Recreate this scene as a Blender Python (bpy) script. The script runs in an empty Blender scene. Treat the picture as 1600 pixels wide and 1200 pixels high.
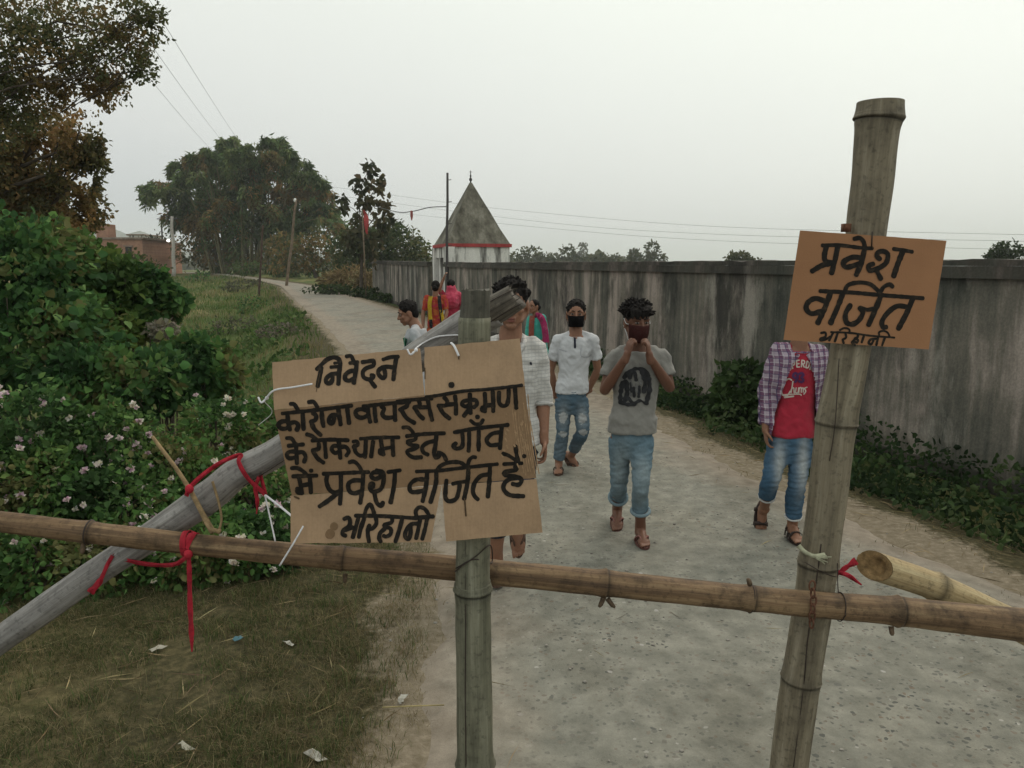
import bpy, bmesh, math, random
import numpy as np
from mathutils import Vector, Matrix, noise as mnoise
from mathutils.bvhtree import BVHTree

random.seed(7); rng = np.random.default_rng(7)
scene = bpy.context.scene
COL = scene.collection
R = math.radians

# ------------------------------------------------------------------ camera, world, sun, exposure
CAM_H = 1.75; FPX = 1250.0; PITCH = math.atan(180/1250)
cam_data = bpy.data.cameras.new("camera"); cam = bpy.data.objects.new("camera", cam_data); COL.objects.link(cam)
cam.location = (0, 0, CAM_H); cam.rotation_euler = (math.pi/2 - PITCH, 0, 0)
cam_data.sensor_width = 36; cam_data.lens = FPX/1600*36; cam_data.clip_start = 0.05; cam_data.clip_end = 12000
scene.camera = cam
SUN_EL, SUN_AZ = R(48), R(38)            # azimuth from +Y towards +X
world = bpy.data.worlds.new("World"); scene.world = world; world.use_nodes = True
wn = world.node_tree.nodes; wl = world.node_tree.links; wn.clear()
sky = wn.new("ShaderNodeTexSky"); sky.sky_type = 'NISHITA'; sky.sun_disc = False
sky.sun_elevation = SUN_EL; sky.sun_rotation = SUN_AZ; sky.dust_density = 4; sky.air_density = 1.2
hs = wn.new("ShaderNodeHueSaturation"); hs.inputs['Saturation'].default_value = 0.35
tc = wn.new("ShaderNodeTexCoord"); sx = wn.new("ShaderNodeSeparateXYZ"); rp = wn.new("ShaderNodeValToRGB")
mx = wn.new("ShaderNodeMixRGB"); mx.inputs[0].default_value = 0.82
sc_ = wn.new("ShaderNodeMixRGB"); sc_.blend_type = 'MULTIPLY'; sc_.inputs[0].default_value = 1; sc_.inputs[2].default_value = (12.3, 11.9, 11.4, 1)
bg = wn.new("ShaderNodeBackground"); bg.inputs['Strength'].default_value = 0.1; wo = wn.new("ShaderNodeOutputWorld")
nz = wn.new("ShaderNodeTexNoise"); nz.inputs['Scale'].default_value = 1.6; nz.inputs['Detail'].default_value = 3
ad = wn.new("ShaderNodeMath"); ad.operation = 'MULTIPLY_ADD'; ad.inputs[1].default_value = 0.10
sub_ = wn.new("ShaderNodeMath"); sub_.operation = 'SUBTRACT'; sub_.inputs[1].default_value = -0.10
mpx = wn.new("ShaderNodeMath"); mpx.operation = 'MULTIPLY_ADD'; mpx.inputs[1].default_value = 0.20
wl.new(tc.outputs['Generated'], sx.inputs[0]); wl.new(tc.outputs['Generated'], nz.inputs['Vector'])
wl.new(sx.outputs['X'], mpx.inputs[0]); wl.new(sx.outputs['Z'], mpx.inputs[2])
wl.new(nz.outputs['Fac'], ad.inputs[0]); wl.new(mpx.outputs[0], ad.inputs[2]); wl.new(ad.outputs[0], sub_.inputs[0])
wl.new(sub_.outputs[0], rp.inputs[0])
e = rp.color_ramp.elements
e[0].position = 0.06; e[0].color = (0.42, 0.48, 0.54, 1)
e[1].position = 0.48; e[1].color = (0.79, 0.85, 0.80, 1)
for p_, c_ in ((0.14, (0.50, 0.55, 0.595, 1)), (0.23, (0.62, 0.66, 0.67, 1)), (0.33, (0.70, 0.745, 0.73, 1)), (1.0, (0.82, 0.87, 0.83, 1))):
    q = e.new(p_); q.color = c_
wl.new(rp.outputs[0], sc_.inputs[1])
wl.new(sky.outputs[0], hs.inputs['Color']); wl.new(hs.outputs[0], mx.inputs[1]); wl.new(sc_.outputs[0], mx.inputs[2])
wl.new(mx.outputs[0], bg.inputs['Color']); wl.new(bg.outputs[0], wo.inputs['Surface'])
sun_d = bpy.data.lights.new("sun", 'SUN'); sun_d.energy = 1.0; sun_d.angle = R(28); sun_d.color = (1, 0.86, 0.70)
sun = bpy.data.objects.new("sun", sun_d); COL.objects.link(sun)
sdir = Vector((math.sin(SUN_AZ)*math.cos(SUN_EL), math.cos(SUN_AZ)*math.cos(SUN_EL), math.sin(SUN_EL)))
sun.rotation_euler = sdir.to_track_quat('Z', 'Y').to_euler(); sun.location = (10, 10, 30)
vs = scene.view_settings; vs.view_transform = 'Standard'; vs.look = 'None'; vs.gamma = 1; vs.exposure = 0.08; vs.use_curve_mapping = False
scene.cycles.max_bounces = 6; scene.cycles.volume_bounces = 2; scene.cycles.transparent_max_bounces = 8

# ------------------------------------------------------------------ pixel -> world
CP, SP = math.cos(PITCH), math.sin(PITCH)
def ray(px, py):
    u = -(py-600)/FPX
    return Vector(((px-800)/FPX, CP+u*SP, -SP+u*CP))
def at(px, py, Y):
    d = ray(px, py); t = Y/d.y
    return Vector((d.x*t, Y, CAM_H+d.z*t))
def pxm(Y): return Y/FPX        # metres per photo pixel at distance Y

def ss(t):
    t = np.clip(t, 0, 1); return t*t*(3-2*t)
def base(y):
    y = np.asarray(y, float); r = np.clip(0.0125*(y-25), 0, 1.1)
    return r
# road edges, from the photograph, as X over Y
RL = [(-6, -.1), (0, -.25), (2.7, -.34), (4.5, -.44), (17, -3.5), (27, -6.45), (37, -9.8), (60, -17.2), (79, -25.3), (109, -41), (170, -78), (260, -140)]
RR = [(-6, 4.4), (2.2, 3.3), (4.2, 2.75), (5.6, 2.4), (6.7, 2.03), (8.9, 1.6), (12.1, 1.15), (28.5, -3.25), (42.5, -8.2), (59, -14.2), (76.7, -22.7), (114, -41.0), (170, -74), (260, -135)]
def xl(y): return np.interp(y, [p[0] for p in RL], [p[1] for p in RL])
def xr(y): return np.interp(y, [p[0] for p in RR], [p[1] for p in RR])
def wob(x, y):
    return (np.sin(1.7*x+0.6*y)+np.sin(2.3*y-1.1*x+2)+np.sin(4.1*x+3.2*y+1)*.5)/2.5
def T(x, y):
    x = np.asarray(x, float); y = np.asarray(y, float)
    z = base(y)
    dl = xl(y)-x; dr = x-xr(y)
    near = ss((y-4.5)/4.0)
    s0 = 2.0*(1-near)+0.5*near
    fall = (0.75*(1-ss((y-60)/50)))
    z = z - fall*ss((dl-s0)/2.6)
    z = z - 0.24*ss((dr-0.25)/1.3)*(1-ss((y-40)/20))
    bump = np.clip(np.maximum(dl, dr)/0.6, 0, 1)
    z = z + wob(x, y)*0.03*bump + np.sin(x*.31+y*.17)*.05*np.clip(np.maximum(dl, dr)/4, 0, 1)
    z = z - 0.05*np.clip(np.minimum(-dl, -dr)/0.25, 0, 1)
    return z
def Tz(x, y): return float(T(x, y))
def gp(px, py):
    d = ray(px, py); t = CAM_H/max(-d.z, 1e-3)
    for _ in range(60):
        z = Tz(d.x*t, d.y*t); t2 = (CAM_H-z)/max(-d.z, 1e-3); t = t*.6+t2*.4
        t = min(t, 400)
    return Vector((d.x*t, d.y*t, CAM_H+d.z*t))

# ------------------------------------------------------------------ object helpers
def tag(o, label=None, cat=None, group=None, kind=None):
    if label: o['label'] = label
    if cat: o['category'] = cat
    if group: o['group'] = group
    if kind: o['kind'] = kind
    return o
def empty(name, loc, label, cat, group=None):
    o = bpy.data.objects.new(name, None); o.empty_display_size = .1; COL.objects.link(o); o.location = loc
    return tag(o, label, cat, group)
def org(p):
    v = Vector((0, 0, 0))
    while p is not None:
        v += p.location; p = p.parent
    return v
def link_mesh(name, me, mat, parent=None, smooth=True, shift=True, loc=None):
    o = bpy.data.objects.new(name, me); COL.objects.link(o)
    if mat is not None:
        me.materials.clear(); me.materials.append(mat)
    if parent is not None:
        o.parent = parent
        if shift:
            me.transform(Matrix.Translation(-org(parent)))
    elif loc is not None:
        me.transform(Matrix.Translation(-Vector(loc))); o.location = loc
    if smooth and len(me.polygons): me.polygons.foreach_set('use_smooth', np.ones(len(me.polygons), bool))
    me.update()
    return o
def crom(pts, n=6):
    P = [Vector(p) for p in pts]
    if len(P) < 3: return P if len(P) < 2 else [P[0].lerp(P[1], i/n) for i in range(n+1)]
    Q = [P[0]*2-P[1]] + P + [P[-1]*2-P[-2]]
    out = []
    for i in range(1, len(Q)-2):
        a, b, c, d = Q[i-1], Q[i], Q[i+1], Q[i+2]
        for k in range(n):
            t = k/n
            out.append(0.5*((2*b)+(c-a)*t+(2*a-5*b+4*c-d)*t*t+(3*b-a-3*c+d)*t**3))
    out.append(P[-1]); return out
def interp_r(rs, m):
    k = np.linspace(0, len(rs)-1, m); return np.interp(k, range(len(rs)), rs)
class MB:
    def __init__(s): s.v = []; s.f = []; s.uv = {}; s.col = {}
    def add(s, vs, fs):
        b = len(s.v); s.v.extend([tuple(v) for v in vs]); s.f.extend([tuple(i+b for i in f) for f in fs]); return b
    def tube(s, pts, rad, seg=10, caps=True, round_caps=False, uv=False, wobble=0):
        P = [Vector(p) for p in pts]
        if not hasattr(rad, '__len__'): rad = [rad]*len(P)
        rad = list(rad)
        if round_caps:
            d0 = (P[0]-P[1]).normalized(); d1 = (P[-1]-P[-2]).normalized(); r0, r1 = rad[0], rad[-1]
            pre = [(P[0]+d0*r0*math.sin(a), r0*max(math.cos(a), .05)) for a in (1.45, 1.0, .5)]
            post = [(P[-1]+d1*r1*math.sin(a), r1*max(math.cos(a), .05)) for a in (.5, 1.0, 1.45)]
            P = [p for p, _ in pre]+P+[p for p, _ in post]; rad = [r for _, r in pre]+rad+[r for _, r in post]
        n = len(P); tan = []
        for i in range(n):
            t = (P[min(i+1, n-1)]-P[max(i-1, 0)])
            tan.append(t.normalized() if t.length > 1e-9 else Vector((0, 0, 1)))
        up = Vector((0, 1, 0)) if abs(tan[0].y) < .8 else Vector((1, 0, 0))
        nx = tan[0].cross(up).normalized(); vs = []; L = 0; Ls = []
        for i in range(n):
            nx = (nx-tan[i]*nx.dot(tan[i])).normalized(); ny = tan[i].cross(nx)
            if i: L += (P[i]-P[i-1]).length
            Ls.append(L)
            for k in range(seg):
                a = 2*math.pi*k/seg
                rr = rad[i]*(1+wobble*mnoise.noise(Vector((math.cos(a)*1.3, math.sin(a)*1.3, L*9)))) if wobble else rad[i]
                vs.append(P[i]+nx*math.cos(a)*rr+ny*math.sin(a)*rr)
        fs = [(i*seg+k, i*seg+(k+1) % seg, (i+1)*seg+(k+1) % seg, (i+1)*seg+k) for i in range(n-1) for k in range(seg)]
        if caps: fs += [tuple(range(seg))[::-1], tuple((n-1)*seg+k for k in range(seg))]
        b = len(s.v); fb = len(s.f); s.add(vs, fs)
        if uv:
            for j in range(n-1):
                for k in range(seg):
                    s.uv[fb+j*seg+k] = [(k/seg, Ls[j]), ((k+1)/seg, Ls[j]), ((k+1)/seg, Ls[j+1]), (k/seg, Ls[j+1])]
        return b
    def limb(s, pts, rad, seg=14, n=5):
        P = crom(pts, n); s.tube(P, interp_r(rad, len(P)), seg, True, True)
    def ell(s, c, r, ax=None, nu=16, nv=10):
        c = Vector(c); X, Y, Z = ax if ax else (Vector((1, 0, 0)), Vector((0, 1, 0)), Vector((0, 0, 1)))
        vs = [c+Z*r[2]]; fs = []
        for j in range(1, nv):
            th = math.pi*j/nv
            for k in range(nu):
                ph = 2*math.pi*k/nu
                vs.append(c+X*r[0]*math.sin(th)*math.cos(ph)+Y*r[1]*math.sin(th)*math.sin(ph)+Z*r[2]*math.cos(th))
        vs.append(c-Z*r[2]); m = len(vs)-1
        for k in range(nu): fs.append((0, 1+k, 1+(k+1) % nu)); fs.append((m, 1+(nv-2)*nu+(k+1) % nu, 1+(nv-2)*nu+k))
        for j in range(nv-2):
            for k in range(nu): fs.append((1+j*nu+k, 1+(j+1)*nu+k, 1+(j+1)*nu+(k+1) % nu, 1+j*nu+(k+1) % nu))
        s.add(vs, fs)
    def loft(s, rings, seg=28, power=2.3):      # rings: (centre, X axis, Y axis, rx, ry)
        vs = []; n = len(rings)
        for c, X, Y, rx, ry in rings:
            for k in range(seg):
                a = 2*math.pi*k/seg; ca, sa = math.cos(a), math.sin(a)
                vs.append(Vector(c)+X*rx*math.copysign(abs(ca)**(2/power), ca)+Y*ry*math.copysign(abs(sa)**(2/power), sa))
        fs = [(i*seg+k, i*seg+(k+1) % seg, (i+1)*seg+(k+1) % seg, (i+1)*seg+k) for i in range(n-1) for k in range(seg)]
        fs += [tuple(range(seg))[::-1], tuple((n-1)*seg+k for k in range(seg))]
        s.add(vs, fs)
    def box(s, c, d, ax=None):
        c = Vector(c); X, Y, Z = ax if ax else (Vector((1, 0, 0)), Vector((0, 1, 0)), Vector((0, 0, 1)))
        vs = [c+X*d[0]/2*a+Y*d[1]/2*b+Z*d[2]/2*g for a in (-1, 1) for b in (-1, 1) for g in (-1, 1)]
        s.add(vs, [(0, 1, 3, 2), (4, 6, 7, 5), (0, 4, 5, 1), (2, 3, 7, 6), (0, 2, 6, 4), (1, 5, 7, 3)])
    def mesh(s, name):
        me = bpy.data.meshes.new(name); me.from_pydata(s.v, [], s.f); me.update()
        if s.uv:
            ul = me.uv_layers.new(name='UVMap')
            for fi, uvs in s.uv.items():
                p = me.polygons[fi]
                for li, uvv in zip(p.loop_indices, uvs): ul.data[li].uv = uvv
        bm = bmesh.new(); bm.from_mesh(me); bmesh.ops.recalc_face_normals(bm, faces=bm.faces); bm.to_mesh(me); bm.free()
        return me
    def build(s, name, mat, parent=None, smooth=True, loc=None):
        return link_mesh(name, s.mesh(name), mat, parent, smooth, loc=loc)
def remesh(mb, name, voxel, smooth=3, wrinkle=0, wscale=(18, 18, 9)):
    me = mb.mesh(name); o = bpy.data.objects.new('tmp', me); COL.objects.link(o)
    m = o.modifiers.new('r', 'REMESH'); m.mode = 'VOXEL'; m.voxel_size = voxel; m.use_smooth_shade = True
    if smooth:
        k = o.modifiers.new('s', 'SMOOTH'); k.iterations = smooth; k.factor = .5
    dg = bpy.context.evaluated_depsgraph_get()
    out = bpy.data.meshes.new_from_object(o.evaluated_get(dg))
    bpy.data.objects.remove(o); bpy.data.meshes.remove(me); out.name = name
    if wrinkle:
        n = len(out.vertices); co = np.empty(n*3); out.vertices.foreach_get('co', co); co = co.reshape(-1, 3)
        no = np.empty(n*3); out.vertices.foreach_get('normal', no); no = no.reshape(-1, 3)
        w = np.array([(.55-1.7*abs(mnoise.noise(Vector((c[0]*wscale[0]*.6+c[2]*7, c[1]*wscale[1]*.5, c[2]*wscale[2]*1.3-c[0]*8)))))*.9 + .7*mnoise.noise(Vector((c[0]*wscale[0], c[1]*wscale[1], c[2]*wscale[2]+c[0]*9))) + .35*mnoise.noise(Vector((c[0]*42+c[2]*25, c[1]*40, c[2]*32))) for c in co])
        co += no*(w*wrinkle)[:, None]; out.vertices.foreach_set('co', co.ravel()); out.update()
    return out
def set_col(me, cols, name='Col'):
    a = me.color_attributes.new(name, 'FLOAT_COLOR', 'POINT')
    c = np.ones((len(me.vertices), 4)); c[:, :3] = cols; a.data.foreach_set('color', c.ravel())
def vco(me):
    co = np.empty(len(me.vertices)*3); me.vertices.foreach_get('co', co); return co.reshape(-1, 3)

# ------------------------------------------------------------------ materials
def mat(name):
    m = bpy.data.materials.new(name); m.use_nodes = True; nt = m.node_tree; nt.nodes.clear()
    out = nt.nodes.new('ShaderNodeOutputMaterial'); b = nt.nodes.new('ShaderNodeBsdfPrincipled'); nt.links.new(b.outputs[0], out.inputs[0])
    b.inputs['Roughness'].default_value = .85; b.inputs['Specular IOR Level'].default_value = .25
    return m, nt, b, out
def N(nt, t, **kw):
    n = nt.nodes.new('ShaderNode'+t)
    for k, v in kw.items():
        if k.startswith('_'): setattr(n, k[1:], v)
        else: n.inputs[k.replace('__', ' ')].default_value = v
    return n
def coords(nt, kind='Object', scale=(1, 1, 1), rot=(0, 0, 0)):
    t = N(nt, 'TexCoord'); mp = N(nt, 'Mapping'); mp.inputs['Scale'].default_value = scale; mp.inputs['Rotation'].default_value = rot
    nt.links.new(t.outputs[kind], mp.inputs[0]); return mp.outputs[0]
def noise_n(nt, vec, scale, detail=4, rough=.6):
    n = N(nt, 'TexNoise', Scale=scale, Detail=detail, Roughness=rough); nt.links.new(vec, n.inputs['Vector']); return n.outputs['Fac']
def ramp(nt, fac, stops):
    r = N(nt, 'ValToRGB'); el = r.color_ramp.elements
    while len(el) < len(stops): el.new(.5)
    for q, (p, c) in zip(el, stops):
        q.position = p; q.color = (*c, 1) if hasattr(c, '__len__') else (c, c, c, 1)
    nt.links.new(fac, r.inputs[0]); return r.outputs[0]
def mixc(nt, fac, a, b, mode='MIX'):
    m = N(nt, 'MixRGB', _blend_type=mode)
    for i, v in ((0, fac), (1, a), (2, b)):
        if hasattr(v, 'is_linked'): nt.links.new(v, m.inputs[i])
        elif i == 0: m.inputs[0].default_value = v
        else: m.inputs[i].default_value = (*v, 1)
    return m.outputs[0]
def math_n(nt, op, a, b=0.5):
    m = N(nt, 'Math', _operation=op)
    for i, v in ((0, a), (1, b)):
        if hasattr(v, 'is_linked'): nt.links.new(v, m.inputs[i])
        else: m.inputs[i].default_value = v
    return m.outputs[0]
def bump(nt, b, h, strength=.3, dist=.01):
    n = N(nt, 'Bump', Strength=strength, Distance=dist); nt.links.new(h, n.inputs['Height']); nt.links.new(n.outputs[0], b.inputs['Normal'])
def simple(name, c, rough=.85, var=.25, scale=8, bmp=.2, bscale=60, spec=.25, kind='Object', bdist=.004):
    m, nt, b, out = mat(name); v = coords(nt, kind)
    f = noise_n(nt, v, scale); c = np.array(c)
    col = ramp(nt, f, [(.3, tuple(c*(1-var))), (.7, tuple(np.minimum(c*(1+var), 1)))])
    nt.links.new(col, b.inputs['Base Color']); b.inputs['Roughness'].default_value = rough; b.inputs['Specular IOR Level'].default_value = spec
    if bmp: bump(nt, b, noise_n(nt, v, bscale, 3), bmp, bdist)
    return m
def attr_mat(name, rough=.8, trans=0.0, var=.15, scale=30, bmp=0, spec=.2, attr='Col', bscale=80):
    m, nt, b, out = mat(name); a = N(nt, 'Attribute', _attribute_name=attr); v = coords(nt)
    f = noise_n(nt, v, scale)
    col = mixc(nt, 1.0, a.outputs['Color'], ramp(nt, f, [(.3, 1-var), (.7, 1.0)]), 'MULTIPLY')
    nt.links.new(col, b.inputs['Base Color']); b.inputs['Roughness'].default_value = rough; b.inputs['Specular IOR Level'].default_value = spec
    if bmp: bump(nt, b, noise_n(nt, v, bscale, 3), bmp, .004)
    if trans:
        t = N(nt, 'BsdfTranslucent'); nt.links.new(col, t.inputs['Color']); mixs = N(nt, 'MixShader'); mixs.inputs[0].default_value = trans
        nt.links.new(b.outputs[0], mixs.inputs[1]); nt.links.new(t.outputs[0], mixs.inputs[2]); nt.links.new(mixs.outputs[0], out.inputs[0])
    return m
LEAF = attr_mat('leaf', .65, .38, spec=.10, scale=3)
LEAFT = attr_mat('tree_leaf', .7, .5, spec=.08, scale=3)
GRASS = attr_mat('grass_blade', .85, .25, scale=2, spec=.06)
SKINV = None
# ------------------------------------------------------------------ terrain
def grid_mesh(name, X, Y, Z):
    ny, nx = X.shape; v = np.stack([X, Y, Z], -1).reshape(-1, 3)
    i = np.arange(ny*nx).reshape(ny, nx)
    f = np.stack([i[:-1, :-1], i[:-1, 1:], i[1:, 1:], i[1:, :-1]], -1).reshape(-1, 4)
    me = bpy.data.meshes.new(name); me.from_pydata(v.tolist(), [], f.tolist()); me.update(); return me
ys = np.concatenate([np.linspace(-6, 1, 12)[:-1], np.arange(1, 12, .11), np.geomspace(12, 120, 130), np.geomspace(124, 9000, 40)])
xs_n = np.concatenate([-np.geomspace(9000, 60, 30), np.arange(-59.4, -14, .55), np.arange(-13.9, -5, .35), np.arange(-5, 6, .11), np.geomspace(6.1, 9000, 50)])
GX, GY = np.meshgrid(xs_n, ys); GX = GX + 0*GY
GX = GX + np.where(np.abs(GX) < 800, 1, 0)*np.interp(GY, [0, 8, 120, 200], [0, 0, 1, 1])*0 
GZ = T(GX, GY)
ter = grid_mesh('ground', GX, GY, GZ)
dl = (xl(GY)-GX); dr = (GX-xr(GY)); dd = np.maximum(dl, dr)
nzv = wob(GX*1.3, GY*1.3)*.5+.25*np.sin(GX*7+GY*5)+.25*np.sin(GX*11-GY*9+1)
dirt = ss(1-(dd-.0-np.where(dl > dr, .02, .12)-.16*nzv)/np.where(dl > dr, .40, .42))
far = ss((GY-9)/8)
green = ss((np.where(dl > 0, dl, dr)-.7+.3*nzv)/1.2)*np.where(dl > 0, .25+.75*far, .8)
dry = ss((np.sin(GX*.25+GY*.09)+np.sin(GY*.21+1))*.5)*ss((dl-4)/6)*ss((GY-20)/25)
set_col(ter, np.stack([dirt, green, dry], -1).reshape(-1, 3), 'mask')
m, nt, b, out = mat('ground'); v = coords(nt)
a = N(nt, 'Attribute', _attribute_name='mask'); sp = N(nt, 'SeparateXYZ'); nt.links.new(a.outputs['Vector'], sp.inputs[0])
n1 = noise_n(nt, v, 1.6, 6); n2 = noise_n(nt, v, 22, 5); n3 = noise_n(nt, v, 120, 3); nf = noise_n(nt, coords(nt, 'Object', (.5, .22, 1)), .55, 7, .7)
drygrass = ramp(nt, n2, [(.3, (.034, .032, .017)), (.5, (.062, .056, .029)), (.72, (.13, .108, .058))])
greeng = ramp(nt, n2, [(.3, (.035, .055, .016)), (.55, (.07, .10, .028)), (.75, (.12, .145, .05))])
dirtc = ramp(nt, n2, [(.3, (.15, .125, .085)), (.55, (.22, .185, .135)), (.75, (.31, .265, .20))])
gfac = math_n(nt, 'ADD', sp.outputs['Y'], math_n(nt, 'MULTIPLY', math_n(nt, 'SUBTRACT', n1, .5), .9))
c1 = mixc(nt, ramp(nt, gfac, [(.25, 0.0), (.6, 1.0)]), drygrass, greeng)
zf_ = math_n(nt, 'MULTIPLY', math_n(nt, 'ADD', sp.outputs['Z'], ramp(nt, nf, [(.45, 0.0), (.62, .9)])), sp.outputs['Y'])
c1 = mixc(nt, zf_, c1, ramp(nt, n2, [(.3, (.15, .125, .055)), (.7, (.26, .215, .10))]))
dfac = math_n(nt, 'ADD', sp.outputs['X'], math_n(nt, 'MULTIPLY', math_n(nt, 'SUBTRACT', n2, .5), .9))
c1 = mixc(nt, ramp(nt, dfac, [(.3, 0.0), (.7, 1.0)]), c1, dirtc)
nt.links.new(c1, b.inputs['Base Color']); b.inputs['Roughness'].default_value = .95; b.inputs['Specular IOR Level'].default_value = .1
bump(nt, b, n3, .6, .02)
tag(link_mesh('ground', ter, m), kind='structure')

# road sheet
ry = np.concatenate([np.linspace(-5, 1, 20)[:-1], np.arange(1, 14, .08), np.geomspace(14, 240, 150)])
nt_ = 25; tt = np.linspace(0, 1, nt_)
A = np.array([xl(y) for y in ry]); B = np.array([xr(y) for y in ry])
jl = np.array([mnoise.noise(Vector((0, y*1.1, 3)))*.16+mnoise.noise(Vector((2, y*3.7, 3)))*.12+mnoise.noise(Vector((2, y*9, 5)))*.07 for y in ry])*np.clip(14/np.maximum(ry, 1), .3, 1)
jr = np.array([mnoise.noise(Vector((9, y*.9, 3)))*.2+mnoise.noise(Vector((7, y*3.7, 3)))*.13+mnoise.noise(Vector((7, y*9, 5)))*.08 for y in ry])*np.clip(14/np.maximum(ry, 1), .3, 1)
RX = (A+jl)[:, None]*(1-tt)+(B+jr)[:, None]*tt; RY = np.repeat(ry[:, None], nt_, 1)
EDGE = np.minimum(tt, 1-tt)[None, :]*np.maximum(B-A, .5)[:, None]
RZ = base(RY)+.012+.02*np.clip(EDGE/.8, 0, 1)+.06*ss((RY-30)/40)
rz_edge = np.clip(1-EDGE/.10, 0, 1); RZ = RZ-.028*rz_edge
road = grid_mesh('road', RX, RY, RZ)
set_col(road, np.stack([np.clip(1-EDGE/.7, 0, 1), np.repeat(ss((ry-5)/6)[:, None], nt_, 1), 0*EDGE], -1).reshape(-1, 3), 'mask')
m, nt, b, out = mat('road'); v = coords(nt)
a = N(nt, 'Attribute', _attribute_name='mask'); sp = N(nt, 'SeparateXYZ'); nt.links.new(a.outputs['Vector'], sp.inputs[0])
warp = N(nt, 'MixRGB', _blend_type='ADD'); warp.inputs[0].default_value = .03; nzc = N(nt, 'TexNoise', Scale=30.0); nt.links.new(v, nzc.inputs['Vector'])
nt.links.new(v, warp.inputs[1]); nt.links.new(nzc.outputs['Color'], warp.inputs[2])
vo = N(nt, 'TexVoronoi', Scale=40.0, Randomness=1.0); nt.links.new(warp.outputs[0], vo.inputs['Vector'])
vo2 = N(nt, 'TexVoronoi', Scale=16.0, Randomness=1.0); nt.links.new(warp.outputs[0], vo2.inputs['Vector'])
n1 = noise_n(nt, v, .8, 5); n2 = noise_n(nt, v, 9, 6); n3 = noise_n(nt, v, 170, 3)
basec = ramp(nt, n2, [(.3, (.155, .155, .132)), (.5, (.215, .212, .18)), (.7, (.285, .278, .238))])
sc1 = N(nt, 'SeparateXYZ'); nt.links.new(vo.outputs['Color'], sc1.inputs[0])
st = math_n(nt, 'LESS_THAN', vo.outputs['Distance'], math_n(nt, 'MULTIPLY', sc1.outputs['X'], .46))
stc = ramp(nt, sc1.outputs['Y'], [(.0, (.075, .08, .075)), (.5, (.13, .13, .115)), (.80, (.17, .13, .10)), (.93, (.22, .20, .17)), (1.0, (.42, .41, .38))])
stm = math_n(nt, 'MULTIPLY', st, ramp(nt, n1, [(.35, .15), (.6, .95)]))
c1 = mixc(nt, stm, basec, stc)
sc2 = N(nt, 'SeparateXYZ'); nt.links.new(vo2.outputs['Color'], sc2.inputs[0])
st2 = math_n(nt, 'LESS_THAN', vo2.outputs['Distance'], math_n(nt, 'MULTIPLY', math_n(nt, 'SUBTRACT', sc2.outputs['X'], .45), .45))
c1 = mixc(nt, math_n(nt, 'MULTIPLY', st2, .8), c1, ramp(nt, sc2.outputs['Y'], [(.0, (.10, .105, .10)), (.7, (.17, .16, .14)), (.9, (.33, .32, .30)), (1.0, (.42, .41, .39))]))
dust = ramp(nt, n2, [(.3, (.20, .167, .13)), (.7, (.315, .27, .218))])
df = math_n(nt, 'ADD', math_n(nt, 'ADD', sp.outputs['X'], math_n(nt, 'MULTIPLY', sp.outputs['Y'], .42)), math_n(nt, 'MULTIPLY', math_n(nt, 'SUBTRACT', n1, .5), 1.3))
c1 = mixc(nt, ramp(nt, df, [(.2, 0.0), (.85, .9)]), c1, dust)
pat = noise_n(nt, coords(nt, 'Object', (1, .45, 1)), 1.3, 7, .65)
c1 = mixc(nt, .55, c1, ramp(nt, pat, [(.36, (.62, .60, .56)), (.5, (1, 1, 1)), (.66, (1, .97, .92))]), 'MULTIPLY')
c1 = mixc(nt, .35, c1, ramp(nt, n3, [(.3, .55), (.65, 1.0)]), 'MULTIPLY')
nt.links.new(c1, b.inputs['Base Color']); b.inputs['Roughness'].default_value = .9; b.inputs['Specular IOR Level'].default_value = .2
hgt = math_n(nt, 'ADD', math_n(nt, 'MULTIPLY', n3, .5), math_n(nt, 'MULTIPLY', st, .4))
bump(nt, b, hgt, .55, .008)
tag(link_mesh('road', road, m), kind='structure')

# hills far away on the left
mh = simple('hill', (.07, .085, .06), .95, .3, .01, 0)
def hill(x0, x1, y, h, seed, zb=-3):
    n = 500; X = np.linspace(x0, x1, n)
    prof = np.array([max(0, h*(.6+.6*mnoise.noise(Vector((x*.008, seed, 0)))+.15*mnoise.noise(Vector((x*.04, seed, 0)))+.07*mnoise.noise(Vector((x*.18, seed, 0)))+.05*abs(mnoise.noise(Vector((x*.4, seed, 0)))))) for x in X])*np.sin(np.linspace(0, math.pi, n))**.4
    rows = []
    for k, (dy, f) in enumerate([(-400, 0), (-220, .45), (-90, .8), (0, 1), (130, .7), (400, 0)]):
        rows.append(np.stack([X, np.full(n, y+dy), zb+prof*f], -1))
    G = np.stack(rows)
    return grid_mesh('hills', G[..., 0], G[..., 1], G[..., 2])
hm = hill(-1250, -120, 1500, 78, 3.3); tag(link_mesh('hills', hm, mh), kind='structure')
hm = hill(-500, 900, 1700, 24, 8.1); tag(link_mesh('hills', hm, mh), kind='structure')

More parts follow.
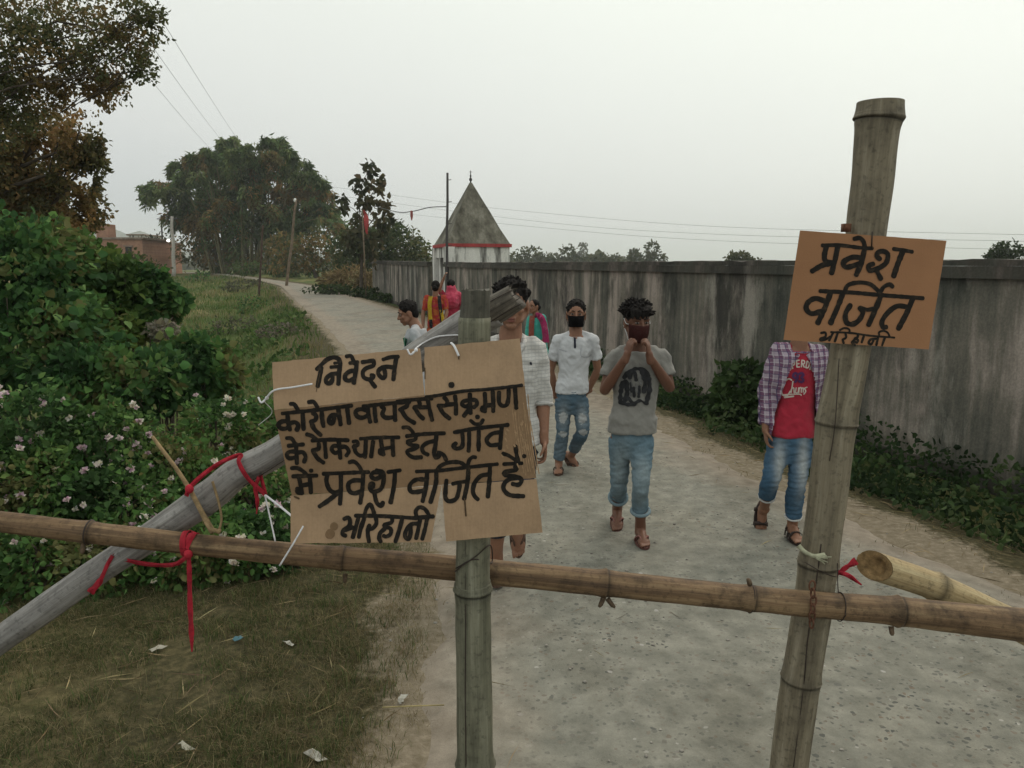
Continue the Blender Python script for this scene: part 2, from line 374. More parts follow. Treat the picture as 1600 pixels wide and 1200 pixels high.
# ------------------------------------------------------------------ boundary wall and temple
def wallx(y): return 6.35-0.3*y
def walltop(y): return float(np.interp(y, [0, 6.8, 25, 50], [1.80, 1.83, 1.94, 2.24]))
WU = Vector((-0.3, 1, 0)).normalized(); WN = Vector((1, .3, 0)).normalized()
def conc(name, dark=.04, light=.30):
    m, nt, b, out = mat(name); v = coords(nt, 'Object', (.55, .55, .06)); v2 = coords(nt, 'Object')
    s1 = noise_n(nt, v, 2.6, 7, .68); s2 = noise_n(nt, v, 11, 5, .6); big = noise_n(nt, v2, .9, 8, .68); fine = noise_n(nt, v2, 45, 5)
    f = math_n(nt, 'ADD', math_n(nt, 'MULTIPLY', s1, .58), math_n(nt, 'ADD', math_n(nt, 'MULTIPLY', s2, .16), math_n(nt, 'MULTIPLY', big, .28)))
    c = ramp(nt, f, [(.385, (dark*.7, dark*.78, dark*.72)), (.455, (dark*2.4, dark*2.4, dark*2.0)), (.515, (light*.52, light*.47, light*.39)), (.58, (light*1.08, light*.92, light*.80))])
    pt = noise_n(nt, coords(nt, 'Object', (1, 1, .45), (.2, .3, 1)), 1.05, 9, .7); pt2 = noise_n(nt, coords(nt, 'Object', (1, 1, .3), (1.3, .4, 2)), 1.6, 8, .68)
    c = mixc(nt, ramp(nt, pt, [(.50, 0.0), (.62, .82)]), c, (dark*.75, dark*.73, dark*.66)); c = mixc(nt, ramp(nt, pt2, [(.56, 0.0), (.66, .75)]), c, (light*1.05, light*.97, light*.84))
    c = mixc(nt, .55, c, ramp(nt, fine, [(.3, .45), (.7, 1.0)]), 'MULTIPLY')
    nt.links.new(c, b.inputs['Base Color']); b.inputs['Roughness'].default_value = .92
    bump(nt, b, fine, .4, .012); return m
M_WALL = conc('weathered_plaster', .045, .36); M_COPE = conc('coping_concrete', .032, .13)
def wall_run(name, label, y0, y1, endcap=False):
    root = empty(name, (wallx((y0+y1)/2), (y0+y1)/2, Tz(wallx((y0+y1)/2), (y0+y1)/2)), label, 'wall', 'boundary wall sections')
    n = max(2, int((y1-y0)/.25)); Yq = np.linspace(y0, y1, n)
    def strip(off0, off1, z0f, z1f, nm, mt, steps=1, jag=0):
        mb = MB(); vs = []
        for i, y in enumerate(Yq):
            p = Vector((wallx(y), y, 0)); zb = z0f(y); zt = z1f(y)+jag*mnoise.noise(Vector((0, y*3, 1)))
            for (o, z) in ((off0, zb), (off0, zt), (off1, zt), (off1, zb)): vs.append(p+WN*o+Vector((0, 0, z)))
        fs = [(i*4+k, i*4+(k+1) % 4, (i+1)*4+(k+1) % 4, (i+1)*4+k) for i in range(n-1) for k in range(4)]
        fs += [(0, 1, 2, 3), tuple((n-1)*4+k for k in (3, 2, 1, 0))]
        mb.add(vs, fs); return mb.build(nm, mt, root, smooth=False)
    strip(0, .25, lambda y: -.9, lambda y: walltop(y)-.17, 'wall', M_WALL)
    strip(-.07, .32, lambda y: walltop(y)-.168, lambda y: walltop(y)-.06, 'coping', M_COPE, jag=.008)
    strip(-.035, .28, lambda y: walltop(y)-.058, lambda y: walltop(y), 'coping', M_COPE, jag=.028)
    strip(-.05, -.002, lambda y: -.9, lambda y: Tz(wallx(y)-.05, y)+.16, 'plinth', M_COPE, jag=.03)
    return root
wall_run('boundary_wall', 'long streaked grey plaster wall with dark coping along right side of road', 1.2, 29.3)
wall_run('boundary_wall', 'far short section of grey boundary wall left of the small temple', 32.3, 50)

TC = at(697, 420, 29.4); TC.z = Tz(TC.x, TC.y); TS = 2.5
zE = at(697, 385, 29.4).z; zA = at(743, 284, 30.6).z
tr = empty('temple', TC+WU*TS/2+WN*TS/2, 'small white temple with grey pyramid roof and red painted eave behind the wall', 'temple')
def white_wash(name):
    m, nt, b, out = mat(name); v = coords(nt, 'Object', (1, 1, .14)); s1 = noise_n(nt, v, 3.0, 6, .65); fine = noise_n(nt, coords(nt), 20, 4)
    c = ramp(nt, s1, [(.36, (.12, .115, .105)), (.45, (.38, .37, .35)), (.50, (.70, .685, .65)), (.7, (.80, .785, .75))])
    nt.links.new(mixc(nt, .4, c, ramp(nt, fine, [(.3, .6), (.7, 1.0)]), 'MULTIPLY'), b.inputs['Base Color']); bump(nt, b, fine, .3, .01); return m
M_WHITE = white_wash('limewash')
def roofm():
    m, nt, b, out = mat('temple_roof'); v = coords(nt, 'Object', (1, 1, .4)); s1 = noise_n(nt, v, 2.2, 6, .65); f2 = noise_n(nt, coords(nt), 14, 5)
    c = ramp(nt, s1, [(.35, (.07, .065, .05)), (.5, (.15, .14, .11)), (.65, (.27, .255, .21))])
    nt.links.new(mixc(nt, .5, c, ramp(nt, f2, [(.3, .5), (.7, 1.0)]), 'MULTIPLY'), b.inputs['Base Color']); bump(nt, b, f2, .4, .03); return m
M_ROOF = roofm(); M_RED = simple('red_paint', (.34, .05, .05), .7, .25, 6, .1)
zg = TC.z-.3; ctr = TC+WU*TS/2+WN*TS/2
ov = .16
mb = MB(); hw = TS/2-ov
# four walls with a doorway in the side facing the road
mb.box(ctr+WN*hw+Vector((0, 0, (zg+zE)/2-ctr.z)), (.18, 2*hw+.18, zE-zg), (WN, WU, Vector((0, 0, 1))))
mb.box(ctr+WU*hw+Vector((0, 0, (zg+zE)/2-ctr.z)), (2*hw-.18, .18, zE-zg-.004), (WN, WU, Vector((0, 0, 1))))
mb.box(ctr-WU*hw+Vector((0, 0, (zg+zE)/2-ctr.z)), (2*hw-.18, .18, zE-zg-.004), (WN, WU, Vector((0, 0, 1))))
mb.box(ctr-WN*hw+Vector((0, 0, zE-.2-ctr.z)), (.18, 2*hw-.30, .38), (WN, WU, Vector((0, 0, 1))))
mb.box(ctr+Vector((0, 0, zg+.15-ctr.z)), (2*hw-.2, 2*hw-.2, .3), (WN, WU, Vector((0, 0, 1))))
mb.build('wall', M_WHITE, tr, False)
for sgn, wd in ((-1, .36), (1, .36), (.25, .16)):
    q = MB(); c = ctr-WN*hw+WU*(hw*sgn)
    q.box(Vector((c.x, c.y, (zg+zE)/2)), (wd, wd, zE-zg-.012), (WN, WU, Vector((0, 0, 1))))
    q.build('pillar', M_WHITE, tr, False)
q = MB(); q.box(Vector((ctr.x, ctr.y, zE+.05)), (TS, TS, .12), (WN, WU, Vector((0, 0, 1)))); q.build('eave', M_RED, tr, False)
q = MB(); vs = []; rh = TS/2-.05
lv = [(1, zE+.113), (.74, zE+.113+(zA-zE)*.235), (.5, zE+.113+(zA-zE)*.49), (.25, zE+.113+(zA-zE)*.735), (.035, zA)]
for f, z in lv:
    for a_, b_ in ((-1, -1), (1, -1), (1, 1), (-1, 1)): vs.append(Vector((ctr.x, ctr.y, z))+WN*rh*f*a_+WU*rh*f*b_)
fs = [(i*4+k, i*4+(k+1) % 4, (i+1)*4+(k+1) % 4, (i+1)*4+k) for i in range(4) for k in range(4)]+[(3, 2, 1, 0), (16, 17, 18, 19)]
q.add(vs, fs); q.build('roof', M_ROOF, tr, False)
M_DARKMETAL = simple('dark_metal', (.06, .055, .055), .6, .2, 20, .1)
q = MB(); q.tube([(ctr.x, ctr.y, zA-.05), (ctr.x, ctr.y, zA+.45)], [.03, .012], 8); q.ell((ctr.x, ctr.y, zA+.12), (.06, .06, .07)); q.ell((ctr.x, ctr.y, zA+.25), (.035, .035, .05))
q.tube([(ctr.x-.05, ctr.y, zA+.4), (ctr.x+.05, ctr.y, zA+.4)], .01, 6); q.build('finial', M_DARKMETAL, tr)

# ------------------------------------------------------------------ poles, wires, flags
M_POLEW = simple('pole_wood', (.16, .12, .085), .85, .35, 6, .2); M_POLEC = simple('pole_concrete', (.36, .34, .31), .9, .2, 5, .2)
M_WIRE = simple('wire', (.05, .05, .052), .6, .1, 5, 0)
M_REDCLOTH = simple('red_cloth', (.36, .02, .035), .85, .3, 40, .3, 150)
def pole(name, label, top, bot, Y, r, m, arm=None, lamp=False, cat='pole'):
    a = at(*bot, Y); c = at(*top, Y); a.z = min(a.z, Tz(a.x, a.y)-.1)
    root = empty(name, a, label, cat)
    q = MB(); q.tube([a.lerp(c, t)+Vector((mnoise.noise(Vector((t*3, Y, 0)))*r*.8, 0, 0)) for t in np.linspace(0, 1, 12)], np.linspace(r*1.15, r*.8, 12), 10, uv=True); q.build('pole', m, root)
    return root, a, c
r_, a_, c_ = pole('temple_pole', 'thin upright metal pole standing at the corner of the small temple', (699, 270), (697, 452), 28.6, .05, M_DARKMETAL)
for k in range(5):
    zz = c_.z-.25-k*.75
    q = MB(); q.tube([(c_.x-.02, c_.y, zz), (c_.x+.14, c_.y, zz+.02)], .012, 6); q.build('rung', M_DARKMETAL, r_)
LINE_R = c_-Vector((0, 0, 1.15))
pole('leaning_pole', 'tall thin leaning wooden pole beside the road bend', (463, 312), (447, 447), 60, .10, M_POLEW)
q = MB(); pt = at(461, 313, 60); q.ell(pt, (.11, .11, .15)); q.build('insulator', simple('porcelain', (.75, .74, .7), .4, .05, 3, 0), bpy.data.objects['leaning_pole'])
pole('roadside_pole', 'short dark bare wooden pole left of the road bend', (411, 352), (404, 456), 52, .07, simple('dark_wood', (.07, .045, .035), .9, .3, 6, .2))
r_, a_, c_ = pole('street_lamp', 'far pale concrete utility pole with side arm and lit lamp', (269, 338), (271, 424), 100, .22, M_POLEC, cat='street lamp')
q = MB(); q.tube(crom([c_-Vector((0, 0, .3)), c_+Vector((-.8, 0, .1)), c_+Vector((-1.5, 0, -.1))]), .05, 6); q.box(c_+Vector((0, 0, -.3)), (1.6, .08, .1)); q.build('cross_arm', M_DARKMETAL, r_)
me_, nt, b, out = mat('lit_lamp'); b.inputs['Emission Color'].default_value = (1, .97, .9, 1); b.inputs['Emission Strength'].default_value = 3; b.inputs['Base Color'].default_value = (.9, .9, .9, 1)
lp = at(263, 376, 99.6); q = MB(); q.ell(lp, (.2, .2, .16)); q.build('lamp', me_, r_)
q = MB(); q.tube([lp+Vector((0, 0, .1)), Vector((c_.x, c_.y, lp.z+.3))], .04, 6); q.build('bracket', M_DARKMETAL, r_)
pole('bare_pole', 'slim dark post with crossbar behind the far street lamp', (252, 336), (255, 415), 112, .12, M_DARKMETAL)
q = MB(); t_ = at(252, 342, 112); q.box(t_, (1.2, .1, .12)); q.build('cross_arm', M_DARKMETAL, bpy.data.objects['bare_pole'])

def wire(label, pts, r, group=None, name='power_line'):
    P = crom(pts, 10); q = MB(); q.tube(P, r, 5); return tag(q.build(name, M_WIRE, loc=P[0]), label, 'wire', group)
def sag(a, b, s, n=6):
    return [a.lerp(b, t)-Vector((0, 0, s*4*t*(1-t))) for t in np.linspace(0, 1, n)]
wire('power line nearest the right of three crossing the upper left sky', sag(at(215, -30, 22), at(384, 236, 75), .15), .007, 'power lines in the left sky')
wire('power line in the middle of three crossing the upper left sky', sag(at(180, -10, 22), at(352, 226, 75), .15), .007, 'power lines in the left sky')
wire('power line lowest of three crossing the upper left sky', sag(at(130, -5, 22), at(333, 237, 75), .15), .007, 'power lines in the left sky')
wire('thin power line highest of three sloping down behind the temple roof', [at(505, 290, 80), at(696, 316, 70), at(840, 332, 62), at(1120, 354, 50), at(1650, 368, 40)], .008, 'power lines behind the temple')
wire('thin power line in the middle of three sloping behind the temple roof', [at(520, 305, 80), at(840, 346, 62), at(1120, 366, 50), at(1650, 378, 40)], .008, 'power lines behind the temple')
wire('thin power line lowest of three sloping behind the temple roof', [at(520, 322, 80), at(840, 355, 62), at(1120, 376, 50), at(1650, 392, 40)], .008, 'power lines behind the temple')
wire('dark slack cord strung from the temple pole to the teak tree', [LINE_R, at(672, 324, 29), at(645, 330, 29.5), at(620, 331, 32), at(585, 322, 44)], .016, name='hanging_cord')
def cloth_strip(name, label, cat, P, w, m, group=None, twist=.4, axis=Vector((1, 0, 0)), thick=.0015, parent=None):
    q = MB(); vs = []; n = len(P)
    for i, p in enumerate(P):
        wd = w[i] if hasattr(w, '__len__') else w
        t = (P[min(i+1, n-1)]-P[max(i-1, 0)]).normalized()
        sd = t.cross(Vector((0, -1, 0)))
        if sd.length < .1: sd = axis.copy()
        sd = (sd.normalized()*math.cos(twist*math.sin(i*.9))+Vector((0, 1, 0))*math.sin(twist*math.sin(i*.9))).normalized()
        no = t.cross(sd).normalized()*thick
        for k in (-1, 1):
            for g in (-1, 1): vs.append(p+sd*wd/2*k+no*g*k)
    fs = []
    for i in range(n-1):
        a0 = i*4; b0 = a0+4
        for (k, l) in ((0, 1), (1, 3), (3, 2), (2, 0)): fs.append((a0+k, a0+l, b0+l, b0+k))
    fs += [(0, 2, 3, 1), ((n-1)*4, (n-1)*4+1, (n-1)*4+3, (n-1)*4+2)]
    q.add(vs, fs)
    o = q.build(name, m, parent, loc=None if parent is not None else P[0])
    if label: tag(o, label, cat, group)
    return o
p0 = at(643, 329, 29.5)
cloth_strip('red_pennant', 'small faded red pennant hanging on the cord beside the temple', 'flag', [p0-Vector((0, 0, .05*i)) for i in range(8)], [.06, .10, .11, .10, .10, .08, .06, .03], simple('faded_red', (.32, .10, .09), .9, .3, 20, .2))
fr = empty('red_flag', at(568, 410, 42), 'tall narrow red flag on a thin staff in front of the teak tree', 'flag')
fb = at(571, 418, 42); ft = at(566, 328, 42)
q = MB(); q.tube([Vector((fb.x, fb.y, Tz(fb.x, fb.y)-.1)), ft], .03, 8); q.build('staff', M_POLEW, fr)
cloth_strip('cloth', None, None, [ft.lerp(at(573, 366, 41.9), t)+Vector((.05*math.sin(t*5)+.07, 0, 0)) for t in np.linspace(0, 1, 12)], [.05, .12, .18, .24, .26, .26, .24, .22, .2, .16, .12, .04], simple('temple_red', (.36, .06, .06), .9, .3, 8, .2), parent=fr)

# ------------------------------------------------------------------ far houses
def brickm(name, c1, c2, sc):
    m, nt, b, out = mat(name); v = coords(nt); br = N(nt, 'TexBrick', Scale=sc); br.inputs['Color1'].default_value = (*c1, 1); br.inputs['Color2'].default_value = (*c2, 1)
    br.inputs['Mortar'].default_value = (.28, .22, .18, 1); nt.links.new(coords(nt, 'Object', (1, 1, 1), (R(90), 0, 0)), br.inputs['Vector'])
    f = noise_n(nt, v, 1.2, 5); nt.links.new(mixc(nt, .5, br.outputs[0], ramp(nt, f, [(.3, .5), (.7, 1.0)]), 'MULTIPLY'), b.inputs['Base Color']); return m
M_BRICK = brickm('brick', (.42, .22, .14), (.33, .165, .105), 2.0)
M_DARK = simple('dark_interior', (.02, .018, .016), .9, .2, 3, 0); M_SLAB = simple('roof_slab', (.22, .17, .14), .9, .3, 3, .2)
def house(label, x0, x1, ytop, Y, depth, m, wins, name='brick_house', slab=True, tower=None):
    a = at(x0, ytop, Y); c = at(x1, ytop, Y); zb = Tz((a.x+c.x)/2, Y)-1.2
    root = empty(name, ((a.x+c.x)/2, Y+depth/2, zb), label, 'house')
    q = MB(); q.box(((a.x+c.x)/2, Y+depth/2, (a.z+zb)/2), (c.x-a.x, depth, a.z-zb)); q.build('wall', m, root, False)
    if slab:
        q = MB(); q.box(((a.x+c.x)/2, Y+depth/2, a.z+.13), (c.x-a.x+.5, depth+.5, .25)); q.build('roof', M_SLAB, root, False)
    for (wx0, wx1, wy0, wy1) in wins:
        p = at(wx0, wy0, Y-.03); r2 = at(wx1, wy1, Y-.03)
        q = MB(); q.box(((p.x+r2.x)/2, Y-.02, (p.z+r2.z)/2), (r2.x-p.x, .12, p.z-r2.z)); w = q.build('window', M_DARK, root, False)
        q = MB(); q.box(((p.x+r2.x)/2, Y-.06, p.z+.12), (r2.x-p.x+.4, .24, .16)); q.build('lintel', M_SLAB, w, False)
    if tower:
        p = at(tower[0], tower[2], Y+2); r2 = at(tower[1], tower[2], Y+2)
        q = MB(); q.box(((p.x+r2.x)/2, Y+3, (p.z+a.z+.256)/2), (r2.x-p.x, 2.2, p.z-a.z-.256)); q.build('stair_tower', m, root, False)
    return root
house('unfinished red brick house with a stair tower behind the left bushes', 128, 222, 374, 105, 9, M_BRICK, [(170, 180, 388, 399), (196, 206, 386, 396)], tower=(150, 168, 350))
house('low red brick house wing beside the far street lamp', 223, 250, 380, 112, 7, M_BRICK, [(237, 242, 388, 396)], name='brick_house')
house('small white flat roofed house behind the brick house', 200, 224, 368, 150, 8, M_WHITE, [(206, 211, 374, 380)], name='white_house')
# ------------------------------------------------------------------ foliage builders
def unit(a): return a/np.maximum(np.linalg.norm(a, axis=-1, keepdims=True), 1e-9)
def leaf_mesh(name, P, D, S, Cc, aspect=.6, fold=.12, simple4=False):
    n = len(P); D = unit(D); r = rng.normal(size=(n, 3)); X = unit(np.cross(D, r)); Z = np.cross(X, D)
    if simple4: tpl = np.array([(0, 0, 0), (.5, .45, fold), (0, 1, 0), (-.5, .45, fold)]); fc = [(0, 1, 2, 3)]
    else: tpl = np.array([(0, 0, 0), (.48, .28, fold), (.34, .68, fold), (0, 1, -.05), (-.34, .68, fold), (-.48, .28, fold)]); fc = [(0, 1, 2, 3), (0, 3, 4, 5)]
    k = len(tpl); S = np.asarray(S).reshape(-1, 1, 1)*np.ones((n, 1, 1))
    V = P[:, None]+S*(tpl[None, :, 0:1]*aspect*X[:, None]+tpl[None, :, 1:2]*D[:, None]+tpl[None, :, 2:3]*Z[:, None])
    F = (np.array(fc)[None]+(np.arange(n)*k)[:, None, None]).reshape(-1, 4)
    me = bpy.data.meshes.new(name); me.vertices.add(n*k); me.vertices.foreach_set('co', V.ravel())
    me.loops.add(F.size); me.loops.foreach_set('vertex_index', F.ravel().astype(np.int32)); me.polygons.add(len(F))
    me.polygons.foreach_set('loop_start', (np.arange(len(F))*4).astype(np.int32)); me.update(); me.validate()
    set_col(me, np.repeat(Cc, k, 0)); return me
def blades(name, P, H, W, lean, Cc, tilt=None):
    n = len(P); a = rng.uniform(0, 2*np.pi, n); X = np.stack([np.cos(a), np.sin(a), 0*a], -1)
    a2 = rng.uniform(0, 2*np.pi, n); L = np.stack([np.cos(a2), np.sin(a2), 0*a], -1)*(lean*rng.uniform(.2, 1, n))[:, None]
    U = np.array([0, 0, 1.0])
    b0 = P-X*(W/2)[:, None]; b1 = P+X*(W/2)[:, None]
    m0 = P+(U+L*.35)*(H*.55)[:, None]-X*(W*.36)[:, None]; m1 = P+(U+L*.35)*(H*.55)[:, None]+X*(W*.36)[:, None]
    t = P+(U*.92+L)*H[:, None]
    V = np.stack([b0, b1, m1, m0, t], 1); base_ = (np.arange(n)*5)[:, None]
    F4 = (np.array([0, 1, 2, 3])+base_); F3 = (np.array([3, 2, 4])+base_)
    loops = np.concatenate([F4.ravel(), F3.ravel()]); me = bpy.data.meshes.new(name); me.vertices.add(n*5); me.vertices.foreach_set('co', V.ravel())
    me.loops.add(len(loops)); me.loops.foreach_set('vertex_index', loops.astype(np.int32)); me.polygons.add(2*n)
    ls = np.concatenate([np.arange(n)*4, 4*n+np.arange(n)*3]); me.polygons.foreach_set('loop_start', ls.astype(np.int32)); me.update(); me.validate()
    set_col(me, np.repeat(Cc, 5, 0)); return me
def pal(n, cols, var=.25, P=None, scale=1.0, weights=None):
    cols = np.array(cols, float); k = len(cols)
    if P is not None:
        f = np.array([mnoise.noise(Vector((p[0]*scale, p[1]*scale, p[2]*scale))) for p in P])*.9+.5+rng.normal(0, .16, n)
        idx = np.clip((f*k).astype(int), 0, k-1)
    else: idx = rng.choice(k, n, p=weights)
    return cols[idx]*rng.uniform(1-var, 1+var, (n, 1))*rng.uniform(.94, 1.06, (n, 3))
def clump_pts(c, r, n, shell=.5, gap=0, gs=2.0):
    d = unit(rng.normal(size=(n, 3))); q = rng.uniform(shell**3, 1, n)**(1/3)
    rad = q*(1+np.array([.42*mnoise.noise(Vector(v*1.7)+Vector(c))+.28*mnoise.noise(Vector(v*4.5)+Vector(c)) for v in d]))
    P = np.array(c)+d*rad[:, None]*np.array(r)
    if gap:
        f = np.array([mnoise.noise(Vector(p*gs)) for p in P]); keep = f > -1+gap; P = P[keep]; d = d[keep]
    return P, d
GREENS = [(.018, .034, .012), (.028, .05, .016), (.04, .07, .02), (.06, .095, .028)]
BROWNS = [(.035, .035, .015), (.06, .05, .02), (.10, .065, .025), (.14, .085, .03)]
M_BARK = simple('bark', (.085, .07, .055), .95, .4, 9, .6, 40, .1, bdist=.02)
def tree(name, label, cat, group, basep, clumps, trunk_r, leaf, cols, fork=.35, aspect=.6, dens=1.0, droop=.3, twigs=5, trunk_mat=None, pscale=.6, four=False, shell=.35, gap=.75, bend=.1, gs=None):
    b = Vector(basep); root = empty(name, b, label, cat, group)
    cen = sum((Vector(c[:3]) for c in clumps), Vector())/len(clumps)
    zmin = min(c[2]-c[5] for c in clumps); fk = Vector((b.x*.6+cen.x*.4, b.y*.6+cen.y*.4, b.z+(max(c[2] for c in clumps)-b.z)*fork))
    q = MB(); top = max(clumps, key=lambda c: c[2])
    q.tube(crom([b-Vector((0, 0, .4)), b.lerp(fk, .5)+Vector((bend*trunk_r*3, 0, 0)), fk], 5), np.linspace(trunk_r*1.25, trunk_r*.8, 11), 10, wobble=.12)
    Ps, Ds = [], []
    for c in clumps:
        cc = Vector(c[:3]); mid = fk.lerp(cc, .5)+Vector((0, 0, (cc-fk).length*.12))+Vector(rng.normal(size=3))*(cc-fk).length*.09
        ln = (cc-fk).length; r0 = trunk_r*.55*min(1, .35+ .1*ln)
        q.tube(crom([fk-Vector((0, 0, trunk_r*.5)), mid, cc], 4), np.linspace(r0, r0*.3, 9), 7, wobble=.15)
        for _ in range(twigs):
            d = Vector(unit(rng.normal(size=3)))*1.0; d.z = abs(d.z)*.6+d.z*.4
            e_ = cc+Vector((d.x*c[3], d.y*c[4], d.z*c[5]))*.85
            st = fk.lerp(cc, random.uniform(.75, 1)); q.tube(crom([st, st.lerp(e_, .5)+Vector(rng.normal(size=3))*.08*c[3], e_], 3), np.linspace(r0*.3, r0*.07, 7), 5)
        n = int(c[6]*dens); P, d = clump_pts(c[:3], c[3:6], n, shell, gap, gs or 1.6/max(c[3], .1))
        Ps.append(P); Ds.append(d)
    q.build('trunk', trunk_mat or M_BARK, root)
    P = np.concatenate(Ps); d = np.concatenate(Ds); n = len(P)
    D = d*.5+rng.normal(size=(n, 3))*.6+np.array([0, 0, -droop])
    me = leaf_mesh('crown', P, D, leaf*rng.uniform(.6, 1.25, n), pal(n, cols, .3, P, pscale), aspect, simple4=four)
    link_mesh('crown', me, LEAFT, root, smooth=False); return root
def cl(px, py, Y, rx, ry, n, rd=None):       # clump from a pixel ellipse at a distance
    p = at(px, py, Y); k = pxm(Y); return (p.x, p.y, p.z, rx*k, (rd if rd else (rx+ry)/2)*k, ry*k, n)
def ground_at(px, Y):
    p = at(px, 600, Y); return Vector((p.x, Y, Tz(p.x, Y)))

# ------------------------------------------------------------------ big trees at the upper left
B1 = [(.085, .10, .045), (.12, .125, .055), (.17, .14, .062), (.25, .175, .075)]
tree('spreading_tree', 'large dark tree with long thin branches reaching into the upper left sky', 'tree', 'trees at the upper left',
     ground_at(-330, 12.5), [cl(30, 85, 12, 75, 62, 1500), cl(110, 45, 12.5, 60, 48, 750), cl(170, 85, 12, 46, 48, 650), cl(205, 30, 12, 46, 40, 420), cl(232, 20, 12, 26, 30, 160), cl(225, 110, 12, 24, 26, 110), cl(120, 130, 12.4, 55, 42, 900),
      cl(-40, 160, 12.5, 80, 80, 1500), cl(-60, 10, 12, 90, 70, 1300), cl(165, 140, 12.3, 40, 26, 300), cl(60, 10, 12.8, 60, 40, 500), cl(215, 70, 12.2, 24, 26, 150), cl(40, 160, 12.4, 60, 36, 800)],
     .06, .066, B1, fork=.55, dens=2.5, twigs=10, pscale=1.3, gap=.88, gs=3.2, shell=.05)
B2 = [(.10, .10, .045), (.155, .13, .055), (.24, .165, .068), (.32, .20, .085)]
tree('browning_tree', 'tree with browning leaves below the dark tree at the left edge', 'tree', 'trees at the upper left',
     ground_at(-200, 15), [cl(20, 300, 15.6, 70, 70, 2000), cl(100, 330, 15.6, 60, 50, 1800), cl(125, 225, 15, 36, 42, 800), cl(60, 215, 15.5, 55, 40, 1000), cl(115, 290, 15, 38, 40, 800), cl(50, 290, 15.4, 60, 55, 1500), cl(-20, 250, 15, 60, 90, 1800), cl(80, 345, 15, 60, 40, 1200), cl(140, 255, 15, 24, 30, 350), cl(10, 345, 15, 60, 50, 1300)],
     .16, .10, B2, fork=.4, dens=2.3, twigs=7, pscale=1.1, gap=.9, gs=2.2)

# ------------------------------------------------------------------ vine covered bushes (left middle)
VG = [(.036, .082, .03), (.052, .118, .04), (.074, .16, .048), (.115, .205, .06), (.15, .16, .06)]
def bush(name, label, group, clumps, leaf, cols, dens=1, aspect=.85, shell=.55, flowers=0, gap=0, pscale=2.2, cat='bush', four=False):
    zb = [Tz(c[0], c[1]) for c in clumps]; x = sum(c[0] for c in clumps)/len(clumps); y = sum(c[1] for c in clumps)/len(clumps)
    b = Vector((x, y, Tz(x, y))); root = empty(name, b, label, cat, group); q = MB(); Ps = []; Ds = []
    for c in clumps:
        g = Vector((c[0]*.8+x*.2, c[1]*.8+y*.2, 0)); g.z = Tz(g.x, g.y)-.05
        q.tube([b-Vector((0, 0, .08)), b.lerp(g, .5)-Vector((0, 0, .06)), g-Vector((0, 0, .02))], .016, 6); q.ell(g, (.14, .14, .03), nu=10, nv=6)
        for _ in range(5):
            d = Vector(unit(rng.normal(size=3))); e_ = Vector(c[:3])+Vector((d.x*c[3], d.y*c[4], d.z*c[5]))*.8
            s_ = g+Vector((random.uniform(-.12, .12), random.uniform(-.12, .12), 0))
            q.tube(crom([s_, s_.lerp(e_, .5)+Vector((random.uniform(-.1, .1), 0, .08)), e_], 4), np.linspace(.012, .004, 9), 5)
        P, d = clump_pts(c[:3], c[3:6], int(c[6]*dens), shell, gap, 2.5); k = P[:, 2] > T(P[:, 0], P[:, 1])+.01; Ps.append(P[k]); Ds.append(d[k])
    q.build('stem', M_BARK, root)
    P = np.concatenate(Ps); d = np.concatenate(Ds); n = len(P)
    D = d*.7+rng.normal(size=(n, 3))*.45+np.array([0, -.1, -.35])
    me = leaf_mesh('foliage', P, D, leaf*rng.uniform(.4, 1.35, n), pal(n, cols, .38, P, pscale), aspect, simple4=four); link_mesh('foliage', me, LEAF, root, smooth=False)
    return root, P, d
bush('vine_covered_bush', 'tall bush smothered in broad dark vine leaves at the left edge', 'vine covered bushes', [cl(20, 440, 7.6, 110, 85, 2600), cl(-60, 400, 7.8, 90, 90, 1500), cl(70, 400, 8, 60, 50, 1200), cl(50, 530, 7.2, 120, 90, 2600)], .085, VG)
bush('vine_covered_bush', 'vine covered bush with a pale leafy tip in front of the brick house', 'vine covered bushes', [cl(110, 425, 8.6, 75, 55, 1900), cl(175, 440, 8.4, 55, 42, 1200), cl(100, 380, 9, 28, 22, 300), cl(150, 500, 8.2, 75, 60, 1700)], .085, [(.05, .09, .026), (.075, .135, .036), (.10, .165, .042), (.17, .24, .06)])
bush('vine_covered_bush', 'vine covered bush hanging over the green bank left of the road', 'vine covered bushes', [cl(220, 450, 8.6, 55, 36, 1200), cl(268, 470, 8.6, 26, 24, 330), cl(200, 500, 8.4, 50, 36, 900)], .085, VG)
bush('vine_covered_bush', 'low leafy bush at the foot of the vine covered bushes nearest the bank', 'vine covered bushes', [cl(300, 570, 7.4, 60, 48, 1400), cl(230, 600, 6.8, 80, 50, 1700), cl(130, 590, 6.8, 80, 55, 1800), cl(345, 590, 7.2, 36, 32, 500)], .075, VG)
q, _, _ = bush('dry_shrub', 'small pale dried shrub among the vine covered bushes', None, [cl(255, 515, 8.0, 24, 14, 260)], .05, [(.30, .28, .23), (.22, .20, .15), (.36, .34, .29)], shell=.1, cat='shrub')

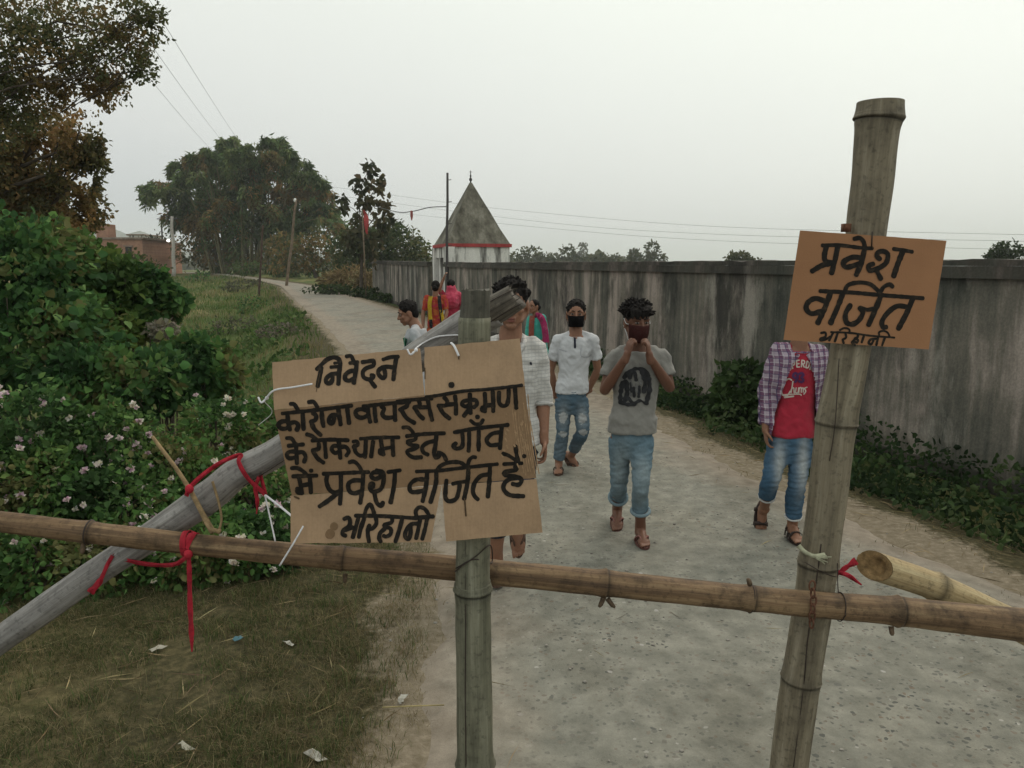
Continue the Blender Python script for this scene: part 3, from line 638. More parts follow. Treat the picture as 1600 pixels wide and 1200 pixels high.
# ------------------------------------------------------------------ flowering bushes (left foreground)
FG = [(.042, .085, .03), (.06, .125, .04), (.085, .17, .048), (.13, .22, .065), (.15, .155, .06)]
M_PETAL = attr_mat('petal', .6, .25, scale=40)
def flower_proto(kind):
    n = 26 if kind else 20; d = unit(rng.normal(size=(n, 3))*np.array([1, 1, .5])+np.array([0, 0, .35])); P = d*.0015
    me = leaf_mesh('flower', P, d+rng.normal(size=(n, 3))*.35, rng.uniform(.011, .021, n), pal(n, [(.72, .60, .62), (.70, .48, .58), (.76, .70, .62)] if kind else [(.76, .70, .58), (.80, .75, .70), (.68, .60, .46)], .1), .8); me.materials.append(M_PETAL); return me
FP = [flower_proto(0), flower_proto(1), flower_proto(1), flower_proto(0)]
def flowering(label, clumps, nf, pink):
    root, P, d = bush('flowering_bush', label, 'flowering bushes in the left foreground', clumps, .046, FG, aspect=.75, shell=.5, cat='bush')
    out_ = np.where(d @ np.array([.1, -.8, .55]) > .35)[0]; pick = rng.choice(out_, nf, replace=False)
    for i, k in enumerate(pick):
        o = bpy.data.objects.new('flower', FP[rng.choice([1, 2]) if rng.random() < pink else rng.choice([0, 3])]); COL.objects.link(o); o.parent = root
        o.location = Vector(P[k]+d[k]*.035)-root.location; s = random.uniform(1.0, 1.75); o.scale = (s, s, s); o.rotation_euler = (random.uniform(-.8, .4), random.uniform(-.5, .5), random.uniform(0, 6))
flowering('flowering bush with pink blossoms behind the grey pole at the left edge', [cl(40, 670, 5.0, 100, 70, 2400), cl(-50, 760, 4.6, 90, 100, 1800), cl(60, 760, 4.7, 90, 70, 2200)], 48, .6)
flowering('flowering bush with pale blossoms in the middle behind the upright twig', [cl(170, 690, 5.2, 95, 60, 2300), cl(190, 780, 4.8, 95, 60, 2200), cl(270, 730, 5.2, 70, 50, 1500)], 50, .45)
flowering('flowering bush with white blossoms just left of the big cardboard notice', [cl(350, 680, 5.8, 75, 60, 2000), cl(400, 770, 5.2, 75, 65, 2000), cl(420, 660, 6.2, 50, 45, 900)], 34, .15)
flowering('flowering bush with few blossoms under the horizontal bamboo rail', [cl(60, 890, 4.3, 110, 75, 2700), cl(170, 880, 4.35, 80, 70, 2000), cl(-60, 910, 4.2, 80, 90, 1400)], 14, .2)
flowering('flowering bush with blossoms below the notice where the grass begins', [cl(300, 860, 4.4, 90, 70, 2300), cl(400, 850, 4.5, 80, 62, 2000), cl(465, 870, 4.6, 36, 36, 420)], 30, .3)

# small bank plants
def at_ground(px, py): return gp(px, py)
def tuft(label, px, py, rx, ry, n, leaf, cols, name='bank_shrub', group='low shrubs on the green bank', cat='shrub', Y=None, **kw):
    g = gp(px, py); Y = g.y; k = pxm(Y)
    return bush(name, label, group, [(g.x, g.y, g.z+ry*k*.6, rx*k, rx*k*.8, ry*k, n)], leaf, cols, **kw)
tuft('low round green shrub on the bank left of the road bend', 395, 488, 26, 16, 420, .12, VG)
tuft('low grey green shrub on the bank below the leaning pole', 370, 520, 40, 16, 500, .10, [(.09, .10, .06), (.13, .12, .09), (.07, .09, .045)])
tuft('grey dried shrub patch on the bank near the notice top edge', 440, 528, 40, 14, 420, .08, [(.16, .14, .11), (.12, .12, .08), (.20, .17, .14)])
tuft('dark green shrub at the field edge far left of the road bend', 312, 440, 16, 9, 200, .3, VG)
tuft('grey green scrub at the field edge below the bamboo clump', 385, 452, 36, 9, 420, .22, [(.08, .09, .05), (.11, .11, .075)])
tuft('weedy white flowered shrub at the foot of the bank', 320, 632, 40, 22, 500, .05, [(.05, .09, .03), (.08, .12, .045), (.40, .38, .33)])
bush('wall_shrub', 'leafy green shrub growing against the streaked wall behind the plaid shirt', None, [cl(1160, 600, 9.6, 42, 40, 620), cl(1145, 640, 9.5, 36, 28, 420), cl(1185, 640, 9.3, 36, 34, 420)], .10, [(.025, .045, .018), (.04, .07, .025), (.06, .10, .035)], cat='shrub')

# ------------------------------------------------------------------ far trees
def bamboo_clump():
    Y = 108; b = at(385, 420, Y); b.z = Tz(b.x, Y); k = pxm(Y)
    root = empty('bamboo_clump', b, 'huge feathery bamboo clump beyond the road bend with arching stems', 'bamboo clump'); q = MB(); Ps = []; Ds = []; Cs = []
    tips = [(235, 292), (262, 300), (285, 265), (300, 275), (290, 320), (330, 250), (345, 236), (360, 228), (378, 240), (392, 250), (405, 240), (425, 232), (440, 228), (452, 250), (462, 268), (480, 270), (495, 285), (508, 300), (514, 330), (500, 320), (318, 300), (340, 290), (370, 280), (410, 275), (440, 290), (460, 300), (350, 320), (400, 310), (430, 330), (300, 340), (330, 340), (480, 340), (375, 335), (415, 345), (520, 350), (280, 345), (310, 262), (398, 262), (352, 262), (432, 262), (472, 290), (322, 322), (448, 330), (388, 300), (360, 300), (505, 365), (455, 355), (268, 330)]
    NW = len(tips); tips = [(x_, y_+(10 if y_ < 300 else 0)) for x_, y_ in tips]+[(230, 290), (246, 296), (272, 258), (298, 246), (322, 236), (346, 222), (364, 219), (384, 232), (424, 221), (441, 222), (456, 240), (478, 256), (498, 276), (516, 318), (526, 342), (312, 252)]
    brownc = np.array([(.22, .165, .065), (.32, .21, .085), (.16, .14, .06)]); greenc = np.array([(.08, .13, .05), (.12, .18, .068), (.17, .215, .085)])
    for i, (tx, ty) in enumerate(tips):
        yy = Y+random.uniform(-6, 6); tip = at(tx, ty, yy); s_ = at(385+(tx-385)*.35+random.uniform(-12, 12), 430, Y+random.uniform(-3, 3)); s_.z = Tz(s_.x, s_.y)-.3
        mid = s_.lerp(tip, .55); mid.z = s_.z+(tip.z-s_.z)*.86+random.uniform(0, .6); mid.x = s_.x*.62+tip.x*.38
        P = crom([s_, s_.lerp(mid, .5)+Vector((0, 0, .8)), mid, mid.lerp(tip, .6)+Vector((0, 0, .9)), tip, tip+Vector(((tip.x-s_.x)*.14, 0, -1.3))], 8); q.tube(P, np.linspace(.12, .02, len(P)), 6)
        nb = 26 if i >= NW else (34 if i < 22 else (34 if i % 3 else 12))
        for _ in range(nb):
            t_ = random.betavariate(2.4, 1.3); t_ = t_ if i < NW else .45+.55*random.random(); k_ = min(len(P)-1, int(t_*(len(P)-1))); st_ = P[k_]
            out_ = Vector((tip.x-s_.x, random.uniform(-3, 3), 0)); out_ = out_.normalized() if out_.length > .1 else Vector((1, 0, 0))
            d_ = (Vector((random.gauss(0, 1), random.gauss(0, 1), 0))+out_*.5).normalized(); L_ = random.uniform(.7, 2.5)*(1.2-.9*t_)*(.6 if i >= NW else 1)
            br = [st_, st_+d_*L_*.5+Vector((0, 0, L_*.22)), st_+d_*L_-Vector((0, 0, L_*random.uniform(.0, .55)))]
            if random.random() < .35: q.tube(crom(br, 3), [.02, .018, .016, .014, .012, .01, .008], 4)
            C_ = np.array([tuple(v) for v in crom(br, 6)]); m_ = random.randint(20, 38)
            j_ = rng.integers(2, len(C_), m_); sg_ = .15+.16*(1-t_); pc = C_[j_]+rng.normal(size=(m_, 3))*sg_; pc[:, 2] -= rng.exponential(.25, m_)
            Ps.append(pc); dv = np.array(tuple(d_))*.5+np.array([0, 0, -.75]); Ds.append(dv+rng.normal(size=(m_, 3))*.45)
            pm_ = mnoise.noise(Vector((st_.x*.19, st_.y*.14, st_.z*.20)))+.10*(9-st_.z)/6
            isb = random.gauss(pm_, .16) > .19
            base_c = (brownc if isb else greenc)[rng.integers(0, 3)]; Cs.append(base_c*random.uniform(.6, 1.35)*rng.uniform(.7, 1.3, (m_, 1)))
    q.build('stem', simple('bamboo_stem', (.13, .12, .06), .7, .3, 2, .1), root)
    P = np.concatenate(Ps); kp = P[:, 2] > T(P[:, 0], P[:, 1])+.5
    me = leaf_mesh('foliage', P[kp], np.concatenate(Ds)[kp], rng.uniform(.4, 1.0, kp.sum()), np.concatenate(Cs)[kp], .28, simple4=True); link_mesh('foliage', me, LEAFT, root, smooth=False)
bamboo_clump()
OL = [(.075, .09, .04), (.11, .115, .05), (.19, .15, .06), (.27, .19, .08)]
def gtree(name, label, px, Y, clumps, tr, leaf, cols, group='trees beyond the road bend', cat='tree', **kw):
    return tree(name, label, cat, group, ground_at(px, Y), [cl(c[0], c[1], Y+random.uniform(-1, 1), c[2], c[3], c[4]) for c in clumps], tr, leaf, cols, **kw)
gtree('leafy_tree', 'low brown leaved tree beside the bamboo clump', 350, 112, [(300, 395, 30, 26, 700), (340, 400, 34, 30, 900), (380, 385, 30, 34, 900), (325, 370, 28, 26, 600)], .2, .5, [(.065, .08, .04), (.10, .10, .045), (.17, .13, .055)], fork=.3, gap=.9)
gtree('leafy_tree', 'brown and green tree at the right foot of the bamboo clump', 500, 84, [(500, 385, 30, 32, 900), (470, 400, 30, 30, 800), (515, 410, 20, 24, 400), (440, 395, 30, 34, 800)], .18, .42, OL, fork=.3, gap=.9)
gtree('leafy_tree', 'green shrubby tree beside the road below the bamboo', 450, 88, [(425, 420, 30, 15, 500), (460, 422, 34, 16, 600), (500, 426, 24, 14, 350), (385, 420, 26, 11, 400)], .12, .4, [(.05, .085, .032), (.075, .12, .042), (.10, .14, .055)], fork=.3, gap=1)
gtree('teak_tree', 'tall slender tree with large leaves in separate tufts left of the temple', 567, 46, [(578, 262, 9, 14, 42), (564, 288, 15, 10, 60), (592, 286, 8, 14, 40), (536, 318, 7, 14, 34), (572, 314, 15, 12, 70), (562, 343, 10, 15, 50), (601, 318, 8, 12, 40), (600, 345, 13, 20, 80), (552, 375, 18, 24, 120), (580, 380, 18, 24, 120)], .09, .38, [(.045, .055, .032), (.065, .072, .04), (.085, .085, .045), (.12, .10, .055)], fork=.5, aspect=.75, droop=.9, gap=0, bend=.02, twigs=3)
gtree('mango_tree', 'dense round dark green tree between the bamboo clump and the temple', 590, 70, [(545, 395, 30, 36, 1100), (590, 390, 40, 40, 1600), (630, 390, 34, 36, 1300), (655, 400, 20, 26, 600), (610, 362, 24, 20, 600), (560, 372, 24, 26, 700)], .3, .34, [(.05, .075, .034), (.075, .105, .045), (.10, .125, .055), (.15, .15, .07)], fork=.35, gap=0)
gtree('leafy_tree', 'small hazy tree beside the far street lamp', 245, 120, [(245, 385, 18, 22, 400), (225, 395, 16, 14, 260), (262, 395, 12, 18, 200)], .15, .45, [(.04, .05, .03), (.06, .055, .035)], fork=.3)
gtree('leafy_tree', 'olive green tree in front of the brick house', 215, 60, [(212, 412, 26, 20, 500), (240, 420, 22, 14, 300), (185, 425, 20, 14, 260)], .1, .28, [(.05, .065, .02), (.08, .09, .03), (.04, .055, .02)], fork=.3)
DRYC = [(.22, .165, .08), (.30, .23, .12), (.17, .125, .06)]
g = gp(545, 458)
bush('dry_reed_bush', 'straw coloured dry bush at the far end of the boundary wall', None, [cl(548, 436, 52, 34, 18, 1100), cl(518, 440, 53, 18, 14, 420), cl(575, 440, 52, 16, 18, 420)], .34, DRYC, shell=.1, aspect=.2, cat='shrub', pscale=.6)
bush('verge_shrub', 'green scrub along the roadside in front of the dry bush', None, [cl(520, 452, 46, 40, 7, 500), cl(570, 458, 44, 26, 7, 320), cl(600, 466, 42, 26, 6, 300)], .18, [(.03, .05, .02), (.05, .08, .03)], shell=.1, cat='shrub')
# hazy trees beyond the wall
HG = [(.05, .065, .03), (.075, .085, .038), (.10, .105, .05)]
hz = [('pale round tree beyond the wall just right of the temple roof', 825, 240, [(812, 402, 14, 14, 160), (832, 400, 18, 15, 200), (850, 405, 14, 10, 120)]),
      ('bushy tree beyond the wall with a taller round crown', 888, 230, [(888, 398, 13, 16, 220), (868, 406, 14, 10, 140), (905, 408, 12, 8, 100)]),
      ('low row of trees beyond the wall above the black masked man', 935, 230, [(935, 405, 18, 10, 220), (960, 407, 14, 9, 120), (918, 408, 10, 7, 80)]),
      ('small umbrella shaped tree beyond the wall', 992, 220, [(991, 395, 7, 5, 90), (995, 407, 16, 8, 200)]),
      ('tall thin hazy tree beyond the wall above the dark haired man', 1020, 220, [(1019, 390, 10, 13, 150), (1025, 403, 14, 10, 140), (1006, 406, 9, 8, 80)]),
      ('tuft of green tree crown over the wall left of the orange sign', 1155, 120, [(1155, 402, 18, 9, 260), (1147, 406, 12, 7, 120), (1168, 406, 10, 6, 90)]),
      ('bare thin treetop over the wall next to the green tuft', 1187, 120, [(1187, 406, 5, 7, 24)]),
      ('green tree crown over the wall at the right edge', 1570, 60, [(1570, 392, 26, 14, 420), (1592, 398, 18, 12, 220), (1556, 400, 16, 9, 180)]),
      ('faint slim tree far beyond the wall above the black masked man', 911, 420, [(911, 388, 7, 9, 60), (908, 400, 6, 8, 40)])]
for lab, px, Y, cs in hz:
    gtree('hazy_tree', lab, px, Y, cs, .16*Y/120, .0045*Y, HG if Y > 100 else [(.03, .05, .02), (.05, .075, .03)], group='trees beyond the boundary wall', fork=.5, gap=.85, dens=1.6, twigs=3)
P = []
for _ in range(4200):
    px = random.uniform(-100, 1010); Y = random.uniform(350, 500); p = at(px, 416-abs(random.gauss(0, 7))*(.6+.8*abs(mnoise.noise(Vector((px*.02, 0, 0))))), Y); P.append(p)
P = np.array(P); me = leaf_mesh('far_wood', P, rng.normal(size=P.shape), rng.uniform(2, 4.5, len(P)), pal(len(P), HG, .3), .8); tag(link_mesh('far_wood', me, LEAF, smooth=False), 'distant hazy line of woodland along the horizon', 'wood', kind='stuff')

# ------------------------------------------------------------------ grass and weeds
def scatter(n, x0, x1, y0, y1, keep):
    X = rng.uniform(x0, x1, n); Y = rng.uniform(y0, y1, n); k = keep(X, Y); X, Y = X[k], Y[k]; return np.stack([X, Y, T(X, Y)-.005], -1)
def nz2(X, Y, s, o=0): return np.array([mnoise.noise(Vector((x*s, y*s, o))) for x, y in zip(X, Y)])
# sparse dry turf in the left foreground
P = scatter(420000, -4, .15, 2.2, 6.2, lambda X, Y: rng.random(len(X)) < np.clip(ss((xl(Y)-X+.16)/.55)*(.50+1.0*nz2(X, Y, 1.7)+.9*nz2(X, Y, 6, 4)), 0, 1)*.7)
n = len(P); gcol = np.where((rng.random(n) < .33+.3*np.clip(nz2(P[:, 0], P[:, 1], 2.2, 6), 0, 1)+.62*np.clip(1-(xl(P[:, 1])-P[:, 0])/1.0, 0, 1))[:, None], pal(n, [(.20, .165, .085), (.15, .12, .06), (.26, .22, .13)], .3), pal(n, [(.05, .075, .026), (.075, .095, .036), (.04, .06, .02)], .35))
hcl = .6+.9*np.clip(nz2(P[:, 0], P[:, 1], 5, 2)+.4, 0, 1)
tag(link_mesh('turf_grass', blades('turf_grass', P, rng.uniform(.014, .045, n)*hcl, rng.uniform(.0014, .003, n), 2.4, gcol), GRASS, smooth=False), 'short dry grass in the left foreground', 'grass', kind='stuff')
# taller tufts in the turf
P = []
for _ in range(420):
    y = random.uniform(2.4, 5.4); x = float(xl(y))-abs(random.gauss(0, 1.1))-.05
    if x < -3.4: continue
    for _ in range(random.randint(10, 34)): P.append((x+random.gauss(0, .035), y+random.gauss(0, .035), Tz(x, y)-.004))
P = np.array(P); n = len(P)
tag(link_mesh('grass_tufts', blades('grass_tufts', P, rng.uniform(.03, .085, n), rng.uniform(.0018, .0038, n), 1.2, pal(n, [(.06, .10, .032), (.09, .125, .045), (.17, .15, .075), (.24, .20, .11)], .3)), GRASS, smooth=False), 'small tufts of longer grass in the left foreground', 'grass', kind='stuff')
# green bank
P = scatter(230000, -50, 1, 6.0, 95, lambda X, Y: (xl(Y)-X > .25) & (xl(Y)-X < 12+Y*.1) & (rng.random(len(X)) < .9*ss((xl(Y)-X-.1)/.6)*np.clip(1.1-(Y-6)/70+.5*nz2(X, Y, .5), 0.25, 1)))
n = len(P); cc = pal(n, [(.055, .105, .026), (.08, .14, .036), (.12, .165, .05), (.19, .18, .08), (.22, .19, .10)], .3, P, .35)
tag(link_mesh('bank_grass', blades('bank_grass', P, rng.uniform(.05, .2, n)*(1+P[:, 1]/60), rng.uniform(.006, .016, n)*(1+P[:, 1]/25), .8, cc), GRASS, smooth=False), 'green grass on the bank left of the road', 'grass', kind='stuff')
# tufts creeping over the ragged road edge
P = scatter(60000, -4.5, 4.2, 2.3, 14, lambda X, Y: (rng.random(len(X)) < np.clip(1.5*nz2(X, Y, 2.6, 12)-.05, 0, 1)) & ((np.abs(X-xl(Y)+.02) < .22) | (np.abs(X-xr(Y)-.02) < .30)))
n = len(P); P[:, 2] = base(P[:, 1])+.004
tag(link_mesh('edge_grass', blades('edge_grass', P, rng.uniform(.012, .045, n), rng.uniform(.002, .005, n), 1.3, pal(n, [(.16, .135, .065), (.21, .175, .095), (.075, .085, .035), (.06, .08, .03)], .3)), GRASS, smooth=False), 'ragged dry grass creeping over the road edges', 'grass', kind='stuff')
# right verge
P = scatter(130000, -8, 5.2, 3.5, 36, lambda X, Y: (X-xr(Y) > .12) & (X < wallx(Y)-.1) & (rng.random(len(X)) < np.clip(.55+.45*ss((X-xr(Y)-.1)/.6), 0, 1)))
n = len(P); dry_ = rng.random(n) < .25+1.6*np.clip(1-(P[:, 0]-xr(P[:, 1]))/.95, 0, 1)
cc = np.where(dry_[:, None], pal(n, [(.19, .145, .075), (.26, .20, .11), (.13, .095, .05)], .3), pal(n, [(.025, .05, .018), (.04, .075, .025), (.065, .095, .035)], .3))
tag(link_mesh('verge_grass', blades('verge_grass', P, np.where(dry_, rng.uniform(.01, .035, n), rng.uniform(.04, .12, n)), rng.uniform(.002, .005, n)*(1+P[:, 1]/20), 2.0, cc), GRASS, smooth=False), 'grass and dry straw strip between the road and the wall', 'grass', kind='stuff')
# leafy weeds at the foot of the wall
P = scatter(60000, -1.5, 5.6, 3.6, 17, lambda X, Y: (X-xr(Y) > .45+.15*nz2(X, Y, 1.5)) & (X < wallx(Y)-.02) & (rng.random(len(X)) < np.clip(.45+1.2*nz2(X, Y, 1.2, 7)+.6*ss((X-xr(Y)-.45)/.6), 0, 1)))
hh = np.clip(.06+.42*ss((P[:, 0]-xr(P[:, 1])-.35)/.9)*(.7+.9*nz2(P[:, 0], P[:, 1], 1.3, 3)), .02, .5); P[:, 2] += rng.uniform(.0, 1, len(P))**1.25*hh
n = len(P); me = leaf_mesh('weeds', P, rng.normal(size=(n, 3))*.7+np.array([-.2, -.4, -.1]), rng.uniform(.035, .085, n), pal(n, [(.022, .042, .017), (.033, .06, .022), (.05, .085, .03), (.08, .115, .045)], .3, P, 1.5), .7)
tag(link_mesh('weeds', me, LEAF, smooth=False), 'dark leafy weeds along the foot of the wall', 'weeds', kind='stuff')
# broad low weeds on the bank
P = scatter(16000, -16, 0, 6.0, 30, lambda X, Y: (xl(Y)-X > .5) & (xl(Y)-X < 7) & (nz2(X, Y, .45, 9) > .02))
P[:, 2] += rng.uniform(0, .22, len(P)); n = len(P)
tag(link_mesh('bank_weeds', leaf_mesh('bank_weeds', P, rng.normal(size=(n, 3))*.6+np.array([0, -.4, .2]), rng.uniform(.06, .13, n)*(1+P[:, 1]/40), pal(n, [(.045, .085, .026), (.07, .125, .036), (.11, .16, .055)], .3, P, .6), .7), LEAF, smooth=False), 'broad leaved weeds mixed into the bank grass', 'weeds', kind='stuff')
# straw litter and pebbles on the road
M_STRAW = attr_mat('straw', .8, 0, scale=20)
P = scatter(9000, -4, 4.6, 2.4, 12, lambda X, Y: rng.random(len(X)) < np.clip(np.exp(-np.maximum(xr(Y)-X, -.6)/.22)*.55*(X < xr(Y)+.9)+np.exp(-np.maximum(X-xl(Y), -.4)/.25)*.3+.012, 0, .9)); n = len(P)
D = unit(np.stack([rng.normal(size=n), rng.normal(size=n), rng.normal(0, .05, n)], -1)); P[:, 2] = base(P[:, 1])+np.where((P[:, 0] > xl(P[:, 1])) & (P[:, 0] < xr(P[:, 1])), .037, T(P[:, 0], P[:, 1])-base(P[:, 1])+.012)
tag(link_mesh('straw_litter', leaf_mesh('straw_litter', P, D, rng.uniform(.04, .22, n), pal(n, [(.30, .24, .13), (.22, .17, .09), (.14, .10, .06)], .3), .03, .03, True), M_STRAW, smooth=False), 'loose straw and dry stalks scattered on the road edges', 'straw', kind='stuff')
q = MB()
for _ in range(350):
    y = 2.3+9*random.random()**1.5; x = random.uniform(float(xl(y))-.3, float(xr(y))+.2); s = random.uniform(.003, .009)
    q.ell((x, y, float(base(y))+.033+s*.2), (s*random.uniform(.8, 1.6), s*random.uniform(.8, 1.4), s*.6), nu=6, nv=4)
tag(q.build('pebbles', simple('pebble', (.24, .225, .20), .9, .5, 2, .2), loc=(0, 0, 0)), 'small loose pebbles on the road', 'gravel', kind='stuff')
M_PAPER = simple('litter_paper', (.36, .35, .31), .9, .45, 40, .3)
def scrap(label, px, py, w, col=None, name='paper_scrap'):
    g = gp(px, py); k = random.uniform(0, 3); q = MB(); X = Vector((math.cos(k), math.sin(k)*.6, .15)).normalized()*w; Yv = Vector((-math.sin(k), math.cos(k), .1))*w*.55; up = Vector((0, 0, .004))
    vs = []
    for i in range(4):
        for j in range(3):
            p = g+X*(i/3-.5)*(.6+.7*random.random())+Yv*(j/2-.5)*(.4+.9*random.random())+Vector((0, 0, .018+w*.22*mnoise.noise(Vector((i*1.3, j*1.7, px)))))
            vs += [p, p+up*.4]
    fs = []
    for i in range(3):
        for j in range(2):
            a = (i*3+j)*2; fs.append((a+1, a+7, a+9, a+3)); fs.append((a, a+2, a+8, a+6))
    q.add(vs, fs); tag(q.build(name, simple('scrap', col, .7, .15, 20, .2) if col else M_PAPER, loc=g), label, 'litter')
scrap('small crumpled white paper scrap on the dry grass near the road edge', 629, 1097, .05)
scrap('white paper strip lying on grass at the bottom of the photo', 492, 1188, .07)
scrap('pale leaf shaped scrap on the dark grass at the lower left', 290, 1172, .06, (.30, .29, .24))
scrap('bluish plastic scrap in the grass under the hanging red ribbon', 372, 1003, .05, (.06, .14, .17))
scrap('whitish scrap in the grass right of the hanging red ribbon', 452, 1010, .05)
scrap('curled pale strip in the grass left of the hanging red ribbon', 248, 1018, .06, (.34, .32, .27))
for i, (lab, pts) in enumerate([('short brown twig on the road in front of the flip flops', [(905, 868), (935, 877)]), ('forked dry twig on the road beside the short brown twig', [(950, 888), (965, 882), (985, 889)]), ('thin dry yellow stalk lying on the grass near the road', [(598, 1122), (640, 1120), (694, 1118)]), ('bent straw lying on the grey road surface', [(970, 1076), (980, 1062), (1005, 1066)])]):
    q = MB(); q.tube(crom([gp(*p)+Vector((0, 0, .045)) for p in pts], 4), .006 if i < 2 else .003, 6); tag(q.build('twig', simple('twig', (.16, .11, .06) if i < 2 else (.30, .25, .12), .9, .3, 20, .2), loc=gp(*pts[0])), lab, 'twig')
# ------------------------------------------------------------------ barrier: bamboo posts, rail, poles
def bamboo_mat(name, dark, mid, light, sc=1.0, blot=.5):
    m, nt, b, out = mat(name); uv = coords(nt, 'UV', (9*sc, 2.2, 1)); uvf = coords(nt, 'UV', (60*sc, 6, 1)); o = coords(nt)
    g = noise_n(nt, uv, 1.0, 6, .65); f = noise_n(nt, uvf, 1.0, 4, .6); bl = noise_n(nt, o, 14, 6, .65); sp = noise_n(nt, o, 70, 4, .6)
    c = ramp(nt, g, [(.32, dark), (.5, mid), (.68, light)])
    c = mixc(nt, .55, c, ramp(nt, f, [(.3, .55), (.65, 1.0)]), 'MULTIPLY')
    c = mixc(nt, blot, c, ramp(nt, bl, [(.36, .25), (.52, .9), (.7, 1.0)]), 'MULTIPLY')
    c = mixc(nt, .5, c, ramp(nt, sp, [(.34, .35), (.45, 1.0)]), 'MULTIPLY')
    a = N(nt, 'Attribute', _attribute_name='Col'); c = mixc(nt, 1.0, c, a.outputs['Color'], 'MULTIPLY')
    nt.links.new(c, b.inputs['Base Color']); b.inputs['Roughness'].default_value = .7; b.inputs['Specular IOR Level'].default_value = .3
    bump(nt, b, math_n(nt, 'ADD', f, sp), .4, .004); return m
M_POST = bamboo_mat('weathered_bamboo', (.10, .10, .068), (.18, .175, .122), (.27, .265, .195), blot=.35)
M_POSTR = bamboo_mat('weathered_bamboo_right', (.12, .10, .068), (.21, .178, .122), (.32, .28, .205), blot=.35)
M_RAIL = bamboo_mat('rail_bamboo', (.085, .052, .03), (.195, .122, .066), (.34, .235, .13), 1.2, .75)
M_GREY = bamboo_mat('grey_pole', (.15, .14, .13), (.28, .265, .25), (.43, .42, .405), 1.4, .3)
M_FRESH = bamboo_mat('fresh_bamboo', (.30, .21, .10), (.46, .36, .20), (.56, .47, .29), 1.2, .35)
M_FIBRE = bamboo_mat('broken_fibre', (.06, .05, .04), (.14, .12, .095), (.24, .21, .17), 3, .5)
M_STUB = simple('stub_sheath', (.10, .07, .045), .9, .4, 60, .4, 200); M_WIREB = simple('binding_wire', (.035, .025, .02), .6, .3, 40, .1); M_RUST = simple('rust', (.11, .05, .03), .85, .5, 60, .5, 200)
def culm(name, pts, nodes, m, parent, seg=40, n=140, endcap=True, ridge=.09, rag=0):
    """pts: (world point, radius); nodes: fractions of length with a swollen ring"""
    P = crom([p for p, _ in pts], max(4, n//(len(pts)-1))); rr = interp_r([r for _, r in pts], len(P))
    L = [0]
    for i in range(1, len(P)): L.append(L[-1]+(P[i]-P[i-1]).length)
    # extra rings round each node
    ext = []
    for f in nodes:
        for d in (-.012, -.006, -.003, 0, .003, .006, .012): ext.append(f*L[-1]+d)
    S = sorted(set([round(x, 5) for x in L+[e_ for e_ in ext if 0 < e_ < L[-1]]]))
    px_, py_, pz_ = [np.interp(S, L, [p[k] for p in P]) for k in range(3)]; r_ = np.interp(S, L, rr); cs = np.ones((len(S), 3))
    for f in nodes:
        d = (np.array(S)-f*L[-1]); r_ = r_*(1+ridge*np.exp(-(d/.018)**2)+ridge*.55*np.exp(-(d/.0035)**2)-ridge*.6*np.exp(-((d-.008)/.003)**2))
        cs *= (1-.55*np.exp(-((d-.007)/.004)**2)-.22*np.exp(-(d/.02)**2))[:, None]
    q = MB(); pts_ = [Vector((a_, b_, c_)) for a_, b_, c_ in zip(px_, py_, pz_)]
    q.tube(pts_, r_, seg, True, uv=True, wobble=.05); me = q.mesh(name); set_col(me, np.repeat(cs, seg, 0))
    if rag:
        co = vco(me); nr = len(S)
        for k in range(seg):
            t = (pts_[-1]-pts_[-2]).normalized()*rag*mnoise.noise(Vector((k*.9, 0, 3)))
            co[(nr-1)*seg+k] += np.array(t)
        me.vertices.foreach_set('co', co.ravel())
    return link_mesh(name, me, m, parent)
def pp(lst, Y):      # (px, py, half-width px [, Y])
    return [(at(a[0], a[1], a[3] if len(a) > 3 else Y), a[2]*(a[3] if len(a) > 3 else Y)/FPX*1.01) for a in lst]
def seg_down(P, z):  # continue a post to below the ground
    a, b = P[-2][0], P[-1][0]; d = (b-a).normalized(); t = (z-b.z)/d.z; return P+[(b+d*t, P[-1][1]*1.04)]
def crack(pts, r, parent, name='crack'):
    q = MB(); q.tube(crom(pts, 8), r, 5); return q.build(name, M_WIREB, parent)
def surf(px, py, Y): return at(px, py, Y)
YL, YB, YR = 1.90, 1.985, 2.07
root = empty('bamboo_post', (at(742, 1200, YL).x, YL, 0), 'upright grey green bamboo post holding the big handwritten notice', 'post', 'upright bamboo posts')
P = pp([(742, 496, 25), (740, 700, 27), (739, 900, 28), (739, 925, 29), (741, 1100, 29.5), (743, 1195, 30.5)], YL); P = seg_down(P, -.25)
tl = sum((P[i+1][0]-P[i][0]).length for i in range(len(P)-1))
culm('culm', P, [abs(P[3][0].z-P[0][0].z)/tl, abs(P[5][0].z-P[0][0].z)/tl], M_POST, root)
culm('culm_top', pp([(741, 499, 23.5), (742.5, 475, 22.5), (743, 453, 22.5)], YL), [], bamboo_mat('dark_post_top', (.05, .048, .038), (.09, .085, .065), (.14, .13, .10), 1, .4), root, rag=.012)
def fr(px, py, Y, r): return at(px, py, Y)-Vector((0, r, 0))
crack([at(727, 845, YL-.038), at(727.5, 960, YL-.041), at(727, 1080, YL-.042), at(728, 1199, YL-.043)], .0014, root)
root2 = empty('bamboo_post', (at(1232, 1200, YR).x, YR, 0), 'tall leaning bamboo post carrying the small orange brown sign', 'post', 'upright bamboo posts')
P = pp([(1376, 160, 33.5), (1374, 185, 34), (1370, 215, 31), (1353, 365, 29), (1329, 545, 30), (1307, 660, 30.5), (1290, 800, 29.5), (1278, 880, 30.5), (1268, 960, 30), (1252, 1060, 30.5), (1232, 1200, 30.5)], YR); P = seg_down(P, -.25)
Ls = [0]
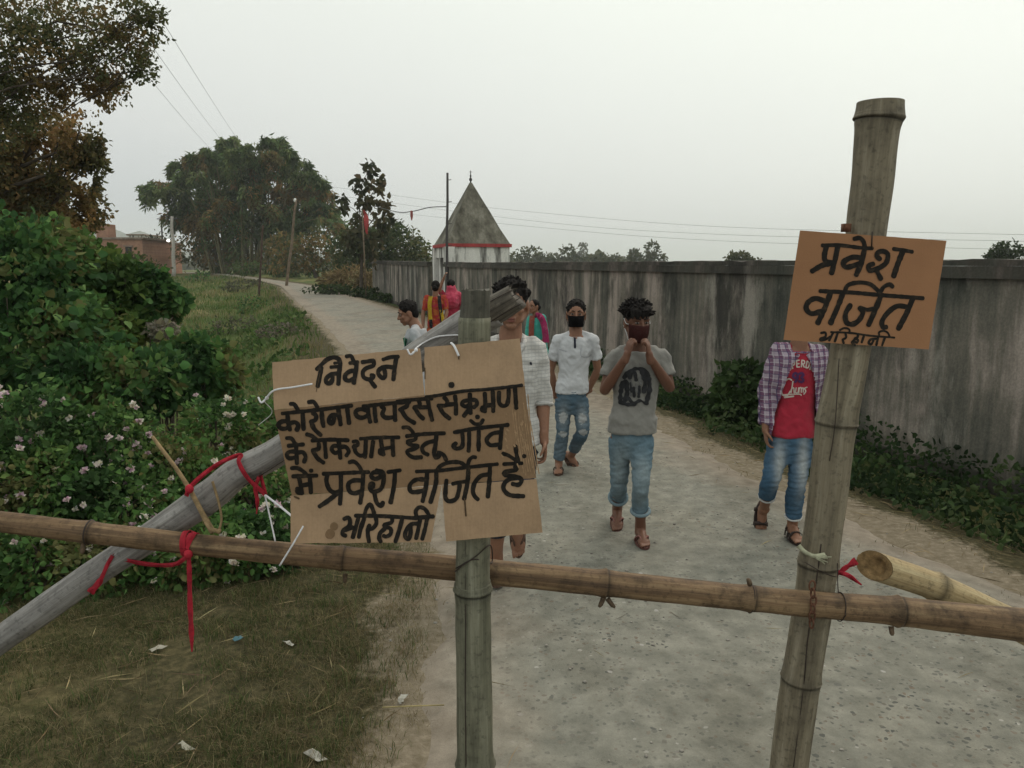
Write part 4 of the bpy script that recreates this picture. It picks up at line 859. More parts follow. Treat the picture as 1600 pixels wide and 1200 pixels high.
for i in range(len(P)-1): Ls.append(Ls[-1]+(P[i+1][0]-P[i][0]).length)
culm('culm', P, [Ls[1]/Ls[-1], Ls[5]/Ls[-1], Ls[7]/Ls[-1], Ls[9]/Ls[-1]], M_POSTR, root2, n=220, ridge=.055, rag=0)
crack([at(1388, 159, YR-.051), at(1384, 200, YR-.05), at(1376, 280, YR-.042), at(1364, 372, YR-.043)], .0022, root2)
crack([at(1283, 850, YR-.048), at(1276, 905, YR-.049), at(1262, 1000, YR-.049), at(1256, 1070, YR-.05), at(1240, 1198, YR-.050)], .0016, root2)
crack([at(1311, 560, YR-.047), at(1305, 660, YR-.051), at(1296, 720, YR-.047)], .0012, root2)
q = MB(); q.box(at(1322, 356, YR-.03), (.018, .02, .02)); q.build('peg', M_RUST, root2)

rail = empty('bamboo_rail', at(800, 900, YB), 'long horizontal bamboo rail tied across the road', 'rail')
rp_ = [(-60, 806, 16.5), (0, 815, 17), (140, 832, 17.5), (290, 849, 17), (480, 868, 18), (640, 881, 19.5), (800, 897, 20.5), (960, 913, 21), (1172, 935, 20.5), (1290, 946, 21.5), (1400, 955, 23), (1600, 977, 27), (1680, 985, 28), (2050, 1022, 31)]
P = pp(rp_, YB); Ls = [0]
for i in range(len(P)-1): Ls.append(Ls[-1]+(P[i+1][0]-P[i][0]).length)
def fx(px): return np.interp(px, [r_[0] for r_ in rp_], Ls)/Ls[-1]
culm('culm', P, [fx(140), fx(535), fx(945), fx(1172), fx(1402)], M_RAIL, rail, n=300, ridge=.10)
for px, py, dx, dy in ((942, 936, -.006, -.012), (952, 938, .008, -.01), (1392, 982, .0, -.01), (1170, 910, -.004, .009), (540, 900, 0, -.01), (131, 853, 0, -.012)):
    p = at(px, py, YB-.012); q = MB(); q.tube([p-Vector((dx, 0, dy))*.6, p+Vector((dx, -.008, dy))*1.0, p+Vector((dx*1.8, -.01, dy*1.5))], [.007, .006, .003], 8, wobble=.3); q.build('stub', M_STUB, rail)

diag = empty('diagonal_pole', at(200, 860, 2.07), 'smooth grey pole slanting up from the lower left behind the notice', 'pole')
P = pp([(-50, 1036, 22, 2.09), (0, 1000, 22, 2.085), (98, 931, 23, 2.08), (160, 888, 22, 2.075), (224, 846, 23, 2.07), (325, 777, 26, 2.065), (371, 740, 24, 2.06), (437, 704, 23, 2.055), (560, 620, 24, 2.045), (700, 527, 25, 2.03), (772, 484, 27, 2.02)], 2.05)
culm('pole', P, [.47], M_GREY, diag, n=160, ridge=.03)
a_ = at(752, 496, 2.02); b_ = at(806, 464, 2.0); t_ = (b_-a_).normalized()
culm('broken_end', [(a_, .038), (a_.lerp(b_, .5), .037), (b_, .034)], [], M_FIBRE, diag, n=12, rag=.03)
for k in range(4):
    o_ = Vector((0, -.034, 0))+Vector((t_.z, 0, -t_.x))*(-.022+k*.0145); crack([a_+o_*.98, a_.lerp(b_, .5)+o_*.99+Vector((0, 0, .002)), b_+o_*.93+t_*random.uniform(-.01, .015)], .0013, diag, 'splinter')
kn = at(330, 775, 2.032); q = MB(); q.ell(kn, (.016, .008, .02)); q.build('knot', M_STUB, diag)
crack([at(380, 760, 2.028), at(440, 722, 2.02), at(520, 668, 2.012)], .0012, diag); crack([at(20, 985, 2.05), at(70, 950, 2.046), at(140, 905, 2.04)], .001, diag)

cut = empty('cut_bamboo', at(1480, 930, 2.13), 'fresh yellow bamboo stump with an oblique cut end behind the rail at the right', 'bamboo stump')
P0 = [(at(1366, 884, 2.10), 23.5*2.1/FPX), (at(1462, 917, 2.12), 22.5*2.12/FPX), (at(1550, 958, 2.14), 23*2.14/FPX), (at(1680, 1024, 2.18), 26*2.18/FPX), (at(1980, 1180, 2.26), 27*2.2/FPX)]
Pc = crom([p for p, _ in P0], 14); rr_ = interp_r([r for _, r in P0], len(Pc)); ax = (Pc[1]-Pc[0]).normalized()
rr_ = np.array(rr_)*(1+.14*np.exp(-((np.arange(len(Pc))-14)/1.0)**2))
cs = np.ones((len(Pc), 3)); cs[14] *= .35; cs[15] *= .7; cs[13] *= .8
q = MB(); seg = 40; q.tube(Pc, rr_, seg, False, uv=True); me = q.mesh('culm'); set_col(me, np.repeat(cs, seg, 0)); co = vco(me)
ring = co[:seg].copy(); dpt = (ring-np.array(Pc[0]))
nd = (dpt @ np.array([.25, -1, .0]))          # nearer to the viewer: cut further along
shift = nd*.75+np.array([.003*mnoise.noise(Vector((k*.7, 1, 1))) for k in range(seg)])
co[:seg] += np.array(ax)[None]*shift[:, None]
for j in (1, 2, 3, 4):
    co[j*seg:(j+1)*seg] += np.array(ax)[None]*(np.maximum(0, shift-.012*j)*.9)[:, None]
me.vertices.foreach_set('co', co.ravel()); link_mesh('culm', me, M_FRESH, cut)
q = MB(); outer = [Vector(v) for v in co[:seg]]; cc = sum(outer, Vector())/seg
inn = [cc+(v-cc)*.66 for v in outer]; deep = [cc+(v-cc)*.55+ax*.02 for v in outer]
outer = [cc+(v-cc)*.985 for v in outer]
q.add(outer+inn+deep, [(k, (k+1) % seg, seg+(k+1) % seg, seg+k) for k in range(seg)]+[(seg+k, seg+(k+1) % seg, 2*seg+(k+1) % seg, 2*seg+k) for k in range(seg)]+[tuple(2*seg+k for k in range(seg))])
me = q.mesh('cut_face'); me.transform(Matrix.Translation(-ax*.0005)); link_mesh('cut_face', me, simple('cut_wood', (.23, .15, .07), .9, .45, 60, .6, 220), cut)

# upright twig tied at the crossing
tw = empty('dry_twig', at(328, 828, 2.0), 'thin bent dry twig tied upright where the grey pole meets the rail', 'twig'); M_TWIG = simple('dry_twig', (.24, .17, .09), .9, .4, 60, .4, 200)
q = MB(); q.tube(crom([at(238, 682, 2.03), at(272, 727, 2.015), at(300, 772, 2.0), at(318, 805, 1.985), at(333, 832, 1.97)], 6), np.linspace(.0045, .008, 25), 8, wobble=.35); q.build('stem', M_TWIG, tw)
q = MB(); q.tube(crom([at(332, 752, 2.0), at(342, 785, 1.995), at(346, 812, 1.985), at(340, 834, 1.97)], 5), .0035, 7, wobble=.3); q.build('branch', M_TWIG, tw)
q = MB(); q.tube(crom([at(322, 815, 1.975), at(330, 826, 1.965), at(345, 830, 1.965)], 5), .006, 7, wobble=.4); q.build('branch', M_TWIG, tw)

# ------------------------------------------------------------------ ties
def ring_pts(c, axis, r, n=18, a0=0, a1=2*math.pi, slant=0):
    axis = axis.normalized(); X = axis.cross(Vector((0, 0, 1))).normalized(); Z = X.cross(axis)
    return [c+X*r*math.cos(a)+Z*r*math.sin(a)+axis*slant*math.sin(a) for a in np.linspace(a0, a1, n)]
railax = Vector((1, 0, -.11))
rib = empty('red_ribbon', at(297, 860, YB), 'red cloth ribbon knotted round the rail with a long tail hanging down', 'ribbon', 'red cloth ribbons on the barrier')
c_ = at(297, 850, YB); cloth_strip('loop', None, None, ring_pts(c_, railax, .031, 22, slant=.008), .018, M_REDCLOTH, twist=0, parent=rib)
cloth_strip('loop', None, None, ring_pts(c_+Vector((-.006, 0, 0)), railax, .0335, 22, slant=-.006), .014, M_REDCLOTH, twist=0, parent=rib)
cloth_strip('tail', None, None, crom([at(295, 866, YB-.034), at(296, 900, YB-.036), at(297, 945, YB-.03), at(299, 985, YB-.034), at(300, 1018, YB-.03)], 6), [.012]*12+[.013]*8+[.010, .009, .007, .005, .003], M_REDCLOTH, twist=.5, parent=rib)
cloth_strip('tail', None, None, crom([at(294, 868, YB-.033), at(275, 881, YB-.02), at(248, 883, 2.02), at(210, 878, 2.035), at(176, 868, 2.038)], 6), .011, M_REDCLOTH, twist=.3, parent=rib)
cloth_strip('tail', None, None, crom([at(176, 868, 2.034), at(168, 882, 2.03), at(156, 908, 2.03), at(141, 926, 2.035)], 6), [.010]*12+[.016]*5+[.021, .02], M_REDCLOTH, twist=.4, parent=rib)
q = MB(); q.ell(at(294, 866, YB-.036), (.011, .009, .012)); q.build('knot', M_REDCLOTH, rib)
rib = empty('red_ribbon', at(380, 730, 2.03), 'red cloth ribbon looped over the grey pole and tied to the upright twig', 'ribbon', 'red cloth ribbons on the barrier')
cloth_strip('strand', None, None, crom([at(291, 775, 1.985), at(298, 760, 1.985), at(322, 738, 1.995), at(350, 720, 2.01), at(376, 711, 2.03), at(373, 722, 2.012), at(388, 748, 2.008), at(415, 773, 2.01)], 6), .011, M_REDCLOTH, twist=.35, parent=rib)
cloth_strip('strand', None, None, crom([at(415, 773, 2.012), at(411, 757, 2.02), at(407, 742, 2.03)], 5), .009, M_REDCLOTH, twist=.3, parent=rib)
cloth_strip('tail', None, None, crom([at(405, 745, 2.02), at(399, 762, 2.015), at(402, 782, 2.015), at(401, 803, 2.015)], 5), [.010]*12+[.007, .005, .003, .002], M_REDCLOTH, twist=.4, parent=rib)
q = MB(); q.ell(at(296, 764, 1.98), (.011, .009, .012)); q.build('knot', M_REDCLOTH, rib)
rib = empty('red_ribbon', at(1312, 893, YR), 'short red ribbon scrap fluttering between leaning post and cut bamboo', 'ribbon', 'red cloth ribbons on the barrier')
cloth_strip('tail', None, None, crom([at(1306, 899, 2.05), at(1320, 888, 2.045), at(1338, 876, 2.05)], 6), [.010]*5+[.013]*4+[.020]*4, M_REDCLOTH, twist=.5, parent=rib)
cloth_strip('tail', None, None, crom([at(1308, 894, 2.045), at(1325, 899, 2.04), at(1346, 914, 2.045)], 6), [.012]*9+[.009, .007, .005, .003], M_REDCLOTH, twist=.5, parent=rib)
M_STRING = simple('white_string', (.66, .66, .68), .8, .15, 80, .3, 300)
def string(label, pts, r=.0022, knot=None):
    P = crom(pts, 8); q = MB(); q.tube(P, r, 7, wobble=.3)
    if knot is not None: q.ell(knot, (.0045, .004, .0045)); q.tube(crom([knot, knot+Vector((-.012, -.004, -.01)), knot+Vector((-.02, 0, .002))], 4), r, 6)
    return tag(q.build('white_string', M_STRING, loc=P[0]), label, 'string', 'white strings tying the notice')
YS = 1.835
string('white string hanging from the red ribbon down to the rail', [at(414, 773, 2.005), at(422, 808, 1.99), at(430, 846, 1.965)])
string('white string running from the red ribbon behind the left edge of the notice', [at(415, 774, 2.003), at(436, 790, 1.93), at(462, 812, YS+.014)], .0028)
string('white string stretched across the upper left corner of the notice', [at(413, 626, YS+.004), at(428, 610, YS-.012), at(458, 605, YS-.0095), at(488, 600, YS-.0075)], .0024, at(417, 622, YS+.004))
string('white string stub through the lower left corner of the notice', [at(474, 822, YS-.016), at(458, 850, YS-.02), at(437, 884, YS-.01)], .0022)
string('white string end poking through the notice above the word gap', [at(705, 536, YS+.03), at(710, 541, YS-.001), at(717, 556, YS-.009)], .0028)
string('white string looped over the grey pole above the notice', [at(645, 551, YS+.01), at(655, 540, 1.99), at(680, 527, 1.985), at(706, 524, 1.985), at(722, 524, 1.975)], .0022, at(650, 547, YS-.002))
string('thin white thread trailing down left of the notice edge', [at(414, 628, YS+.004), at(425, 645, 1.9), at(404, 664, 1.98)], .001)
# wires and chain
def tie(label, pts, r, m, name='binding_wire', cat='wire', group=None):
    q = MB(); P = crom(pts, 8); q.tube(P, r, 6, wobble=.2); return tag(q.build(name, m, loc=P[0]), label, cat, group)
tie('dark wire wound slantwise round the notice post and the rail', [at(711, 893, YL-.02), at(722, 884, YL-.044), at(745, 868, YL-.046), at(766, 852, YL-.02), at(769, 876, YB-.022), at(764, 880, YL), at(740, 874, YL-.047), at(712, 888, YL-.024)], .0016, M_WIREB)
tie('thin dark wire tied round the rail right of the leaning post', ring_pts(at(1312, 948, YB), railax, .0365, 20)+[at(1310, 925, YB+.01), at(1309, 880, YR-.04)], .0014, M_WIREB)
tie('thin dark wire ring on the rail at a joint left of the leaning post', ring_pts(at(1172, 935, YB), railax, .0365, 24), .0018, M_WIREB)
tie('dark cord wrapped round the rail at the joint near the left edge', ring_pts(at(140, 832, YB), railax, .031, 24), .0025, M_WIREB)
tie('thin dark wire wrapped round the leaning post above the rail', ring_pts(at(1277, 884, YR), Vector((.25, 0, 1)), .053, 28, slant=.01), .0014, M_WIREB)
ch = empty('rusty_chain', at(1270, 940, YB-.04), 'rusty chain links hanging over the rail at the leaning post', 'chain')
for i, (px, py) in enumerate([(1269, 915), (1270, 927), (1271, 939), (1270, 951), (1269, 963), (1268, 974)]):
    c = at(px, py, YB-.040-.004*math.sin(i)); q = MB(); A1 = Vector((1, 0, 0)) if i % 2 == 0 else Vector((.3, -.95, 0)); pts = [c+A1*.0075*math.cos(a)+Vector((0, 0, .013))*math.sin(a) for a in np.linspace(0, 2*math.pi, 15)]
    q.tube(pts, .0026, 6, False); q.build('link', M_RUST, ch)
rp2 = empty('frayed_rope', at(1272, 868, YR-.055), 'frayed pale green rope end tied on the leaning post above the rail', 'rope'); M_ROPE = simple('pale_rope', (.34, .34, .24), .9, .3, 60, .4, 200)
q = MB(); q.tube(crom([at(1248, 852, YR-.05), at(1258, 862, YR-.06), at(1272, 868, YR-.062), at(1288, 866, YR-.058)], 6), .006, 8, wobble=.4); q.build('strand', M_ROPE, rp2)
for k in range(7):
    e_ = at(1285+random.uniform(-6, 14), 872+random.uniform(-4, 12), YR-.06); q = MB(); q.tube(crom([at(1270, 868, YR-.062), at(1278, 872+random.uniform(-3, 3), YR-.07), e_], 4), .0016, 5); q.build('fibre', M_ROPE, rp2)

# ------------------------------------------------------------------ lettering strokes, as written by hand (photo pixels)
CR = {'A': (420, 540, 7.2727), 'B': (620, 580, 7.2727), 'C': (430, 690, 7.2727), 'D': (630, 690, 7.2727), 'E': (1240, 355, 6.6667), 'F': (1240, 430, 6.6667)}
def S(crop, w, txt):
    ox, oy, s = CR[crop]; out = []
    for st in txt.strip().split(';'):
        st = st.strip()
        if not st: continue
        ww = w
        if st[0] == '*': k, st = st[1:].split(':'); ww = float(k)
        out.append((ww/s, [(ox+float(a.split(',')[0])/s, oy+float(a.split(',')[1])/s) for a in st.split()]))
    return out
LINES1 = [
 S('A', 46, "545,268 600,215 660,160 730,135 790,150 812,205 800,300 790,438; 600,250 578,350 555,462; *36:705,245 790,238; *30:745,200 798,192; 795,315 715,325 655,370 652,415 690,428 722,390 722,335;"
   "*40:882,122 935,118 958,165 978,208; *38:920,198 1010,188; 1000,192 985,310 966,425; 985,285 925,290 872,330 868,380 910,398 972,372;"
   "*42:1062,188 1190,168; *44:1188,172 1190,225 1110,255 1068,300 1078,358 1130,383 1178,368 1192,340 1165,338; 1150,388 1178,430 1208,468;"
   "*40:1298,158 1380,132 1470,125; 1450,132 1432,240 1415,388; 1430,250 1335,240 1258,270 1245,320 1290,368 1322,340 1312,275 1285,245")
 , S('A', 46, "*40:152,772 540,732 940,682; *42:245,662 290,668 330,730; *42:452,642 510,640 552,700; 212,790 222,880 240,958; 225,860 150,862 108,900 140,942 205,938 240,895; 240,882 300,870 335,908 318,958; 385,780 390,870 396,952;"
   "500,765 538,795 528,845 478,862; 480,862 515,945 590,1018; 600,742 606,830 622,918; 790,722 802,800 816,898; 805,792 722,790 684,830 692,878 725,882 742,825; 890,702 900,790 912,882;"
   "*42:1072,690 1400,655 1600,640; 1122,690 1132,780 1152,868; 1132,742 1042,722 988,748 1002,800 1060,820 1130,792; 1200,682 1206,770 1216,862; 1282,690 1310,722 1290,778 1332,820 1430,812; 1430,662 1432,750 1436,848")
   + S('B', 44, "*38:0,345 120,330 320,315 400,312; 110,345 118,395 60,422 35,440; 50,438 110,530 200,588; 250,332 260,390 198,412; 200,412 250,490 300,540; 262,412 360,408; 352,332 372,430 402,556")
 , S('B', 44, "*36:332,295 500,270 760,226 1000,208 1250,182 1420,160; *62:612,156 628,156; 540,300 572,340 560,388 470,392; 482,402 530,480 600,538; 562,382 660,372; 662,282 672,380 672,488;"
   "830,262 832,370 838,478; 830,330 762,340 742,380 790,402 830,372; 832,322 900,332 908,380 875,410; 820,432 762,508; 1000,252 1006,350 1002,460; 1000,455 968,440 978,410; 1002,392 1090,382; 1090,232 1096,340 1096,458;"
   "1162,240 1162,350 1200,394 1250,380 1270,300 1272,212; 1342,192 1350,300 1358,420")
 , S('C', 44, "*40:150,48 320,32; 236,25 242,140 246,248; 238,112 162,116 132,150 160,190 236,178; 242,130 310,120 345,170 328,232; *44:495,25 492,80 425,102; 430,112 482,190 550,240; 562,8 570,90 576,180;"
   "722,0 732,90 740,188; 722,52 662,50 642,90 680,130 730,112; 742,62 800,60 836,110 808,160; *40:885,2 930,-4 938,38 895,52 892,70; *42:900,62 915,120 965,160 1020,150; 1030,-20 1026,80 1020,178; 1112,0 1100,90 1090,172; 1200,-15 1212,60 1230,148; 1230,148 1190,130 1195,95; *38:1212,85 1330,62; 1332,-25 1336,70 1342,158;"
   "*44:360,-82 420,-62 480,-12; *42:418,-10 620,-22 828,-15; *38:968,-32 1180,-46 1405,-48; *40:128,-40 188,-32 228,30")
   + S('B', 44, "*40:70,640 130,640 180,690 192,730; *42:112,738 300,715 540,705; *42:218,738 205,778 120,802 165,838 240,850 205,880 125,905 132,945 190,980 278,978; 450,722 442,820 422,930; *42:440,792 350,812 290,862 302,920 352,948; *42:422,935 442,982 482,965 472,925 530,950 560,1008;"
   "*42:652,695 900,650 1262,610; 742,690 750,780 740,858 680,880 645,850 672,818; 822,690 822,800 816,908; 932,680 930,790 930,898; *38:838,560 890,600 950,595 980,552; *52:910,520 922,520; 1192,642 1182,760 1172,878; 1182,692 1082,712 1022,780 1062,840 1162,832")
 , S('C', 46, "*42:185,302 250,300 310,332 350,372; *44:402,330 416,330; *44:202,395 470,386; 272,412 290,500 302,588; 302,588 252,572 252,532; 292,502 390,482; 392,402 400,490 406,580; *42:548,366 800,356 1060,345; 592,382 582,450 612,538 670,580 738,562; 746,372 746,540 736,708; 702,592 602,670 502,738;"
   "*42:842,236 890,226 940,262 982,330; 1000,362 990,540 965,698; 990,442 890,442 832,482 842,560 900,588 985,560; 1190,352 1120,350 1090,390 1132,425 1190,402 1205,362; 1150,328 1222,350 1232,440 1200,538 1122,570 1082,540 1082,482 1112,482 1110,520; 1125,575 1152,690 1200,728 1225,692; *42:1282,346 1420,326; 1362,342 1350,500 1312,692")
   + S('D', 46, "*38:150,340 400,330 700,296 1070,256; 272,346 260,500 220,680; 262,432 150,432 78,490 82,560 140,574 250,552; 376,332 370,480 310,688; *42:376,332 430,272 530,236 640,236 700,270 730,292; *40:730,292 750,212 790,176 822,180; 492,440 480,560 482,640 522,678 600,650 632,560 642,492; *40:562,480 640,462 720,450; 742,302 730,470 692,650; 986,282 980,440 962,628; 972,372 880,392 812,470 792,560 812,620 850,658;"
   "*38:1132,136 1200,160 1290,220; *44:1276,52 1290,150 1310,240; *44:1370,166 1382,165; *38:1142,256 1350,246; *44:1272,285 1282,322 1162,342 1162,380 1300,402 1345,442 1310,490 1242,480; *46:1290,405 1182,442 1140,500 1152,560 1222,610 1368,620")
 , S('C', 44, "782,880 830,862 850,902 840,960 782,1000 762,1050 800,1070; 800,1005 880,975; 952,842 922,950 882,1088; *42:912,842 1200,846 1602,870; 1012,872 970,990 950,1088; *42:1012,862 1032,770 1076,712 1110,772 1132,850; 1140,852 1150,930 1102,988 1062,980 1072,950; 1062,962 1052,1040 1066,1138; *42:1330,872 1320,920 1242,942 1252,970 1312,990 1310,1050 1262,1080 1232,1070; 1242,992 1192,1040 1182,1100 1200,1138; 1442,882 1410,1000 1366,1138")
   + S('D', 44, "*42:130,868 340,850; 172,932 92,940 32,1010 22,1080 58,1108 82,1050 82,962; 192,882 170,1000 146,1100; 272,872 250,980 216,1108; *42:152,852 142,790 182,746 240,762 280,812 298,858")]
LINES2 = [
 S('E', 56, "*40:300,190 480,188 700,214 820,220; 342,200 322,290 332,350 400,372; 460,202 430,350 396,478; 372,382 292,400 192,458; *46:632,122 690,112 730,152 742,210; 742,222 702,380 652,498; 712,322 620,312 532,352 522,400 570,415 680,382; *52:900,332 868,300 882,262 932,250 982,280 970,360 920,408 850,440 792,450 782,402 830,382; *52:862,440 885,490 910,538; *44:1042,226 1140,240 1235,256; 1142,242 1090,370 1042,512")
 , S('F', 56, "*44:278,165 600,180 900,206 1348,240; 386,182 322,350 252,498; 332,272 230,242 152,282 132,350 190,400 300,372; 516,182 460,330 386,498; *44:530,172 570,102 680,76 790,90 860,142 900,190; *44:900,182 940,122 1000,96 1032,120; 592,312 542,400 552,490 612,510 680,470 722,390 692,340; *44:702,340 770,360 850,342; 906,222 860,340 782,518; 1242,242 1180,390 1092,558; *54:1192,332 1080,322 982,390 922,480 932,540 966,540")
 , S('F', 26, "*22:390,592 600,602 800,630 1050,650; 287,602 330,597 332,640 282,660 284,680 330,670 380,642; 410,602 372,680; 460,602 430,690; *22:482,572 530,550 580,565 582,600; 542,612 546,650 512,670; 512,672 522,708; 672,622 662,650 632,660 670,672 662,700 632,692; 632,675 608,702 640,730; 732,632 710,700; 862,662 802,670 782,708 810,718 832,680; 882,642 862,728; 950,652 922,732; *22:892,622 892,592 940,580 982,600 1000,640")]
M_INK, nt, b, out = mat('black_paint'); v = coords(nt)
nt.links.new(ramp(nt, noise_n(nt, v, 75, 6, .7), [(.35, (.009, .008, .007)), (.55, (.017, .014, .011)), (.72, (.060, .042, .026))]), b.inputs['Base Color']); b.inputs['Roughness'].default_value = .7; b.inputs['Specular IOR Level'].default_value = .15
_sk = 0
def ribbon_mesh(q, w, pts, fmap, cap=True, var=.12, step=2.2, mono=False):
    """flat brush stroke: fmap(px, py, lift) gives the point on the surface"""
    global _sk; _sk += 1
    lift0 = .0006+(_sk % 11)*.00011
    n = max(3, int(sum(math.dist(pts[i], pts[i+1]) for i in range(len(pts)-1))/(len(pts)-1)/step))
    C = [(v.x, v.y) for v in crom([Vector((a, b, 0)) for a, b in pts], n)] if len(pts) > 1 else pts
    C = np.array(C); m = len(C)
    t = np.gradient(C, axis=0); t /= np.maximum(np.linalg.norm(t, axis=1, keepdims=True), 1e-6); nn = np.stack([-t[:, 1], t[:, 0]], 1)
    hw = np.array([w/2*(1+var*mnoise.noise(Vector((c[0]*.16, c[1]*.16, _sk)))*1.8) for c in C])
    vs = []; fs = []
    def put(p, k): vs.append(fmap(p[0], p[1], lift0+.00012*k/m)); return len(vs)-1
    rows = []
    for i in range(m): rows.append((put(C[i]+nn[i]*hw[i], i), put(C[i], i), put(C[i]-nn[i]*hw[i], i)))
    for i in range(m-1):
        for k in (0, 1): fs.append((rows[i][k], rows[i+1][k], rows[i+1][k+1], rows[i][k+1]))
    if cap:
        for i, sg in ((0, -1), (m-1, 1)):
            prev = rows[i][0]
            for a in np.linspace(0, math.pi, 7)[1:-1]:
                cur = put(C[i]+nn[i]*hw[i]*math.cos(a)+t[i]*sg*hw[i]*.8*math.sin(a), i); fs.append((prev, cur, rows[i][1])); prev = cur
            fs.append((prev, rows[i][2], rows[i][1]))
    q.add(vs, fs)
def raw_build(q, name, m, parent):
    me = bpy.data.meshes.new(name); me.from_pydata(q.v, [], q.f); me.update(); return link_mesh(name, me, m, parent, smooth=False)

def card_mat(name, c, corr=115):
    m, nt, b, out = mat(name); uv = coords(nt, 'UV'); o = coords(nt); c = np.array(c)
    w = N(nt, 'TexWave', Scale=corr/6.283/1.0, Distortion=.6, Detail=2.0); w.inputs['Detail Scale'].default_value = 2; nt.links.new(uv, w.inputs['Vector'])
    st = noise_n(nt, coords(nt, 'UV', (42, 2, 1)), 1.0, 4); big = noise_n(nt, o, 7, 5); fine = noise_n(nt, o, 160, 3)
    col = ramp(nt, big, [(.3, tuple(c*.82)), (.5, tuple(c)), (.7, tuple(c*1.10))])
    col = mixc(nt, .25, col, ramp(nt, st, [(.35, .72), (.6, 1.0)]), 'MULTIPLY'); col = mixc(nt, .3, col, ramp(nt, w.outputs['Fac'], [(0, .72), (1, 1.0)]), 'MULTIPLY'); col = mixc(nt, .4, col, ramp(nt, fine, [(.3, .7), (.7, 1.0)]), 'MULTIPLY')
    nt.links.new(col, b.inputs['Base Color']); b.inputs['Roughness'].default_value = .8
    bump(nt, b, w.outputs['Fac'], .25, .002); return m
M_CARD = card_mat('cardboard', (.40, .27, .165)); M_CARD_DARK = card_mat('cardboard_shaded', (.29, .185, .105)); M_CARD2 = simple('plain_cardboard', (.30, .155, .08), .85, .10, 5, .25, 240, .15)  # M_CARD_DARK: same cardboard with the down-tilted middle panel's shade put into its colour
def panel(q, corners, fmap, nu=12, nv=8, thick=.004, jag=0):
    """corners in photo pixels: tl, tr, br, bl"""
    tl, tr_, br, bl = [np.array(c, float) for c in corners]; F = []; Bk = []; PX = []
    for j in range(nv+1):
        for i in range(nu+1):
            u, v = i/nu, j/nv; p = (tl*(1-u)+tr_*u)*(1-v)+(bl*(1-u)+br*u)*v
            if jag and (i in (0, nu) or j in (0, nv)): p = p+jag*np.array([mnoise.noise(Vector((p[0]*.2, p[1]*.2, 0))), mnoise.noise(Vector((p[0]*.2, p[1]*.2, 5)))])
            F.append(fmap(p[0], p[1], 0)); Bk.append(fmap(p[0], p[1], -thick)); PX.append(p)
    W = nu+1; nF = len(F); fs = []; fb = len(q.f)
    for j in range(nv):
        for i in range(nu):
            a = j*W+i; fs.append((a, a+W, a+W+1, a+1)); fs.append((nF+a, nF+a+1, nF+a+W+1, nF+a+W))
    rim = [i for i in range(W)]+[j*W+nu for j in range(1, nv+1)]+[nv*W+i for i in range(nu-1, -1, -1)]+[j*W for j in range(nv-1, 0, -1)]
    for k in range(len(rim)):
        a, b2 = rim[k], rim[(k+1) % len(rim)]; fs.append((a, b2, nF+b2, nF+a))
    q.add(F+Bk, fs)
    for k, f in enumerate(fs): q.uv[fb+k] = [(PX[i % nF][0]/100, PX[i % nF][1]/100) for i in f]
def fold_v(px, py):
    t = (px-425)/400
    y0 = 566-38*t; y1 = 641-39*t; y2 = 776-27*t; y3 = 850-16*t
    return np.interp(py, [y0-60, y0, y1, y2, y3, y3+60], [-.014, 0, 1, 2, 3, 4])
def sign1_map(px, py, lift):
    v = fold_v(px, py); off = float(np.interp(v, [-.1, 0, 1, 2, 3, 4], [-.018, -.016, .012, -.003, .014, .02]))
    off += .006*math.sin(px*.019+1)+.0028*math.sin(px*.05+py*.03)+.005*max(0, (px-800)/50)
    return at(px, py, YS-off-lift)
sg = empty('cardboard_notice', at(640, 700, YS+.02), 'big creased cardboard notice with five lines of black handwriting tied to the left post', 'notice', None)
def bnd(px): t = (px-425)/400; return 641-39*t
def bnd2(px): t = (px-425)/400; return 776-27*t
q = MB(); panel(q, [(428, bnd(428)), (820, bnd(820)), (838, bnd2(838)-1), (456, bnd2(456))], sign1_map, 40, 14, jag=.8); q.build('middle_panel', M_CARD_DARK, sg, False)
q = MB(); panel(q, [(425, 566), (657, 544), (663, bnd(663)-.4), (428, bnd(428)-.4)], sign1_map, 20, 8, jag=1.0); q.build('flap', M_CARD, sg, False)
q = MB(); panel(q, [(663, 543), (812, 529), (820, bnd(820)-.4), (664, bnd(664)-.4)], sign1_map, 16, 8, jag=.8); q.build('flap', M_CARD, sg, False)
q = MB(); panel(q, [(454, bnd2(454)+.4), (690, bnd2(690)+.4), (673, 847), (454, 849)], sign1_map, 20, 8, jag=1.0); q.build('flap', M_CARD, sg, False)
q = MB(); panel(q, [(690.4, bnd2(690)+.4), (838, bnd2(838)+.4), (848, 832), (697, 846)], sign1_map, 16, 8, jag=.6); q.build('flap', M_CARD, sg, False)
for ln in LINES1:
    q = MB()
    for w, pts in ln: ribbon_mesh(q, w*1.13, pts, sign1_map)
    raw_build(q, 'lettering', M_INK, sg)
q = MB()
for (cx, cy, r_) in ((522, 822, 6), (516, 834, 8)):
    ribbon_mesh(q, r_*2, [(cx-1, cy), (cx+1, cy+1)], sign1_map)
raw_build(q, 'stain', simple('grease_stain', (.17, .105, .055), .7, .2, 60, 0), sg)
q = MB()
for pts, w in (([(726, 779), (728, 806)], 2.4), ([(500, 583), (494, 612)], 1.0), ([(664, 575), (664, 592)], 1.6), ([(434, 772), (441, 775)], 1.5), ([(717, 553), (717, 561)], 2.0), ([(460, 776), (467, 779)], 3)): ribbon_mesh(q, w, pts, sign1_map)
raw_build(q, 'slit', simple('slit', (.07, .045, .025), .9, .2, 60, 0), sg)
